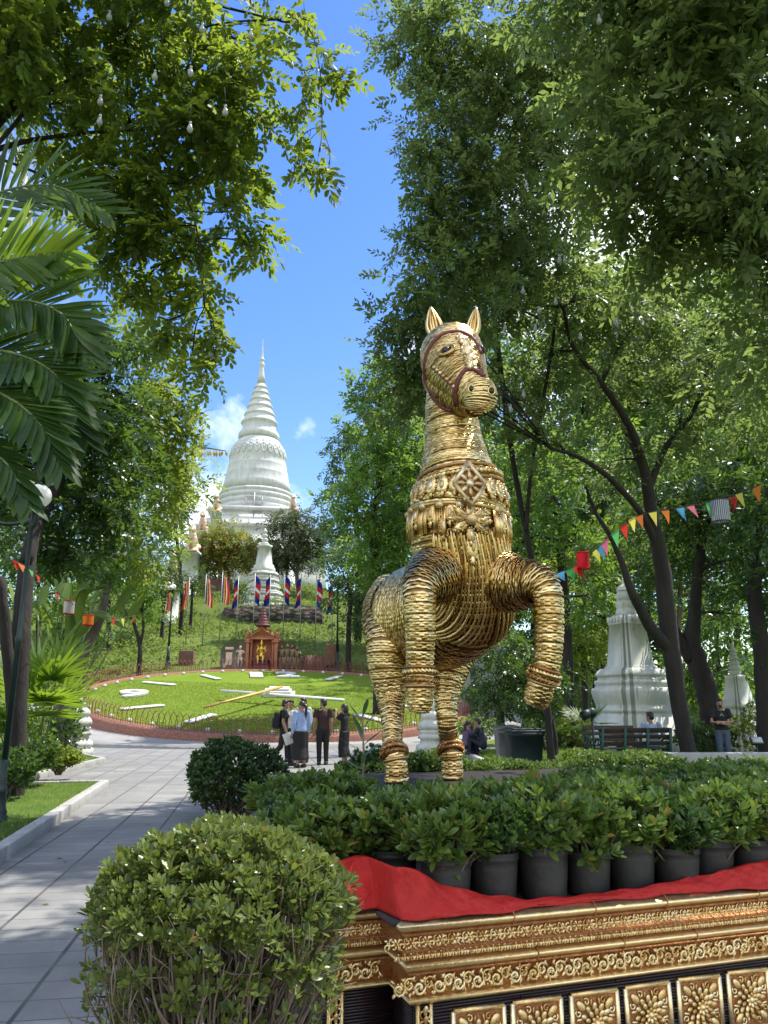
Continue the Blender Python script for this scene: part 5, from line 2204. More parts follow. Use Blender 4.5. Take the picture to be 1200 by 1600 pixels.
protos = []
for k, (r, h, rad, h1, tips, m_) in enumerate(((.122, .225, .21, .455, 125, mat_ixora), (.120, .215, .195, .43, 110, mat_ixora2), (.124, .23, .225, .485, 125, mat_ixora), (.115, .21, .21, .45, 115, mat_ixora))):
    root = thing('potted_shrub', 'x', 'potted plant', (0, 0, 0), 'potted shrubs on the platform')
    a, b = pot_geo(r, h)
    pot = build('pot', a, mat_pot, root)
    build('soil', b, mat_soil, pot)
    lv, stm = shrub_geo(40 + k, rad, h * .78, h1, tips, .071, .40, low=.18)
    build('stem', stm, mat_twig, root)
    build('foliage', lv, m_, root)
    protos.append([root, False])


def pot_at(k, u, v, label, s=1.0, zs=1.0):
    p = plat(u, v, PZ - .01)
    pr = protos[k % 4]
    rz = random.random() * 6.28
    zs *= random.uniform(.9, 1.07)
    if not pr[1]:
        pr[1] = True
        r = pr[0]
        r.location = Vector(p)
        r.rotation_euler = (0, 0, rz)
        r.scale = (s, s, s * zs)
        r['label'] = label
    else:
        r = dup(pr[0], p, rz, label, scale=(s, s, s * zs))
    return r


ordn = ordw + ['thirteenth', 'fourteenth', 'fifteenth', 'sixteenth', 'seventeenth', 'eighteenth', 'nineteenth', 'twentieth']
k = 0
for i in range(14):
    u = .30 + i * .255
    look = ('green leafy shrub', 'dark leafy shrub')[k % 2]
    pot_at(k, u, .20 + rng.normal() * .012, f'{look} in a black pot, {ordn[i]} along the red cloth from its corner fold')
    k += 1
rows_ = [('second', .48, .12, 14, .94), ('third', .76, .62, 11, .9), ('fourth', 1.08, .62, 3, .84), ('fifth', 1.42, .5, 3, .8), ('sixth', 1.78, .4, 2, .8)]
for nm_, v, u0, n, s in rows_:
    for i in range(n):
        pot_at(k, u0 + i * .29 + rng.normal() * .03, v + rng.normal() * .04, f'potted shrub in the {nm_} row behind the red cloth, {ordn[i]} from the path side', s * (.94 + .12 * rng.random()), 1.0)
        k += 1
# the side block towards the right, several rows deep
for j, v in enumerate((1.1, 1.5, 1.95, 2.4)):
    for i in range(8):
        pot_at(k, 1.75 + .22 * j + i * .36 + rng.normal() * .04, v + rng.normal() * .05, f'potted shrub massed beside the deck, {ordn[i]} outward in row {("one", "two", "three", "four")[j]} of that block', 1.05 * (.94 + .12 * rng.random()), (.9, .86, .82, .78)[j])
        k += 1
# along the path edge
for j, u in enumerate((-.12, .2)):
    for i in range(4 - j):
        pot_at(k, u + rng.normal() * .03, .62 + i * .42 + rng.normal() * .05 + .2 * j + (0.9 if j else 0), f'potted shrub lining the path edge of the platform, {ordn[i]} back in its {("outer", "inner")[j]} line', 1.05 * (.94 + .14 * rng.random()), .88 - .03 * i)
        k += 1
# ixora flower heads
for n_, (px, py, Y) in enumerate(((833, 1214, 4.7), (1037, 1228, 4.6))):
    p = at(px, py, Y)
    mb = MB()
    for i in range(22 if n_ == 0 else 9):
        d = nrm(rng.normal(size=3) + np.array([0, -.3, .9]))
        for q in range(4):
            pass
        t = rand_dir(4)
        leaf_array(mb, np.repeat((p + d * .025)[None], 4, 0), nrm(t - (t @ d)[:, None] * d), np.repeat(d[None], 4, 0), np.full(4, .02), np.full(4, .009), LEAFOV)
    r_ = thing('flower_head', ('red star shaped flower cluster on a shrub by the deck', 'small dull red flower bud cluster among the potted shrubs')[n_], 'flower', p)
    build('petal_cluster', mb, mat_petal, r_)
    mb = MB()
    tube(mb, [p + np.array([0, .03, -.16]), p], .003, 5)
    build('stalk', mb, mat_twig, r_)

# tall broad-leaved seedling standing among the pots
p = onz(538, 1240, PZ)
p = at(566, 1220, 6.4)
mb, ms = MB(), MB()
p[2] = PZ + .1
tube(ms, [p, p + np.array([.01, 0, .4]), p + np.array([0.0, 0, .72])], [.012, .01, .006], 6)
D, Pp = [], []
for i in range(11):
    a = i * 2.4
    z = .25 + .045 * i
    el = .25 + .07 * i
    D.append([math.cos(a) * math.cos(el), math.sin(a) * math.cos(el), math.sin(el)])
    Pp.append(p + np.array([0, 0, z]))
D = np.array(D)
leaf_array(mb, np.array(Pp), D, np.cross(np.cross(D, [0, 0, 1.0]), D), np.linspace(.27, .18, 11), np.full(11, .042), LEAFOV)
r_ = thing('seedling', 'tall seedling with long narrow drooping leaves among the potted shrubs', 'plant', p)
build('stem', ms, mat_twig, r_)
build('foliage', mb, leafmat('pale_seedling_leaf', (.05, .085, .04), (.08, .125, .06), (.13, .18, .08), (.2, .3, .08), .3, .4, 4), r_)

# ------------------------------------------------------------------ free standing clipped bushes
def bush(center, rad, hz, label, tips, seed, L=.05, w=.42, m=None, n_stem=170, bare=.55, name='clipped_bush', zmid=None, leafy=1.0):
    global rng
    old = rng
    rng = np.random.default_rng(seed)
    root = thing(name, label, 'bush', center)
    lv, st = MB(), MB()
    c = np.asarray(center, float)
    # points on a rounded drum: dome above, steep sides below
    P, D = [], []
    ztop = hz
    zm = zmid if zmid is not None else hz * .52
    n = tips
    d = rand_dir(n)
    up = d[:, 2]
    sgn = np.where(up > 0, (ztop - zm), (zm - hz * .12))
    e = np.abs(d) ** .95 * np.sign(d)
    e /= np.maximum(1e-6, (np.abs(e) ** 2.2).sum(1) ** (1 / 2.2))[:, None]
    lump = 1 + .05 * np.sin(d[:, 0] * 5 + seed) + .05 * np.sin(d[:, 1] * 6 + d[:, 2] * 4) + .04 * np.sin(d[:, 0] * 13 + d[:, 2] * 9)
    dep = 1 - .34 * rng.random(n) ** 1.6
    Q = np.stack([e[:, 0] * rad, e[:, 1] * rad, e[:, 2] * sgn], -1) * (lump * dep)[:, None] + np.array([0, 0, zm])
    # thin the lower flank so the twigs show through
    keep = (rng.random(n) < np.interp(d[:, 2], [-1, -.45, -.05, .3], [.03 * leafy, (1 - bare) * .6 * leafy, .62 * leafy, 1]))
    Q, d = Q[keep], d[keep]
    Dn = nrm(d * .55 + np.array([0, 0, .75]) + rng.normal(size=Q.shape) * .28)
    rosettes(lv, Q + c, Dn, 8, L, w, .85)
    sub = rng.random(len(Q)) < .55
    Qs = Q[sub] * .93 + np.array([0, 0, zm]) * .07
    rosettes(lv, Qs + c, Dn[sub], 5, L * .95, w, 1.2)
    for i in range(n_stem):
        a, rr_ = rng.random() * 2 * PI, math.sqrt(rng.random()) * rad * .35
        b = np.array([math.cos(a) * rr_, math.sin(a) * rr_, .02])
        q = Q[rng.integers(len(Q))]
        if rng.random() < .55:
            qq = rand_dir(1)[0]
            q = np.array([qq[0] * rad * .95, qq[1] * rad * .95, min(zm + qq[2] * (zm - .1) * .7, zm + .25 * (ztop - zm))])
        m1 = b + (q - b) * np.array([.45, .45, .5]) + rng.normal(size=3) * rad * .06
        m2 = b + (q - b) * np.array([.85, .85, .8]) + rng.normal(size=3) * rad * .05
        PP = spline([b, m1, m2, q], 4)
        tube(st, PP + c, np.linspace(.008, .0022, len(PP)) * (rad / .5), 5)
        for _ in range(2):
            j = rng.integers(4, len(PP) - 1)
            e_ = PP[j] + nrm(q - b + rng.normal(size=3) * .6) * rad * (.15 + .25 * rng.random())
            e_[2] = min(e_[2], ztop * .9)
            tube(st, np.array([PP[j], (PP[j] + e_) / 2 + rng.normal(size=3) * .01, e_]) + c, np.array([.0035, .0028, .0015]) * (rad / .5), 4)
    build('foliage', lv, m or mat_ixora, root)
    build('twigs', st, mat_twig, root)
    rng = old
    return root


mat_bushf = leafmat('bush_leaf', (.045, .075, .016), (.11, .15, .028), (.18, .215, .042), (.28, .35, .055), .28, .36, 5.0, .5, odd=(.975, (.22, .14, .05)))
bc = at(335, 1430, 2.95)
bush((bc[0] + .02, bc[1], 0), .435, 1.185, 'big domed clipped bush with bare twigs at the platform corner', 3300, 77, .041, .43, mat_bushf, 420, .62, zmid=.89)
bb = onz(352, 1287, 0)
bush((bb[0], bb[1] + .5, 0), .70, 1.12, 'round dark clipped bush beyond the path end of the platform', 1700, 78, .085, .42, mat_ixora2, 120, .3, zmid=.55, leafy=1.4)
for px, py, r, h, lab in ((578, 1210, .34, .95, 'small dark round bush beside the horse rear hoof'), (655, 1208, .26, .85, 'low dark bush seen between the two hind hooves')):
    b2 = at(px, py, 11.6)
    bush((b2[0], 11.6, 0), r, h + .1, lab, 420, int(px), .07, .42, mat_ixora2, 40, .2, zmid=.6, leafy=1.5)


def hedge(name, pts, w, h, label, n, seed, L, m):
    """clipped hedge along a line: whorls over top and sides"""
    global rng
    old = rng
    rng = np.random.default_rng(seed)
    a, b = np.array(pts[0], float), np.array(pts[1], float)
    root = thing(name, label, 'hedge', (*((a + b) / 2), 0))
    d = nrm(b - a)
    o = np.array([-d[1], d[0]])
    lv, st = MB(), MB()
    t = rng.random(n)
    s = rng.random(n)
    ln = np.linalg.norm(b - a)
    hh = h * (1 + .10 * np.sin(t * ln * 2.1 + seed) + .06 * np.sin(t * ln * 5.3))
    top = s < .55
    x = np.where(top, (rng.random(n) - .5) * w, np.where(rng.random(n) < .6, -w / 2, w / 2) * (.85 + .25 * rng.random(n)))
    z = np.where(top, hh * (1 - .18 * rng.random(n)), hh * (.12 + .85 * rng.random(n)))
    P = np.c_[a + (b - a) * t[:, None] + o * x[:, None], z]
    D = np.c_[o * (x / w * 1.4)[:, None], np.where(top, 1.0, .5)] + rng.normal(size=(n, 3)) * .3
    rosettes(lv, P, nrm(D), 8, L, .42, .9)
    for i in range(120):
        q = P[rng.integers(n)]
        b0 = np.array([*(a + (b - a) * ((q[:2] - a) @ d / ln)), 0]) + rng.normal(size=3) * .08
        b0[2] = 0
        tube(st, [b0, (b0 + q) / 2 + rng.normal(size=3) * .04, q], [.012, .008, .004], 4)
    build('foliage', lv, m, root)
    build('twigs', st, mat_twig, root)
    rng = old


hedge('hedge', [plat(2.0, 7.75)[:2], plat(7.5, 7.4)[:2]], .8, .82, 'long glossy green hedge behind the platform deck', 2700, 5, .085, mat_ixora)
hedge('hedge', [plat(5.9, .6)[:2], plat(6.2, 6.4)[:2]], .9, .85, 'dense glossy hedge along the far side of the platform', 2300, 6, .075, mat_ixora)
# ------------------------------------------------------------------ trees
mat_bark = pmat('dark_bark', (.034, .026, .020), (.012, .010, .008), .9, scale=4, bump=1.0, bscale=22, bdist=.03, stretch=(1, 1, .25))
mat_bark2 = pmat('grey_bark', (.16, .125, .095), (.08, .06, .048), .9, scale=4, bump=.7, bscale=20, bdist=.03, stretch=(1, 1, .3))
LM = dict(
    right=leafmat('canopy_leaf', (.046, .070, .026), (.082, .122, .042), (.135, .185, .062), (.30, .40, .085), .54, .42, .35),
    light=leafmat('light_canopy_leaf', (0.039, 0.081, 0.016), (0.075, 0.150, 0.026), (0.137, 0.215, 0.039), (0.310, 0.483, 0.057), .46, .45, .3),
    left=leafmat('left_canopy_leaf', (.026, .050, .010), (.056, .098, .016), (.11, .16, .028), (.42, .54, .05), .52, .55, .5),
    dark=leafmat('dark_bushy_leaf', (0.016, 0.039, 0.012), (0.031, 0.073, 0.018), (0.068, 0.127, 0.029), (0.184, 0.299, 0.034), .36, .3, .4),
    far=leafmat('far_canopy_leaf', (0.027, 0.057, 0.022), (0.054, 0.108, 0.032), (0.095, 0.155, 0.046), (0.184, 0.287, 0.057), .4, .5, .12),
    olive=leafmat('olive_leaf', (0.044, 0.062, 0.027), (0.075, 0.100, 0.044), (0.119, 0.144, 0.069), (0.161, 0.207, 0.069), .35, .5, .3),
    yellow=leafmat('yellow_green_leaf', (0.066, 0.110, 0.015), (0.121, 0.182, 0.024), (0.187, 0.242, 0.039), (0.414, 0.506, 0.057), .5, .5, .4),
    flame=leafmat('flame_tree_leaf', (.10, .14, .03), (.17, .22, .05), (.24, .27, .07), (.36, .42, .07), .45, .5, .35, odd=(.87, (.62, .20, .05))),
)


def tree(name, label, trunks, blobs, m, leaf_px=10, width=.42, pairs=5, k=3.0, seed=1, bark=None, group=None, flat=.8, droop=.35, tpl=LEAF5, spray_px=None, shell=.5, minr=.012, cat='tree', twig=True):
    """trunks: polylines of (px, py, depth, width px) from the ground up; blobs: (px, py, depth, radius px[, density])"""
    global rng
    old = rng
    rng = np.random.default_rng(seed)
    wood = MB()
    skel = []
    base = None
    for T in trunks:
        pts = np.array([at(a, b, c) for a, b, c, w in T])
        rad = np.array([w * mpp(a, b, c) / 2 for a, b, c, w in T])
        if base is None:
            g = float(ground_z(pts[0][0], pts[0][1]))
            base = np.array([pts[0][0], pts[0][1], min(g, pts[0][2])])
            if pts[0][2] > g + .05:
                pts = np.concatenate([[[pts[0][0] * 1.0, pts[0][1], g - .1]], pts])
                rad = np.concatenate([[rad[0] * 1.25], rad])
        Q = spline(np.c_[pts, rad], 6)
        Q[:, :3] += rng.normal(size=(len(Q), 3)) * rad.mean() * .05
        tube(wood, Q[:, :3], np.maximum(Q[:, 3], minr), 10)
        skel.append(Q)
    SK = np.concatenate(skel)
    SP_, SD_, SU_, SL_ = [], [], [], []
    for B in blobs:
        px, py, Y, r = B[:4]
        den = B[4] if len(B) > 4 else 1.0
        c = at(px, py, Y)
        m_ = mpp(px, py, Y)
        R = r * m_
        lm = leaf_px * m_
        nleaf = k * den * PI * r * r / (leaf_px * leaf_px * width * .62)
        nspr = max(6, int(nleaf / (2 * pairs + 1)))
        ncl = int(np.clip(nspr / 9, 4, 60))
        # bough from the nearest lower wood to the blob, then twigs to each cluster
        cost = np.linalg.norm(SK[:, :3] - c, axis=1) + np.maximum(0, SK[:, 2] - c[2]) * 1.5
        j = int(np.argmin(cost))
        a = SK[j, :3]
        ra = min(SK[j, 3] * .7, max(minr * 2, R * .045))
        L = np.linalg.norm(c - a)
        mid = (a + c) / 2 + np.array([0, 0, .12 * L]) + rng.normal(size=3) * L * .06
        bough = spline(np.array([a, mid, c]), 5)
        tube(wood, bough, np.linspace(ra, max(minr, ra * .4), len(bough)), 6)
        cc = rand_dir(ncl) * (rng.random(ncl) ** shell)[:, None] * R * np.array([1, 1, flat])
        cs = R * (.20 + .16 * rng.random(ncl))
        if twig:
            for q in range(ncl):
                st = bough[rng.integers(len(bough) // 2, len(bough))]
                e = c + cc[q]
                mm = (st + e) / 2 + np.array([0, 0, .05 * R]) + rng.normal(size=3) * R * .08
                tube(wood, np.array([st, mm, e]), np.array([max(minr * .8, ra * .3), max(minr * .5, ra * .18), minr * .35]), 4, cap=False)
        which = rng.integers(0, ncl, nspr)
        P = c + cc[which] + rng.normal(size=(nspr, 3)) * cs[which][:, None] * np.array([1, 1, .6])
        D = nrm((P - c) / R * .7 + rand_dir(nspr) * .8 + np.array([0, 0, -droop]))
        SP_.append(P)
        SD_.append(D)
        SU_.append(np.array([0, 0, 1.0]) + rng.normal(size=(nspr, 3)) * .45)
        SL_.append(np.stack([np.full(nspr, lm), np.full(nspr, (spray_px or leaf_px * (.9 + .42 * pairs)) * m_)], -1))
    SP_, SD_, SU_, SL_ = map(np.concatenate, (SP_, SD_, SU_, SL_))
    root = thing(name, label, cat, base, group)
    build('trunk', wood, bark or mat_bark, root)
    cr = MB()
    sprays_var(cr, SP_, SD_, SU_, SL_[:, 1], pairs, SL_[:, 0], width, tpl)
    build('crown', cr, m, root)
    rng = old
    return root


def sprays_var(mb, P, D, U, L, pairs, leaf, width, tpl):
    N = len(P)
    B = basis(D, U)
    s, d, n = B[:, :, 0], B[:, :, 1], B[:, :, 2]
    sz = .75 + .5 * rng.random(N)
    for j in range(pairs + 1):
        t = (j + .6) / (pairs + .6)
        pos = P + (L * t)[:, None] * d - (L * .25 * t * t)[:, None] * n * .8
        for sd in ((-1, 1) if j < pairs else (0,)):
            a = (1.0 - .35 * t) if sd else 0
            dd = d * math.cos(a) + sd * s * math.sin(a) + rng.normal(size=(N, 3)) * .22 - n * .15 * t
            nn = n + rng.normal(size=(N, 3)) * .32
            sc = leaf * sz * (.75 + .5 * rng.random(N)) * (1.05 - .35 * abs(t - .5))
            leaf_array(mb, pos, dd, nn, sc, sc * width, tpl)


R_ = 'right'
# the big tree with the forked trunk behind the bench
tree('canopy_tree', 'tall dark trunked tree forking behind the green bench, its crown over the horse',
     [[(1076, 1176, 19, 25), (1066, 1130, 19, 24), (1052, 1040, 19, 27), (1042, 960, 19, 27), (1034, 880, 19, 24), (1018, 800, 18.7, 20), (1006, 730, 18.4, 16), (980, 660, 17.8, 12), (940, 600, 17, 9), (895, 540, 16.2, 7), (880, 480, 15.8, 5)],
      [(1048, 1015, 19, 22), (1020, 985, 18.8, 18), (1000, 950, 18.6, 16), (985, 920, 18.4, 13), (972, 880, 18.4, 10), (955, 840, 18.3, 8), (930, 800, 18.2, 6), (915, 760, 18, 4)],
      [(1025, 850, 18.9, 14), (1000, 800, 18.4, 11), (950, 745, 17.6, 9), (905, 715, 17, 7), (860, 700, 16.5, 5)],
      [(1012, 770, 18.6, 12), (1040, 700, 18.5, 9), (1085, 640, 18.3, 7), (1110, 560, 18.2, 5)],
      [(1008, 745, 18.5, 10), (985, 690, 18.8, 8), (950, 610, 19, 6), (960, 520, 19, 5)]],
     [(640, 490, 13.2, 52), (590, 500, 13.2, 38, .8), (665, 545, 13.6, 48), (625, 560, 14, 40, .8), (640, 620, 14.5, 40, .8), (690, 600, 14.5, 45), (700, 430, 13.6, 78), (770, 480, 16, 80), (720, 560, 14, 55), (650, 580, 14, 40, .8), (820, 420, 15, 95), (900, 470, 16, 90, .8), (850, 560, 17, 75, .7), (790, 620, 17, 60, .8),
      (940, 600, 18, 75, .55), (860, 690, 17, 55, .7), (1000, 500, 17, 90, .8), (1090, 560, 18, 85, .7), (1060, 660, 18.5, 70, .6), (960, 720, 18.5, 55, .5), (1150, 620, 18, 80, .8), (700, 640, 17, 40, .7)],
     LM['right'], 11, .42, 6, 4.8, 21, shell=.6)
tree('canopy_tree', 'tall tree with feathery crown edging the blue sky above the horse',
     [nearer(T_, .79) for T_ in [[(860, 1165, 23, 12), (854, 1100, 23, 11), (848, 1000, 23, 11), (836, 900, 23, 10), (812, 780, 22.5, 9), (790, 640, 22, 9), (770, 480, 20.5, 7), (745, 330, 19, 5)],
      [(822, 830, 22.6, 7), (832, 720, 22, 6), (860, 560, 21, 5), (880, 400, 19.5, 4)]]],
     nearer([(665, 40, 16.5, 55), (640, 95, 16.5, 42, .8), (710, 95, 16.5, 75), (690, 200, 16.5, 58), (650, 240, 16.5, 36, .8), (740, 280, 17, 85), (670, 310, 16.5, 40, .8), (660, 350, 17, 45, .8), (790, 160, 17, 110), (860, 60, 16.5, 110), (790, 360, 17.5, 85), (870, 250, 17.5, 110), (690, 390, 17.5, 50),
      (630, 30, 16.5, 30, .6), (950, 150, 17, 110)], .79),
     LM[R_], 10, .42, 6, 5.0, 22, shell=.6)
tree('overhanging_tree', 'big leaved shady tree leaning in overhead, its trunk outside the view',
     [[(1560, 1300, 9.5, 60), (1500, 900, 9.5, 55), (1400, 500, 9.3, 42), (1290, 280, 9, 30), (1150, 140, 8.6, 18), (1000, 60, 8.4, 9)],
      [(1420, 560, 9.3, 26), (1280, 450, 9, 16), (1140, 370, 8.8, 8)]],
     [(1130, 60, 8.2, 150), (1010, 110, 8.4, 120), (1170, 240, 8.6, 150), (1060, 230, 8.6, 120), (960, 250, 8.8, 90, .8), (1150, 400, 9, 110), (1040, 360, 9, 95, .8), (930, 20, 8.6, 100, .9), (1190, 540, 9.5, 75, .8), (1260, 100, 8.5, 160), (1240, 330, 9, 150),
      (1020, -120, 7.6, 170), (1200, -140, 7.6, 190), (860, -130, 8, 130, .8), (1330, 480, 9.5, 130)],
     LM['right'], 19, .42, 5, 4.4, 23, shell=.6)
# trees and saplings further off to the right
tree('leafy_tree', 'slim trunked bright green tree right behind the horse shoulder', [[(893, 1120, 30, 16), (885, 1000, 30, 17), (880, 900, 30, 14), (868, 800, 30, 11), (850, 720, 30, 8)]],
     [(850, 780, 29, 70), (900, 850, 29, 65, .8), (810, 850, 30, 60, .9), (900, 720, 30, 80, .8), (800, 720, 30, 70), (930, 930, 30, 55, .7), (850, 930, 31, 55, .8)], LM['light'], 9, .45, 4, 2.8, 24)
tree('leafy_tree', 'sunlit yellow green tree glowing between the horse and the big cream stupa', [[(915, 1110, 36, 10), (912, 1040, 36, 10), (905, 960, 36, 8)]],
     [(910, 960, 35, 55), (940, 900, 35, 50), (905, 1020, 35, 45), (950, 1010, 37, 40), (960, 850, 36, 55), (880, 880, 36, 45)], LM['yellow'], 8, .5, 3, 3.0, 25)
tree('shade_tree', 'dark evergreen with twin thick trunks behind the slim white stupa',
     [[(1112, 1115, 24, 34), (1098, 1060, 24, 32), (1082, 1010, 24, 28), (1085, 960, 24, 20), (1090, 900, 24, 16), (1098, 830, 24, 12)], [(1080, 1030, 24, 22), (1062, 1000, 24, 16), (1050, 970, 24.3, 12)]],
     [(1090, 800, 24, 90), (1150, 760, 23, 95), (1180, 880, 23, 70), (1110, 880, 25, 60, .8), (1190, 690, 22, 90), (1060, 780, 25, 70), (1160, 960, 25, 55, .7)], LM['dark'], 11, .42, 5, 3.0, 26)
tree('shade_tree', 'gnarled dark tree at the very edge of the view beside the slim stupa', [[(1198, 1120, 21, 30), (1190, 1020, 21, 26), (1178, 920, 21, 22), (1185, 840, 21, 18), (1200, 760, 21, 14)]],
     [(1210, 800, 20, 90), (1170, 830, 21, 55, .8), (1230, 900, 21, 90), (1215, 1000, 21, 50)], LM['dark'], 12, .42, 5, 2.8, 27)
tree('pale_trunk_tree', 'pale slender trunk standing between the two dark forked trunks', [[(1058, 1110, 33, 8), (1060, 1000, 33, 8), (1064, 900, 33, 7), (1062, 820, 33, 6)]],
     [(1065, 850, 32, 70, .9), (1020, 900, 33, 60), (1110, 930, 33, 60), (1000, 830, 33, 70)], LM['far'], 8, .45, 4, 2.6, 28, bark=mat_bark2)
tree('dwarf_tree', 'small dense dark tree with thin trunks below the horse raised hoof', [[(866, 1172, 19.8, 13), (863, 1140, 19.8, 12), (852, 1090, 19.8, 9)], [(784, 1165, 20.6, 12), (783, 1130, 20.6, 11), (786, 1085, 20.6, 8)], [(852, 1172, 19.6, 4), (845, 1140, 19.6, 4), (838, 1100, 19.6, 3)]],
     [(800, 1060, 19.5, 48), (760, 1070, 20, 40), (840, 1070, 19.5, 42), (870, 1060, 19.5, 30), (800, 1010, 19.8, 36), (780, 1098, 20, 30), (850, 1100, 19.5, 25)], LM['dark'], 7, .45, 4, 3.4, 29)
# wall of woodland behind: every tree its own crown
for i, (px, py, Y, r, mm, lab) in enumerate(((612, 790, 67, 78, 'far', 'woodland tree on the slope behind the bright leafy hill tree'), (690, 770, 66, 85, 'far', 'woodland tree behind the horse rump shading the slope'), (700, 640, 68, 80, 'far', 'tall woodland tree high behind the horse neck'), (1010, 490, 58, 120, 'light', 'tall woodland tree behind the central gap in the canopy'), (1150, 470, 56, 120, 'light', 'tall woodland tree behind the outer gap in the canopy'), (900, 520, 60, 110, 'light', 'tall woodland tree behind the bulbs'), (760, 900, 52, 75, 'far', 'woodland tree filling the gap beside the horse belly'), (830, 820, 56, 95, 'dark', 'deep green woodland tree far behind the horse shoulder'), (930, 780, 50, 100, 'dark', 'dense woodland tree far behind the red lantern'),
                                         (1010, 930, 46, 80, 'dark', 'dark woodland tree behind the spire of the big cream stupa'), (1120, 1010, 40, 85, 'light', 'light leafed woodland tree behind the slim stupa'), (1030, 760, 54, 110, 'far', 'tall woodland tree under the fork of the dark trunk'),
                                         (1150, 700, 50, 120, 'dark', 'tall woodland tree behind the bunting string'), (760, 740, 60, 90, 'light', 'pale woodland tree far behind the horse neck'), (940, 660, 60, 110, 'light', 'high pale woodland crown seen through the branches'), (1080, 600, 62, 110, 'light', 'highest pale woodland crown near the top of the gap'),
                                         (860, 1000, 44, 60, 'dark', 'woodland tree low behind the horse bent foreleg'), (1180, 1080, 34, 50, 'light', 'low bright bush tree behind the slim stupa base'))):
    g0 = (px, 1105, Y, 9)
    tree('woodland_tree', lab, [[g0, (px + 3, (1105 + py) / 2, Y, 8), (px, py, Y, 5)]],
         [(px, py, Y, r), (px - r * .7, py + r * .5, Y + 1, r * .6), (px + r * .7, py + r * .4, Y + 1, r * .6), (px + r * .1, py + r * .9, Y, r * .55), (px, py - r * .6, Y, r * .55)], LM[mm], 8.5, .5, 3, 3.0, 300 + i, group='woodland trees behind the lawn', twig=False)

# left: overhead tree with rounded leaflets hanging into the sky
tree('overhanging_tree', 'overhanging tree with rounded leaflets hanging into the blue sky over the palm',
     [[(-560, 1250, 8.5, 60), (-480, 800, 8.5, 50), (-330, 450, 8.4, 36), (-140, 270, 8.2, 22), (0, 190, 8.2, 15), (70, 60, 8.2, 9)],
      [(-150, 290, 8.2, 18), (0, 232, 8.3, 9), (110, 210, 8.3, 6), (250, 200, 8.5, 4)],
      [(-160, 330, 8.3, 16), (-20, 240, 8, 8), (60, 155, 8, 6), (180, 90, 8.2, 4), (330, 40, 8.5, 3), (440, 30, 8.6, 2.2)],
      [(230, 210, 8.5, 4), (300, 330, 8.8, 3), (320, 480, 9, 2.2)]],
     [(60, 50, 8, 115, .8), (190, 60, 8.2, 115, .8), (310, 90, 8.5, 95, .9), (390, 150, 8.6, 62), (380, 60, 8.5, 50, .7), (300, 200, 8.6, 95, .9), (200, 190, 8.6, 100, .7), (350, 260, 8.8, 65), (80, 170, 8.3, 80, .6), (250, 290, 8.8, 60, 1.1), (370, 330, 9, 48), (400, 380, 9, 28, .7),
      (290, 370, 9, 48), (235, 420, 9.3, 45), (310, 450, 9.2, 48), (270, 500, 9.3, 40), (330, 520, 9.2, 34, .8), (330, 575, 9.2, 26, .7), (300, 560, 9.3, 34, .8),
      (185, 285, 8.8, 70), (215, 350, 9, 58), (175, 400, 9.3, 48), (255, 365, 9, 48), (140, 330, 9.2, 50, .8), (0, 90, 7.6, 110), (-120, 60, 7.6, 160), (110, -110, 7.4, 150, .8), (300, -90, 7.8, 120, .7)],
     LM['left'], 13, .50, 6, 4.0, 31, shell=.6, droop=.5, tpl=LEAFOV)
tree('hanging_branch', 'long thin branch of rounded leaflets hanging free against the sky', [[(330, 40, 8.5, 3.2), (400, 45, 8.6, 3), (440, 33, 8.6, 2.4), (482, 45, 8.7, 1.8), (500, 110, 8.7, 1.3), (505, 200, 8.7, 1)]],
     [(475, 30, 8.7, 22, .8), (495, 75, 8.7, 26, .7), (515, 110, 8.7, 24, .7), (480, 110, 8.7, 24, .7), (535, 120, 8.7, 14, .7), (485, 165, 8.7, 24, .8), (475, 215, 8.7, 22, .8), (500, 240, 8.7, 20, .7), (510, 275, 8.7, 14, .6), (470, 265, 8.7, 14, .6)],
     LM['left'], 12, .5, 5, 2.2, 32, droop=.9, tpl=LEAFOV, cat='branch') if False else None
tree('slender_tree', 'slender tree arching in from above, thin leafy sprays dangling against the blue sky',
     [[(-420, 1240, 9.2, 40), (-330, 700, 9.2, 34), (-120, 200, 9, 22), (120, -60, 8.8, 12), (330, 5, 8.7, 5), (440, 33, 8.7, 3), (482, 45, 8.7, 2.2), (500, 110, 8.7, 1.6), (503, 200, 8.7, 1.2)]],
     [(475, 22, 8.7, 24, 1.2), (495, 70, 8.7, 26, 1.2), (515, 105, 8.7, 24, 1.2), (478, 110, 8.7, 24, 1.2), (537, 118, 8.7, 14, 1.2), (485, 160, 8.7, 24, 1.3), (475, 210, 8.7, 22, 1.3), (500, 238, 8.7, 20, 1.2), (512, 272, 8.7, 14, 1.1), (470, 262, 8.7, 14, 1.1), (430, 30, 8.7, 30, .4)],
     LM['left'], 13, .5, 5, 2.3, 32, droop=.9, tpl=LEAFOV, minr=.006)
tree('bushy_tree', 'dense glossy dark tree above the planting bed by the path, sunlit on its outer side',
     [[(24, 1205, 14, 30), (26, 1120, 14, 30), (32, 1020, 14, 28), (38, 920, 14.2, 26), (52, 840, 14.5, 22), (80, 780, 15, 16), (120, 700, 15.5, 11)], [(40, 880, 14.2, 20), (62, 800, 14.6, 13), (58, 730, 15, 9)], [(20, 1110, 14, 20), (12, 1020, 13.8, 18), (0, 900, 13.6, 14)]],
     [(175, 525, 16, 50, .9), (130, 600, 16, 85), (170, 690, 16, 78), (90, 720, 16, 80), (140, 800, 16, 70), (60, 620, 16, 80), (60, 820, 15.5, 60), (110, 870, 15.8, 45, .7), (20, 740, 15.5, 80)],
     LM['dark'], 13, .46, 5, 5.0, 33)
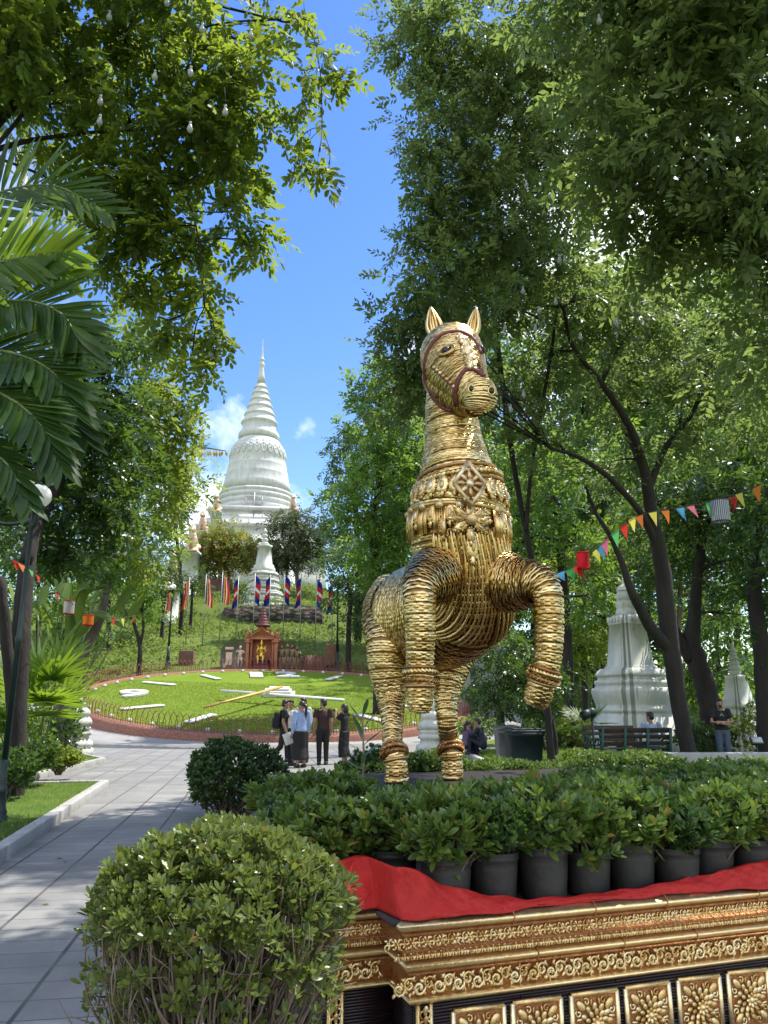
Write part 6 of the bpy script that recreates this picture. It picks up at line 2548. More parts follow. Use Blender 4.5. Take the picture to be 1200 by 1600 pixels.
tree('bushy_tree', 'bright yellow green tree standing in full sun beside the dark bushy tree', [[(92, 1110, 24, 11), (110, 1000, 24, 11), (150, 880, 24, 10), (205, 760, 24, 8)]],
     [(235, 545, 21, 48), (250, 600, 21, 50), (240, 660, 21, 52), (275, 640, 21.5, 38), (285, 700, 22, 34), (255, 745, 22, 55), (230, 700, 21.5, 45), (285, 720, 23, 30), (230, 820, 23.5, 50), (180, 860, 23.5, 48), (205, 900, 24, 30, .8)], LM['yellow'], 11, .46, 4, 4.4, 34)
tree('feathery_tree', 'feathery pale green tree on the hill beside the dark tree crown', [[(285, 935, 70, 6), (280, 880, 70, 6), (272, 800, 70, 4)]],
     [(275, 760, 70, 38), (300, 740, 70, 24, .8), (265, 810, 70, 36), (288, 790, 70, 24), (262, 860, 70, 30), (250, 720, 70, 35)], LM['light'], 6, .4, 5, 2.8, 35)
tree('sapling', 'small twin stemmed tree casting its shadow on the sunny slope', [[(219, 1016, 52, 7), (214, 990, 52, 6), (208, 970, 52, 5)], [(219, 1010, 52, 5), (224, 980, 52, 4), (222, 955, 52, 4)]],
     [(205, 930, 52, 28), (230, 920, 52, 26), (190, 950, 52, 18), (240, 945, 52, 18), (215, 900, 52, 22)], LM['light'], 6.5, .45, 3, 3.2, 36)
tree('leaning_tree', 'bare trunked tree leaning across the bird of paradise leaves by the white newel', [[(98, 1092, 22, 17), (118, 1050, 22, 16), (138, 1005, 22, 15), (156, 968, 22, 14), (166, 930, 22, 10)]],
     [(170, 905, 22, 28, .8), (195, 890, 22.5, 24, .8), (150, 890, 22, 24, .7)], LM['light'], 9, .45, 4, 2.6, 37, bark=mat_bark2)
tree('flame_tree', 'feathery tree with orange blossom below the white bell', [[(360, 925, 93, 4), (357, 900, 93, 4), (352, 870, 93, 3)]],
     [(350, 850, 93, 40), (322, 862, 93, 30), (375, 858, 93, 26), (345, 880, 93, 30), (382, 880, 93, 18), (355, 834, 93, 24), (330, 845, 93, 22), (315, 880, 93, 22), (390, 850, 93, 16)], LM['flame'], 5, .45, 3, 4.2, 38)
tree('olive_tree', 'grey green tree with a spreading crown beside the white bell', [[(466, 925, 93, 6), (464, 895, 93, 6), (470, 870, 93, 5)], [(465, 900, 93, 4), (452, 880, 93, 3), (445, 862, 93, 2)]],
     [(455, 835, 93, 38), (490, 830, 93, 34), (432, 855, 93, 32), (470, 868, 93, 36), (505, 850, 93, 28), (470, 808, 93, 24), (440, 815, 93, 20), (430, 880, 93, 18)], LM['olive'], 5, .45, 3, 3.6, 39, bark=mat_bark2)
tree('hill_tree', 'tall dark tree top breaking the sky line past the stupa', [[(560, 900, 70, 10), (556, 800, 70, 9), (552, 720, 70, 6)]],
     [(552, 690, 70, 30), (530, 690, 70, 16), (570, 670, 70, 24), (545, 730, 70, 32), (580, 720, 70, 30), (540, 770, 70, 26), (535, 665, 70, 12)], LM['far'], 6.5, .45, 3, 3.0, 40)
tree('hill_tree', 'bright leafy tree on the shaded slope behind the horse rump', [[(592, 960, 40, 16), (588, 880, 40, 15), (582, 830, 40, 12), (590, 770, 40, 9)], [(585, 850, 40, 8), (560, 810, 40, 6)]],
     [(610, 640, 38, 55), (650, 690, 38, 58), (570, 640, 38, 32), (600, 600, 38, 42), (580, 700, 38, 42), (560, 750, 39, 36), (620, 750, 38, 55), (545, 800, 39, 36), (600, 820, 39, 48), (650, 800, 39, 50), (640, 620, 38, 40), (560, 890, 40, 38), (615, 905, 39, 46), (580, 850, 39.5, 46), (680, 740, 39, 40), (600, 580, 38, 30, .8), (640, 860, 40, 45)], LM['light'], 8, .45, 4, 3.2, 41)
tree('hill_tree', 'dark undergrowth tree filling the shade beside the globe lamp', [[(545, 985, 56, 8), (548, 930, 56, 7)]],
     [(535, 900, 56, 32), (560, 930, 56, 34), (520, 870, 57, 26), (585, 920, 55, 36), (555, 865, 56, 34), (540, 960, 56, 26), (600, 975, 54, 32), (520, 930, 57, 18)], LM['far'], 7, .45, 3, 2.8, 42)
tree('hill_tree', 'shrubby tree against the stupa terrace beside the flame tree', [[(300, 935, 74, 4), (300, 910, 74, 3)]], [(300, 905, 74, 18), (318, 915, 74, 14), (285, 920, 74, 14), (330, 922, 74, 10), (380, 925, 80, 10)], LM['dark'], 5, .45, 3, 3.2, 43)
tree('hill_tree', 'row of green crowns hiding the terrace beyond the sapling', [[(255, 960, 66, 5), (258, 920, 66, 4)]], [(250, 890, 66, 26), (275, 900, 66, 16), (235, 920, 66, 24), (262, 925, 66, 20), (225, 880, 68, 26)], LM['far'], 5.5, .45, 3, 3.2, 44)
for i, (px, py, Y, r, lab) in enumerate(((170, 850, 62, 70, 'far tree behind the leaning trunk'), (60, 900, 50, 80, 'far tree behind the bird of paradise clump'), (-30, 800, 45, 90, 'far tree at the outer edge behind the lamp post'), (110, 960, 58, 50, 'far low tree beside the sunny slope'), (130, 760, 70, 80, 'high far tree behind the dark bushy crown'))):
    tree('woodland_tree', lab + ' on the hill flank', [[(px, 1040, Y, 8), (px, (1040 + py) / 2, Y, 7), (px, py, Y, 5)]], [(px, py, Y, r), (px - r * .6, py + r * .5, Y, r * .6), (px + r * .6, py + r * .4, Y, r * .6), (px, py - r * .5, Y, r * .5)], LM['light' if i % 2 else 'far'], 7.5, .48, 3, 2.4, 340 + i, group='trees on the flank of the hill', twig=False)

# ------------------------------------------------------------------ ground cover on the hill
mat_cover = leafmat('hill_ground_cover', (.065, .115, .022), (.135, .20, .038), (.23, .275, .07), (.32, .42, .07), .35, .6, .25, .25)
rng = np.random.default_rng(91)
n = 130000
P = np.stack([-52 + 78 * rng.random(n), 40 + 62 * rng.random(n)], -1)
d = np.hypot(P[:, 0] - CC[0], P[:, 1] - CC[1])
den = .5 + .35 * np.sin(P[:, 0] * .55 + 1.3 * np.sin(P[:, 1] * .4)) + .3 * np.sin(P[:, 1] * .8 + P[:, 0] * .25)
z = ground_z(P[:, 0], P[:, 1])
keep = (d > CR + 2.8) & (z > .6) & (rng.random(n) < np.clip(den, .15, 1)) & ~((np.abs(P[:, 0] - cxk) < 4.5) & (np.abs(P[:, 1] - YK) < 1.8))
keep &= ~((P[:, 1] < YK) & (np.abs(P[:, 0] - cxk) < 6.0) & (d < CR + 8) & (P[:, 1] > CC[1] + 8))
P, z, den = P[keep], z[keep], den[keep]
k = len(P)
hump = np.clip(den, 0, 1.2) * .8
D = rand_dir(k)
D[:, 2] = np.abs(D[:, 2]) * .6 + .25
mb = MB()
leaf_array(mb, np.c_[P, z + hump * rng.random(k)], D, rand_dir(k) * .5 + np.array([0, 0, 1.0]), .20 + .26 * rng.random(k), .13 + .12 * rng.random(k))
tag(build('ground_cover', mb, mat_cover), kind='stuff')
rng = np.random.default_rng(92)

# ------------------------------------------------------------------ palms and broad leaved plants
LSEG = np.linspace(0, 1, 7)
LWID = np.array([.35, .85, 1.0, .95, .8, .5, .02]) / 2
PALML = (np.concatenate([[[-w, t, -.10 * t * t + .10 * w], [0, t, -.10 * t * t], [w, t, -.10 * t * t + .10 * w]] for t, w in zip(LSEG, LWID)]).reshape(-1, 3),
         [np.array([[3 * i, 3 * i + 1, 3 * i + 4, 3 * i + 3] for i in range(6)] + [[3 * i + 1, 3 * i + 2, 3 * i + 5, 3 * i + 4] for i in range(6)])])
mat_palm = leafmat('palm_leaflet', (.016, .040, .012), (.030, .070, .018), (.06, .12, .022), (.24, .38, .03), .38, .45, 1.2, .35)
mat_palm2 = leafmat('sunlit_tint_palm_leaflet', (.040, .085, .012), (.070, .135, .018), (.11, .18, .025), (.34, .50, .03), .48, .45, 1.2, .35)
mat_rach = pmat('palm_midrib', (.16, .19, .06), (.08, .11, .035), .5, scale=4)


def frond(lv, rc, pts, L0, w, n=34, ang=.95, droop=.35, twist=0.0, r0=.022, plane=None):
    """feather frond along a world polyline"""
    Q = spline(np.array(pts), 8)
    Ls = np.concatenate([[0], np.cumsum(np.linalg.norm(np.diff(Q, axis=0), axis=1))])
    T, N, B = frames(Q, plane if plane is not None else (0, 0, 1))
    tube(rc, Q, np.linspace(r0, r0 * .25, len(Q)), 6)
    ts = np.linspace(.10, 1.0, n)
    for sd in (-1, 1):
        s = ts * Ls[-1]
        P = np.stack([np.interp(s, Ls, Q[:, k]) for k in range(3)], -1)
        i = np.clip(np.searchsorted(Ls, s), 0, len(Q) - 1)
        a = ang * (1 - .55 * ts ** 2) + rng.normal(size=n) * .05
        d = T[i] * np.cos(a)[:, None] + sd * B[i] * np.sin(a)[:, None] + N[i] * (.18 + rng.normal(size=(n, 1)) * .06) + np.array([0, 0, -droop])
        nn = N[i] + sd * B[i] * .35 + rng.normal(size=(n, 3)) * .08
        L = L0 * np.interp(ts, [.1, .3, .6, .9, 1], [.65, 1, .95, .6, .45]) * (.92 + .16 * rng.random(n))
        leaf_array(lv, P, d, nn, L, np.full(n, w) * (.85 + .3 * rng.random(n)), PALML)


root = thing('palm', 'big feather palm with glossy dark fronds reaching in beside the globe lamp', 'palm', (*at(-190, 900, 5.9)[:2], 0))
lv, lv2, rc = MB(), MB(), MB()
cr = at(-170, 560, 5.9)
FR = [  # (points as photo rays with depth, leaflet length, width, droop, sunny)
    ([(-170, 560, 5.9), (-70, 490, 5.6), (30, 470, 5.4), (95, 490, 5.3), (125, 540, 5.3)], .66, .072, .10, 0),
    ([(-170, 555, 5.9), (-110, 470, 5.7), (-30, 420, 5.5), (50, 400, 5.4), (105, 395, 5.4)], .66, .075, .0, 1),
    ([(-170, 550, 6.2), (-120, 400, 6.6), (-20, 310, 6.8), (80, 290, 6.9), (165, 330, 6.9)], .74, .07, .10, 0),
    ([(-170, 570, 5.9), (-80, 545, 5.5), (10, 550, 5.3), (80, 580, 5.2), (115, 640, 5.2)], .60, .08, .20, 0),
    ([(-170, 580, 5.9), (-90, 590, 5.4), (0, 615, 5.1), (60, 660, 5.0), (90, 720, 5.0)], .56, .08, .25, 0),
    ([(-170, 590, 5.9), (-110, 640, 5.3), (-50, 680, 5.0), (10, 725, 4.9), (40, 780, 4.9)], .46, .075, .3, 0),
    ([(-170, 575, 6.0), (-100, 550, 6.1), (0, 560, 6.1), (90, 610, 6.1), (130, 680, 6.1)], .66, .075, .2, 0),
    ([(-170, 560, 6.1), (-130, 480, 6.3), (-60, 420, 6.4), (20, 400, 6.4), (110, 430, 6.4)], .66, .07, .1, 1),
    ([(-170, 570, 6.1), (-120, 500, 6.3), (-40, 470, 6.4), (60, 480, 6.4), (150, 540, 6.4)], .6, .07, .2, 0),
    ([(-170, 600, 5.8), (-140, 660, 5.4), (-90, 720, 5.2), (-40, 790, 5.1)], .5, .075, .3, 0),
]
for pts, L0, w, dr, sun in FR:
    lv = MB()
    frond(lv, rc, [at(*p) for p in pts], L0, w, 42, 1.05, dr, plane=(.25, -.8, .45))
    build('frond', lv, mat_palm2 if sun else mat_palm, root)  # some fronds take the brighter leaflet copy, sunlight put into its colour
b0 = at(-190, 900, 5.9)
tube(rc, [(b0[0], 5.9, 0), (b0[0] + .03, 5.9, 1.5), cr], [.13, .11, .09], 12)
build('trunk', rc, mat_rach, root)

root = thing('palm', 'tall palm with fine hanging leaflets high behind the overhanging branches', 'palm', (*at(-60, 900, 11)[:2], 0))
lv, rc = MB(), MB()
c_ = at(-40, 170, 11.5)
for pts in ([(-40, 170, 11.5), (20, 110, 11.3), (100, 110, 11.2), (170, 170, 11.2), (205, 250, 11.2)], [(-40, 170, 11.5), (30, 170, 11), (90, 210, 11), (120, 290, 11)], [(-40, 170, 11.5), (-10, 60, 11.6), (40, 10, 11.6), (100, 20, 11.6)], [(-40, 170, 11.5), (10, 200, 11.2), (40, 260, 11.2), (50, 340, 11.2)],
            [(-40, 170, 11.5), (60, 130, 12), (140, 210, 12), (196, 330, 12)]):
    lv = MB()
    frond(lv, rc, [at(*p) for p in pts], .75, .035, 46, .9, .8)
    build('frond', lv, mat_palm, root)
b0 = at(-60, 900, 11)
tube(rc, [(b0[0], 11, 0), (b0[0] + .1, 11.2, 4), c_], [.16, .13, .1], 10)
build('trunk', rc, mat_rach, root)


def fan_palm(label, px, py, Y, spots, leaf, seed):
    global rng
    rng = np.random.default_rng(seed)
    b = at(px, py, Y)
    b[2] = max(.1, float(ground_z(b[0], b[1])))
    root = thing('fan_palm', label, 'palm', b)
    lv, rc = MB(), MB()
    for (qx, qy, dy) in spots:
        lv = MB()
        e = at(qx, qy, Y + dy)
        s0 = b + np.array([0, 0, .35])
        mid = (s0 + e) / 2 + np.array([0, 0, .3])
        Q = spline([s0, mid, e], 6)
        tube(rc, Q, np.linspace(.018, .01, len(Q)), 5)
        ax = nrm(e - mid)
        side = nrm(np.cross(ax, [0, 0, 1.0]))
        upv = np.cross(side, ax)
        n = 22
        a = np.linspace(-1.75, 1.75, n) + rng.normal(size=n) * .03
        d = np.cos(a)[:, None] * ax + np.sin(a)[:, None] * side + np.array([0, 0, -.18]) + upv * .12 * np.abs(np.sin(a))[:, None]
        nn = np.tile(upv, (n, 1)) + rng.normal(size=(n, 3)) * .08
        leaf_array(lv, np.tile(e, (n, 1)), d, nn, leaf * (1 - .2 * np.abs(a) / 1.75) * (.9 + .2 * rng.random(n)), np.full(n, leaf * .10), PALML)
        build('frond', lv, mat_palm2, root)
    build('stalk', rc, mat_rach, root)


fan_palm('fan palm with pleated round fronds in front of the white newel', 62, 1160, 17.5, [(80, 1062, -.6), (60, 1052, .3), (96, 1098, -.3), (70, 1118, -1.0), (40, 1090, -.5), (92, 1040, .6), (30, 1048, .4), (70, 1095, -1.2), (20, 1120, -.6)], .95, 51)
fan_palm('low fan shaped seedling plant on the lawn behind the small dark tree', 915, 1155, 24, [(925, 1120, 0), (905, 1122, .2), (935, 1130, -.3), (900, 1135, -.2)], .7, 52)

mat_banana = leafmat('broad_blade_leaf', (.045, .085, .016), (.085, .14, .025), (.14, .20, .035), (.30, .42, .05), .45, .35, .8, .5)
BAN = (lambda t, w: (np.concatenate([[[-b, a, -.28 * a ** 2 + .16 * b], [0, a, -.28 * a ** 2], [b, a, -.28 * a ** 2 + .16 * b]] for a, b in zip(t, w)]).reshape(-1, 3),
                     [np.array([[3 * i, 3 * i + 1, 3 * i + 4, 3 * i + 3] for i in range(len(t) - 1)] + [[3 * i + 1, 3 * i + 2, 3 * i + 5, 3 * i + 4] for i in range(len(t) - 1)])]))(np.linspace(0, 1, 9), np.array([.05, .32, .46, .5, .5, .47, .4, .25, .02]))
root = thing('bird_of_paradise', 'clump of tall upright paddle leaves behind the dark trunk', 'plant', (*at(95, 1060, 23.5)[:2], .1))
lv, rc = MB(), MB()
b = np.array([*at(95, 1060, 23.5)[:2], .1])
for (qx, qy, dy, ln) in ((60, 960, .3, 1.9), (95, 930, 0, 2.0), (125, 945, -.4, 2.0), (150, 965, .2, 1.7), (175, 990, -.5, 1.5), (40, 990, -.4, 1.6), (110, 985, -.8, 1.6), (80, 1000, .5, 1.5), (140, 1015, .4, 1.3), (200, 965, .2, 1.6), (28, 950, .6, 1.7), (165, 930, .5, 1.6), (70, 1010, -.5, 1.9), (120, 975, -1, 1.9), (52, 930, .2, 1.8), (102, 955, .6, 2.0), (180, 960, -.8, 1.7), (35, 1015, -.9, 1.7)):
    e = at(qx, qy, 23.5 + dy)
    s0 = b + rng.normal(size=3) * np.array([.25, .2, 0])
    Q = spline([s0, (s0 * .5 + e * .5) + np.array([0, 0, .3]), e], 5)
    tube(rc, Q, np.linspace(.035, .018, len(Q)), 6)
    d = nrm(e - (s0 * .4 + e * .6)) + rng.normal(size=3) * .15
    leaf_array(lv, e[None], d[None], (np.cross(np.cross(d, [0, 0, 1.0]), d) + rng.normal(size=3) * 1.1)[None], np.array([ln * .62]), np.array([ln * .165]), BAN)
for (p0, p1, p2, w_) in (((100, 1010, 22), (150, 955, 21.5), (205, 985, 21), .55), ((95, 1000, 22), (60, 940, 21.5), (20, 960, 21), .5), ((110, 1000, 23), (125, 925, 22.5), (165, 915, 22), .5)):
    # long arching blades
    Q = spline([at(*p0), at(*p1), at(*p2)], 9)
    tube(rc, Q, np.linspace(.03, .008, len(Q)), 5)
    T_ = nrm(np.gradient(Q, axis=0))
    sd_ = nrm(np.cross(T_, [0, 0, 1.0]))
    ww = w_ * .5 * np.sin(np.linspace(.15, 1, len(Q)) * PI) ** .6
    G_ = np.stack([Q - sd_ * ww[:, None] - np.array([0, 0, .55]) * ww[:, None], Q - sd_ * ww[:, None] * .5 - np.array([0, 0, .1]) * ww[:, None], Q, Q + sd_ * ww[:, None] * .5 - np.array([0, 0, .1]) * ww[:, None], Q + sd_ * ww[:, None] - np.array([0, 0, .55]) * ww[:, None]], 1)
    sheet(lv, G_)
build('leaf_blade', lv, mat_banana, root)
build('stalk', rc, mat_rach, root)
# torn yellowing banana leaf poking out over the sky
mat_dead = leafmat('yellow_torn_leaf', (.35, .22, .05), (.55, .40, .06), (.62, .5, .12), (.8, .6, .1), .5, .6, 3)
root = thing('banana_plant', 'banana plant whose one torn yellow leaf juts out against the sky', 'plant', (*at(262, 930, 40)[:2], float(terr(*at(262, 930, 40)[:2]))))
mb, rc = MB(), MB()
a, b = at(296, 703, 26), at(352, 704, 26)
b0 = np.array([at(105, 1150, 26)[0], 26, .1])
root.location = Vector(b0)
ORG[root.name] = b0
tube(rc, spline([b0, at(150, 930, 26), at(225, 760, 26), a, b], 5), np.linspace(.11, .02, 21), 6)
for i in range(13):
    p = a + (b - a) * i / 12
    leaf_array(mb, p[None], np.array([[.1 + .1 * rng.normal(), rng.normal() * .3, -1.0]]), np.array([[.2, -1, .1]]), np.array([.22 + .06 * rng.random()]), np.array([.11]))
    leaf_array(mb, p[None], np.array([[.1, .9, .2 * rng.normal() + .25]]), np.array([[.0, -.2, 1]]), np.array([.22]), np.array([.11]))
build('leaf_blade', mb, mat_dead, root)
build('stalk', rc, mat_rach, root)

# low shrubs in the beds
for i, (px, py, Y, r, h, mm, lab) in enumerate(((45, 1160, 15.5, .6, .9, 'dark', 'leafy shrub at the foot of the dark trunk'), (95, 1178, 18, .45, .55, 'yellow', 'small yellowish shrub in the bed by the newel'), (8, 1195, 13.4, .5, .8, 'dark', 'dark shrub beside the lamp post base'),
                                              (20, 1130, 17.5, .9, 1.5, 'light', 'tall green shrub behind the dark trunk'), (75, 1130, 21, .9, 1.4, 'dark', 'shady shrub behind the fan palm'),
                                              (690, 1105, 34, .9, 1.0, 'light', 'pale flowering shrub behind the seated group'), (745, 1110, 33, 1.0, 1.1, 'light', 'pale shrub behind the seated man in navy'), (868, 1125, 30, 1.2, 1.0, 'light', 'wide pale shrub past the green bin'), (905, 1120, 29, .9, 1.2, 'yellow', 'bright shrub beside the fan seedling'),
                                              (1098, 1130, 23, .9, .95, 'dark', 'dark shrub between the trunk and the slim stupa'), (1190, 1120, 22, .8, 1.6, 'yellow', 'tall yellowish shrub past the slim stupa'), (1165, 1090, 29, .8, 2.6, 'light', 'tall broad leaved sapling behind the slim stupa'))):
    p = at(px, py, Y)
    zb = max(.1, float(ground_z(p[0], p[1])))
    root = thing('garden_shrub', lab, 'shrub', (p[0], p[1], zb))
    lv, st = shrub_geo(500 + i, r, .15, h, int(150 * max(1, r)), .11 + .03 * r, .42, 8, base=(p[0], p[1], zb), stem_r=.008)
    build('stem', st, mat_twig, root)
    build('foliage', lv, LM[mm], root)

# dry leaves blown over the paving
rng = np.random.default_rng(61)
n = 420
P = np.stack([-9 + 9 * rng.random(n), 2.5 + 22 * rng.random(n) ** 1.3], -1)
sl_ = np.abs(P[:, 0] + 2.0 + .16 * P[:, 1])
P = P[(rng.random(n) < .35 + .1 * sl_)]
k = len(P)
a = rng.random(k) * 6.28
mb = MB()
leaf_array(mb, np.c_[P, np.full(k, .012)], np.stack([np.cos(a), np.sin(a), .12 * rng.random(k)], -1), np.array([0, 0, 1.0]) + rng.normal(size=(k, 3)) * .25, .04 + .05 * rng.random(k), .02 + .02 * rng.random(k), LEAFOV)
tag(build('fallen_leaves', mb, leafmat('dry_leaf', (.10, .06, .02), (.20, .13, .04), (.28, .22, .06), (.3, .2, .05), .15, .7, 4)), kind='stuff')
# ------------------------------------------------------------------ lamps
mat_green = pmat('dark_green_iron', (.008, .026, .022), (.005, .016, .014), .5, scale=5, bump=.1, bscale=40, bdist=.003)
mat_globe = bpy.data.materials.new('milk_glass')
nt = nodes_of(mat_globe)
finish(nt, (.82, .81, .78), .18, trans=.35, tcol=(.9, .9, .86), spec=.5)
mat_bulb = bpy.data.materials.new('bulb_glass')
nt = nodes_of(mat_bulb)
finish(nt, (.42, .43, .42), .10, trans=.45, tcol=(.6, .62, .6))
mat_cord = pmat('thin_dark_cord', (.03, .03, .03), None, .6)


def lamp(label, base, globes, zt, s=1.0, r_g=.17):
    root = thing('globe_lamp', label, 'street lamp', base)
    b = np.asarray(base, float)
    mb = MB()
    prof = [(.20, -.3), (.20, .0), (.20, .12), (.16, .16), (.17, .22), (.13, .30), (.11, .62), (.13, .66), (.10, .72), (.085, .82), (.075, 1.3)]
    lathe(mb, [(r * s, z * s) for r, z in prof], b, 16)
    build('base', mb, mat_green, root)
    mb = MB()
    zz = zt - b[2]
    lathe(mb, [(.07 * s, 1.28 * s), (.06 * s, zz * .55), (.075 * s, zz * .555), (.075 * s, zz * .575), (.055 * s, zz * .58), (.045 * s, zz - .25), (.07 * s, zz - .22), (.06 * s, zz - .1), (.02, zz)], b, 14)
    build('post', mb, mat_green, root)
    for g in globes:
        g = np.asarray(g, float)
        mb = MB()
        top = np.array([b[0], b[1], zt - .15])
        if np.hypot(g[0] - b[0], g[1] - b[1]) > .05:
            e = g - np.array([0, 0, r_g + .05])
            tube(mb, spline([top, (top + e) / 2 + np.array([0, 0, -.15]), e], 6), .028, 6)
        lathe(mb, [(.05, -r_g - .10), (.09, -r_g - .04), (.10, -r_g * .85)], g, 12)
        build('arm', mb, mat_green, root)
        mb = MB()
        ball(mb, g, r_g, 24, 16)
        build('globe', mb, mat_globe, root)


lb = onz(2, 1286, .1)
lamp('green lamp post with white globes half hidden by the palm fronds', (lb[0] - .05, lb[1], .1),
     [at(61, 775, lb[1] - .1), at(36, 748, lb[1] + .35), at(-45, 765, lb[1])], zat(10, 800, lb[1]), .62, .175)
for px, pt, pb, Y, hx, lab in ((263, 917, 1020, 56, 9, 'green lamp with small white globes standing on the sunny slope'), (527, 910, 1004, 57, 9, 'green lamp with a crown of white globes in the shade of the slope')):
    b = at(px, pb, Y)
    b[2] = min(b[2], float(ground_z(b[0], b[1])) + .1)
    m_ = mpp(px, pt, Y)
    gl = [at(px + dx, pt + dy, Y + dz) for dx, dy, dz in ((-8, 0, 0), (8, 0, 0), (0, -4, 0), (3, 1, -.35), (-3, 1, .35))]
    lamp(lab, b, gl, zat(px, pt + 2, Y), 1.15, .2)
b = at(740, 1086, 36)
zb = max(float(ground_z(b[0], b[1])), .0)
root = thing('lamp_post', 'ornate green lamp post with stepped base behind the seated group', 'lamp post', (b[0], 36, zb))
mb = MB()
m_ = mpp(740, 1060, 36)
lathe(mb, [(7 * m_, zat(740, 1096, 36) - .6), (7 * m_, zat(740, 1084, 36)), (5 * m_, zat(740, 1080, 36)), (5.5 * m_, zat(740, 1072, 36)), (4 * m_, zat(740, 1068, 36)), (4.5 * m_, zat(740, 1052, 36)), (5 * m_, zat(740, 1049, 36)), (2.6 * m_, zat(740, 1045, 36)), (3 * m_, zat(740, 1038, 36)), (2 * m_, zat(740, 1030, 36)), (1.6 * m_, zat(740, 960, 36)), (1.5 * m_, zat(740, 880, 36))], (b[0], 36, 0), 14)
build('post', mb, mat_green, root)
mb = MB()
ball(mb, (b[0], 36, zat(740, 872, 36)), .22, 14, 10)
build('globe', mb, mat_globe, root)
# black garden spot stake near the bench
p = onz(922, 1190, .1)
p = at(928, 1165, 19.3)
root = thing('spotlight', 'black spotlight on a spindly tripod stake at the end of the bench', 'spotlight', (p[0], p[1], .1))
mb = MB()
zt = zat(928, 1112, 19.3)
tube(mb, [(p[0], p[1], .1), (p[0], p[1], zt)], .03, 6)
for a in (.3, 2.4, 4.5):
    tube(mb, [(p[0], p[1], .55), (p[0] + .28 * math.cos(a), p[1] + .28 * math.sin(a), .1)], .022, 5)
build('stake', mb, mat_green, root)
mb = MB()
ball(mb, (p[0], p[1], zt - .02), (.12, .12, .12), 12, 8)
tube(mb, [(p[0] - .05, p[1], zt - .02), (p[0] - .24, p[1] - .1, zt - .1)], [.1, .12], 10)
tube(mb, [(p[0], p[1], zt), (p[0], p[1], zt + .22)], [.03, .012], 6)
build('head', mb, mat_green, root)

# grey wall and pavilion piece behind the horse belly
p = at(765, 1050, 41)
mb = MB()
m_ = mpp(765, 1050, 41)
box(mb, (at(742, 1050, 41)[0], 41, zat(765, 1068, 41)), (92 * m_, .5, 100 * m_), rot('Z', -.25), .04)
box(mb, (at(742, 1050, 41)[0], 40.98, zat(765, 1016, 41)), (96 * m_, .62, 5 * m_), rot('Z', -.25), .02)
mat_grey = pmat('grey_render', (.27, .28, .28), (.19, .20, .20), .85, scale=1.2, bump=.2, bscale=20, bdist=.01)
tag(build('garden_wall', mb, mat_grey, smooth=False, loc=(p[0], 41, 0)), 'plain pale grey garden wall seen past the horse belly', 'wall')
# low concrete wall at the far right lawn
a, b = at(1040, 1180, 18.3), at(1290, 1180, 18.3)
mb = MB()
box(mb, ((a[0] + b[0]) / 2, 18.3, .28), (b[0] - a[0], .32, .62), None, .02)
tag(build('low_wall', mb, mat_kerb, smooth=False, loc=(a[0], 18.3, 0)), 'low grey concrete seat wall in front of the standing man', 'wall')

# ------------------------------------------------------------------ benches
mat_bgreen = pmat('bench_green_iron', (.015, .085, .06), (.01, .055, .04), .45, scale=6)
mat_slat = pmat('bench_dark_wood', (.055, .035, .022), (.03, .018, .012), .6, scale=4, stretch=(1, 8, 8), bump=.2, bscale=40, bdist=.003)


def bench(label, c, w, rz):
    """seat faces local +y; the back (local -y side) is seen from the path"""
    root = thing('bench', label, 'bench', (0, 0, 0))
    n_end = 4
    for k, x in enumerate(np.linspace(-w / 2, w / 2, n_end)):
        mb = MB()
        tube(mb, [(x, -.02, 0), (x, -.03, .45), (x, -.16, .95)], .04, 7)
        tube(mb, [(x, .46, 0), (x, .45, .43)], .035, 7)
        tube(mb, [(x, -.03, .43), (x, .47, .43)], .03, 6)
        if k in (0, n_end - 1):
            tube(mb, spline([(x, -.1, .68), (x, .2, .70), (x, .42, .66), (x, .5, .58), (x, .43, .52)], 4), .028, 6)
            curl(mb, np.array([x, .18, .55]), np.array([0, 1.0, 0]), np.array([0, 0, 1.0]), np.array([1.0, 0, 0]), .11, 1.2, 1, .018)
            curl(mb, np.array([x, .22, .22]), np.array([0, 1.0, 0]), np.array([0, 0, 1.0]), np.array([1.0, 0, 0]), .15, 1.2, -1, .018)
        build('leg', mb, mat_bgreen, root)
    mb = MB()
    for k in range(4):
        box(mb, (0, .05 + k * .12, .465), (w + .1, .095, .035), None, .008)
    build('seat', mb, mat_slat, root, smooth=False)
    mb = MB()
    for k, (z, h) in enumerate(((.60, .09), (.76, .09), (.91, .12))):
        y = -.03 - (z - .45) * .26 + .055
        box(mb, (0, y, z), (w + .1, .035, h), rot('X', .25), .008)
    build('backrest', mb, mat_slat, root, smooth=False)
    root.location = Vector(c)
    root.rotation_euler = (0, 0, rz)
    return root


bn = at(992, 1150, 20)
bench('dark slatted bench with green iron frame on which the man in pale blue sits', (bn[0], 20, .12), 1.72, .05)
b2 = at(968, 1140, 21.2)
bench('second green bench backing onto the big cream stupa', (b2[0], 22.2, .12), 1.35, PI + .04)

# ------------------------------------------------------------------ wheelie bin pair
mat_bin = pmat('dark_green_bin_plastic', (.008, .022, .023), (.005, .014, .015), .65, scale=4)
mat_bin2 = pmat('grey_bin_plastic', (.16, .165, .16), (.11, .115, .11), .5, scale=4)


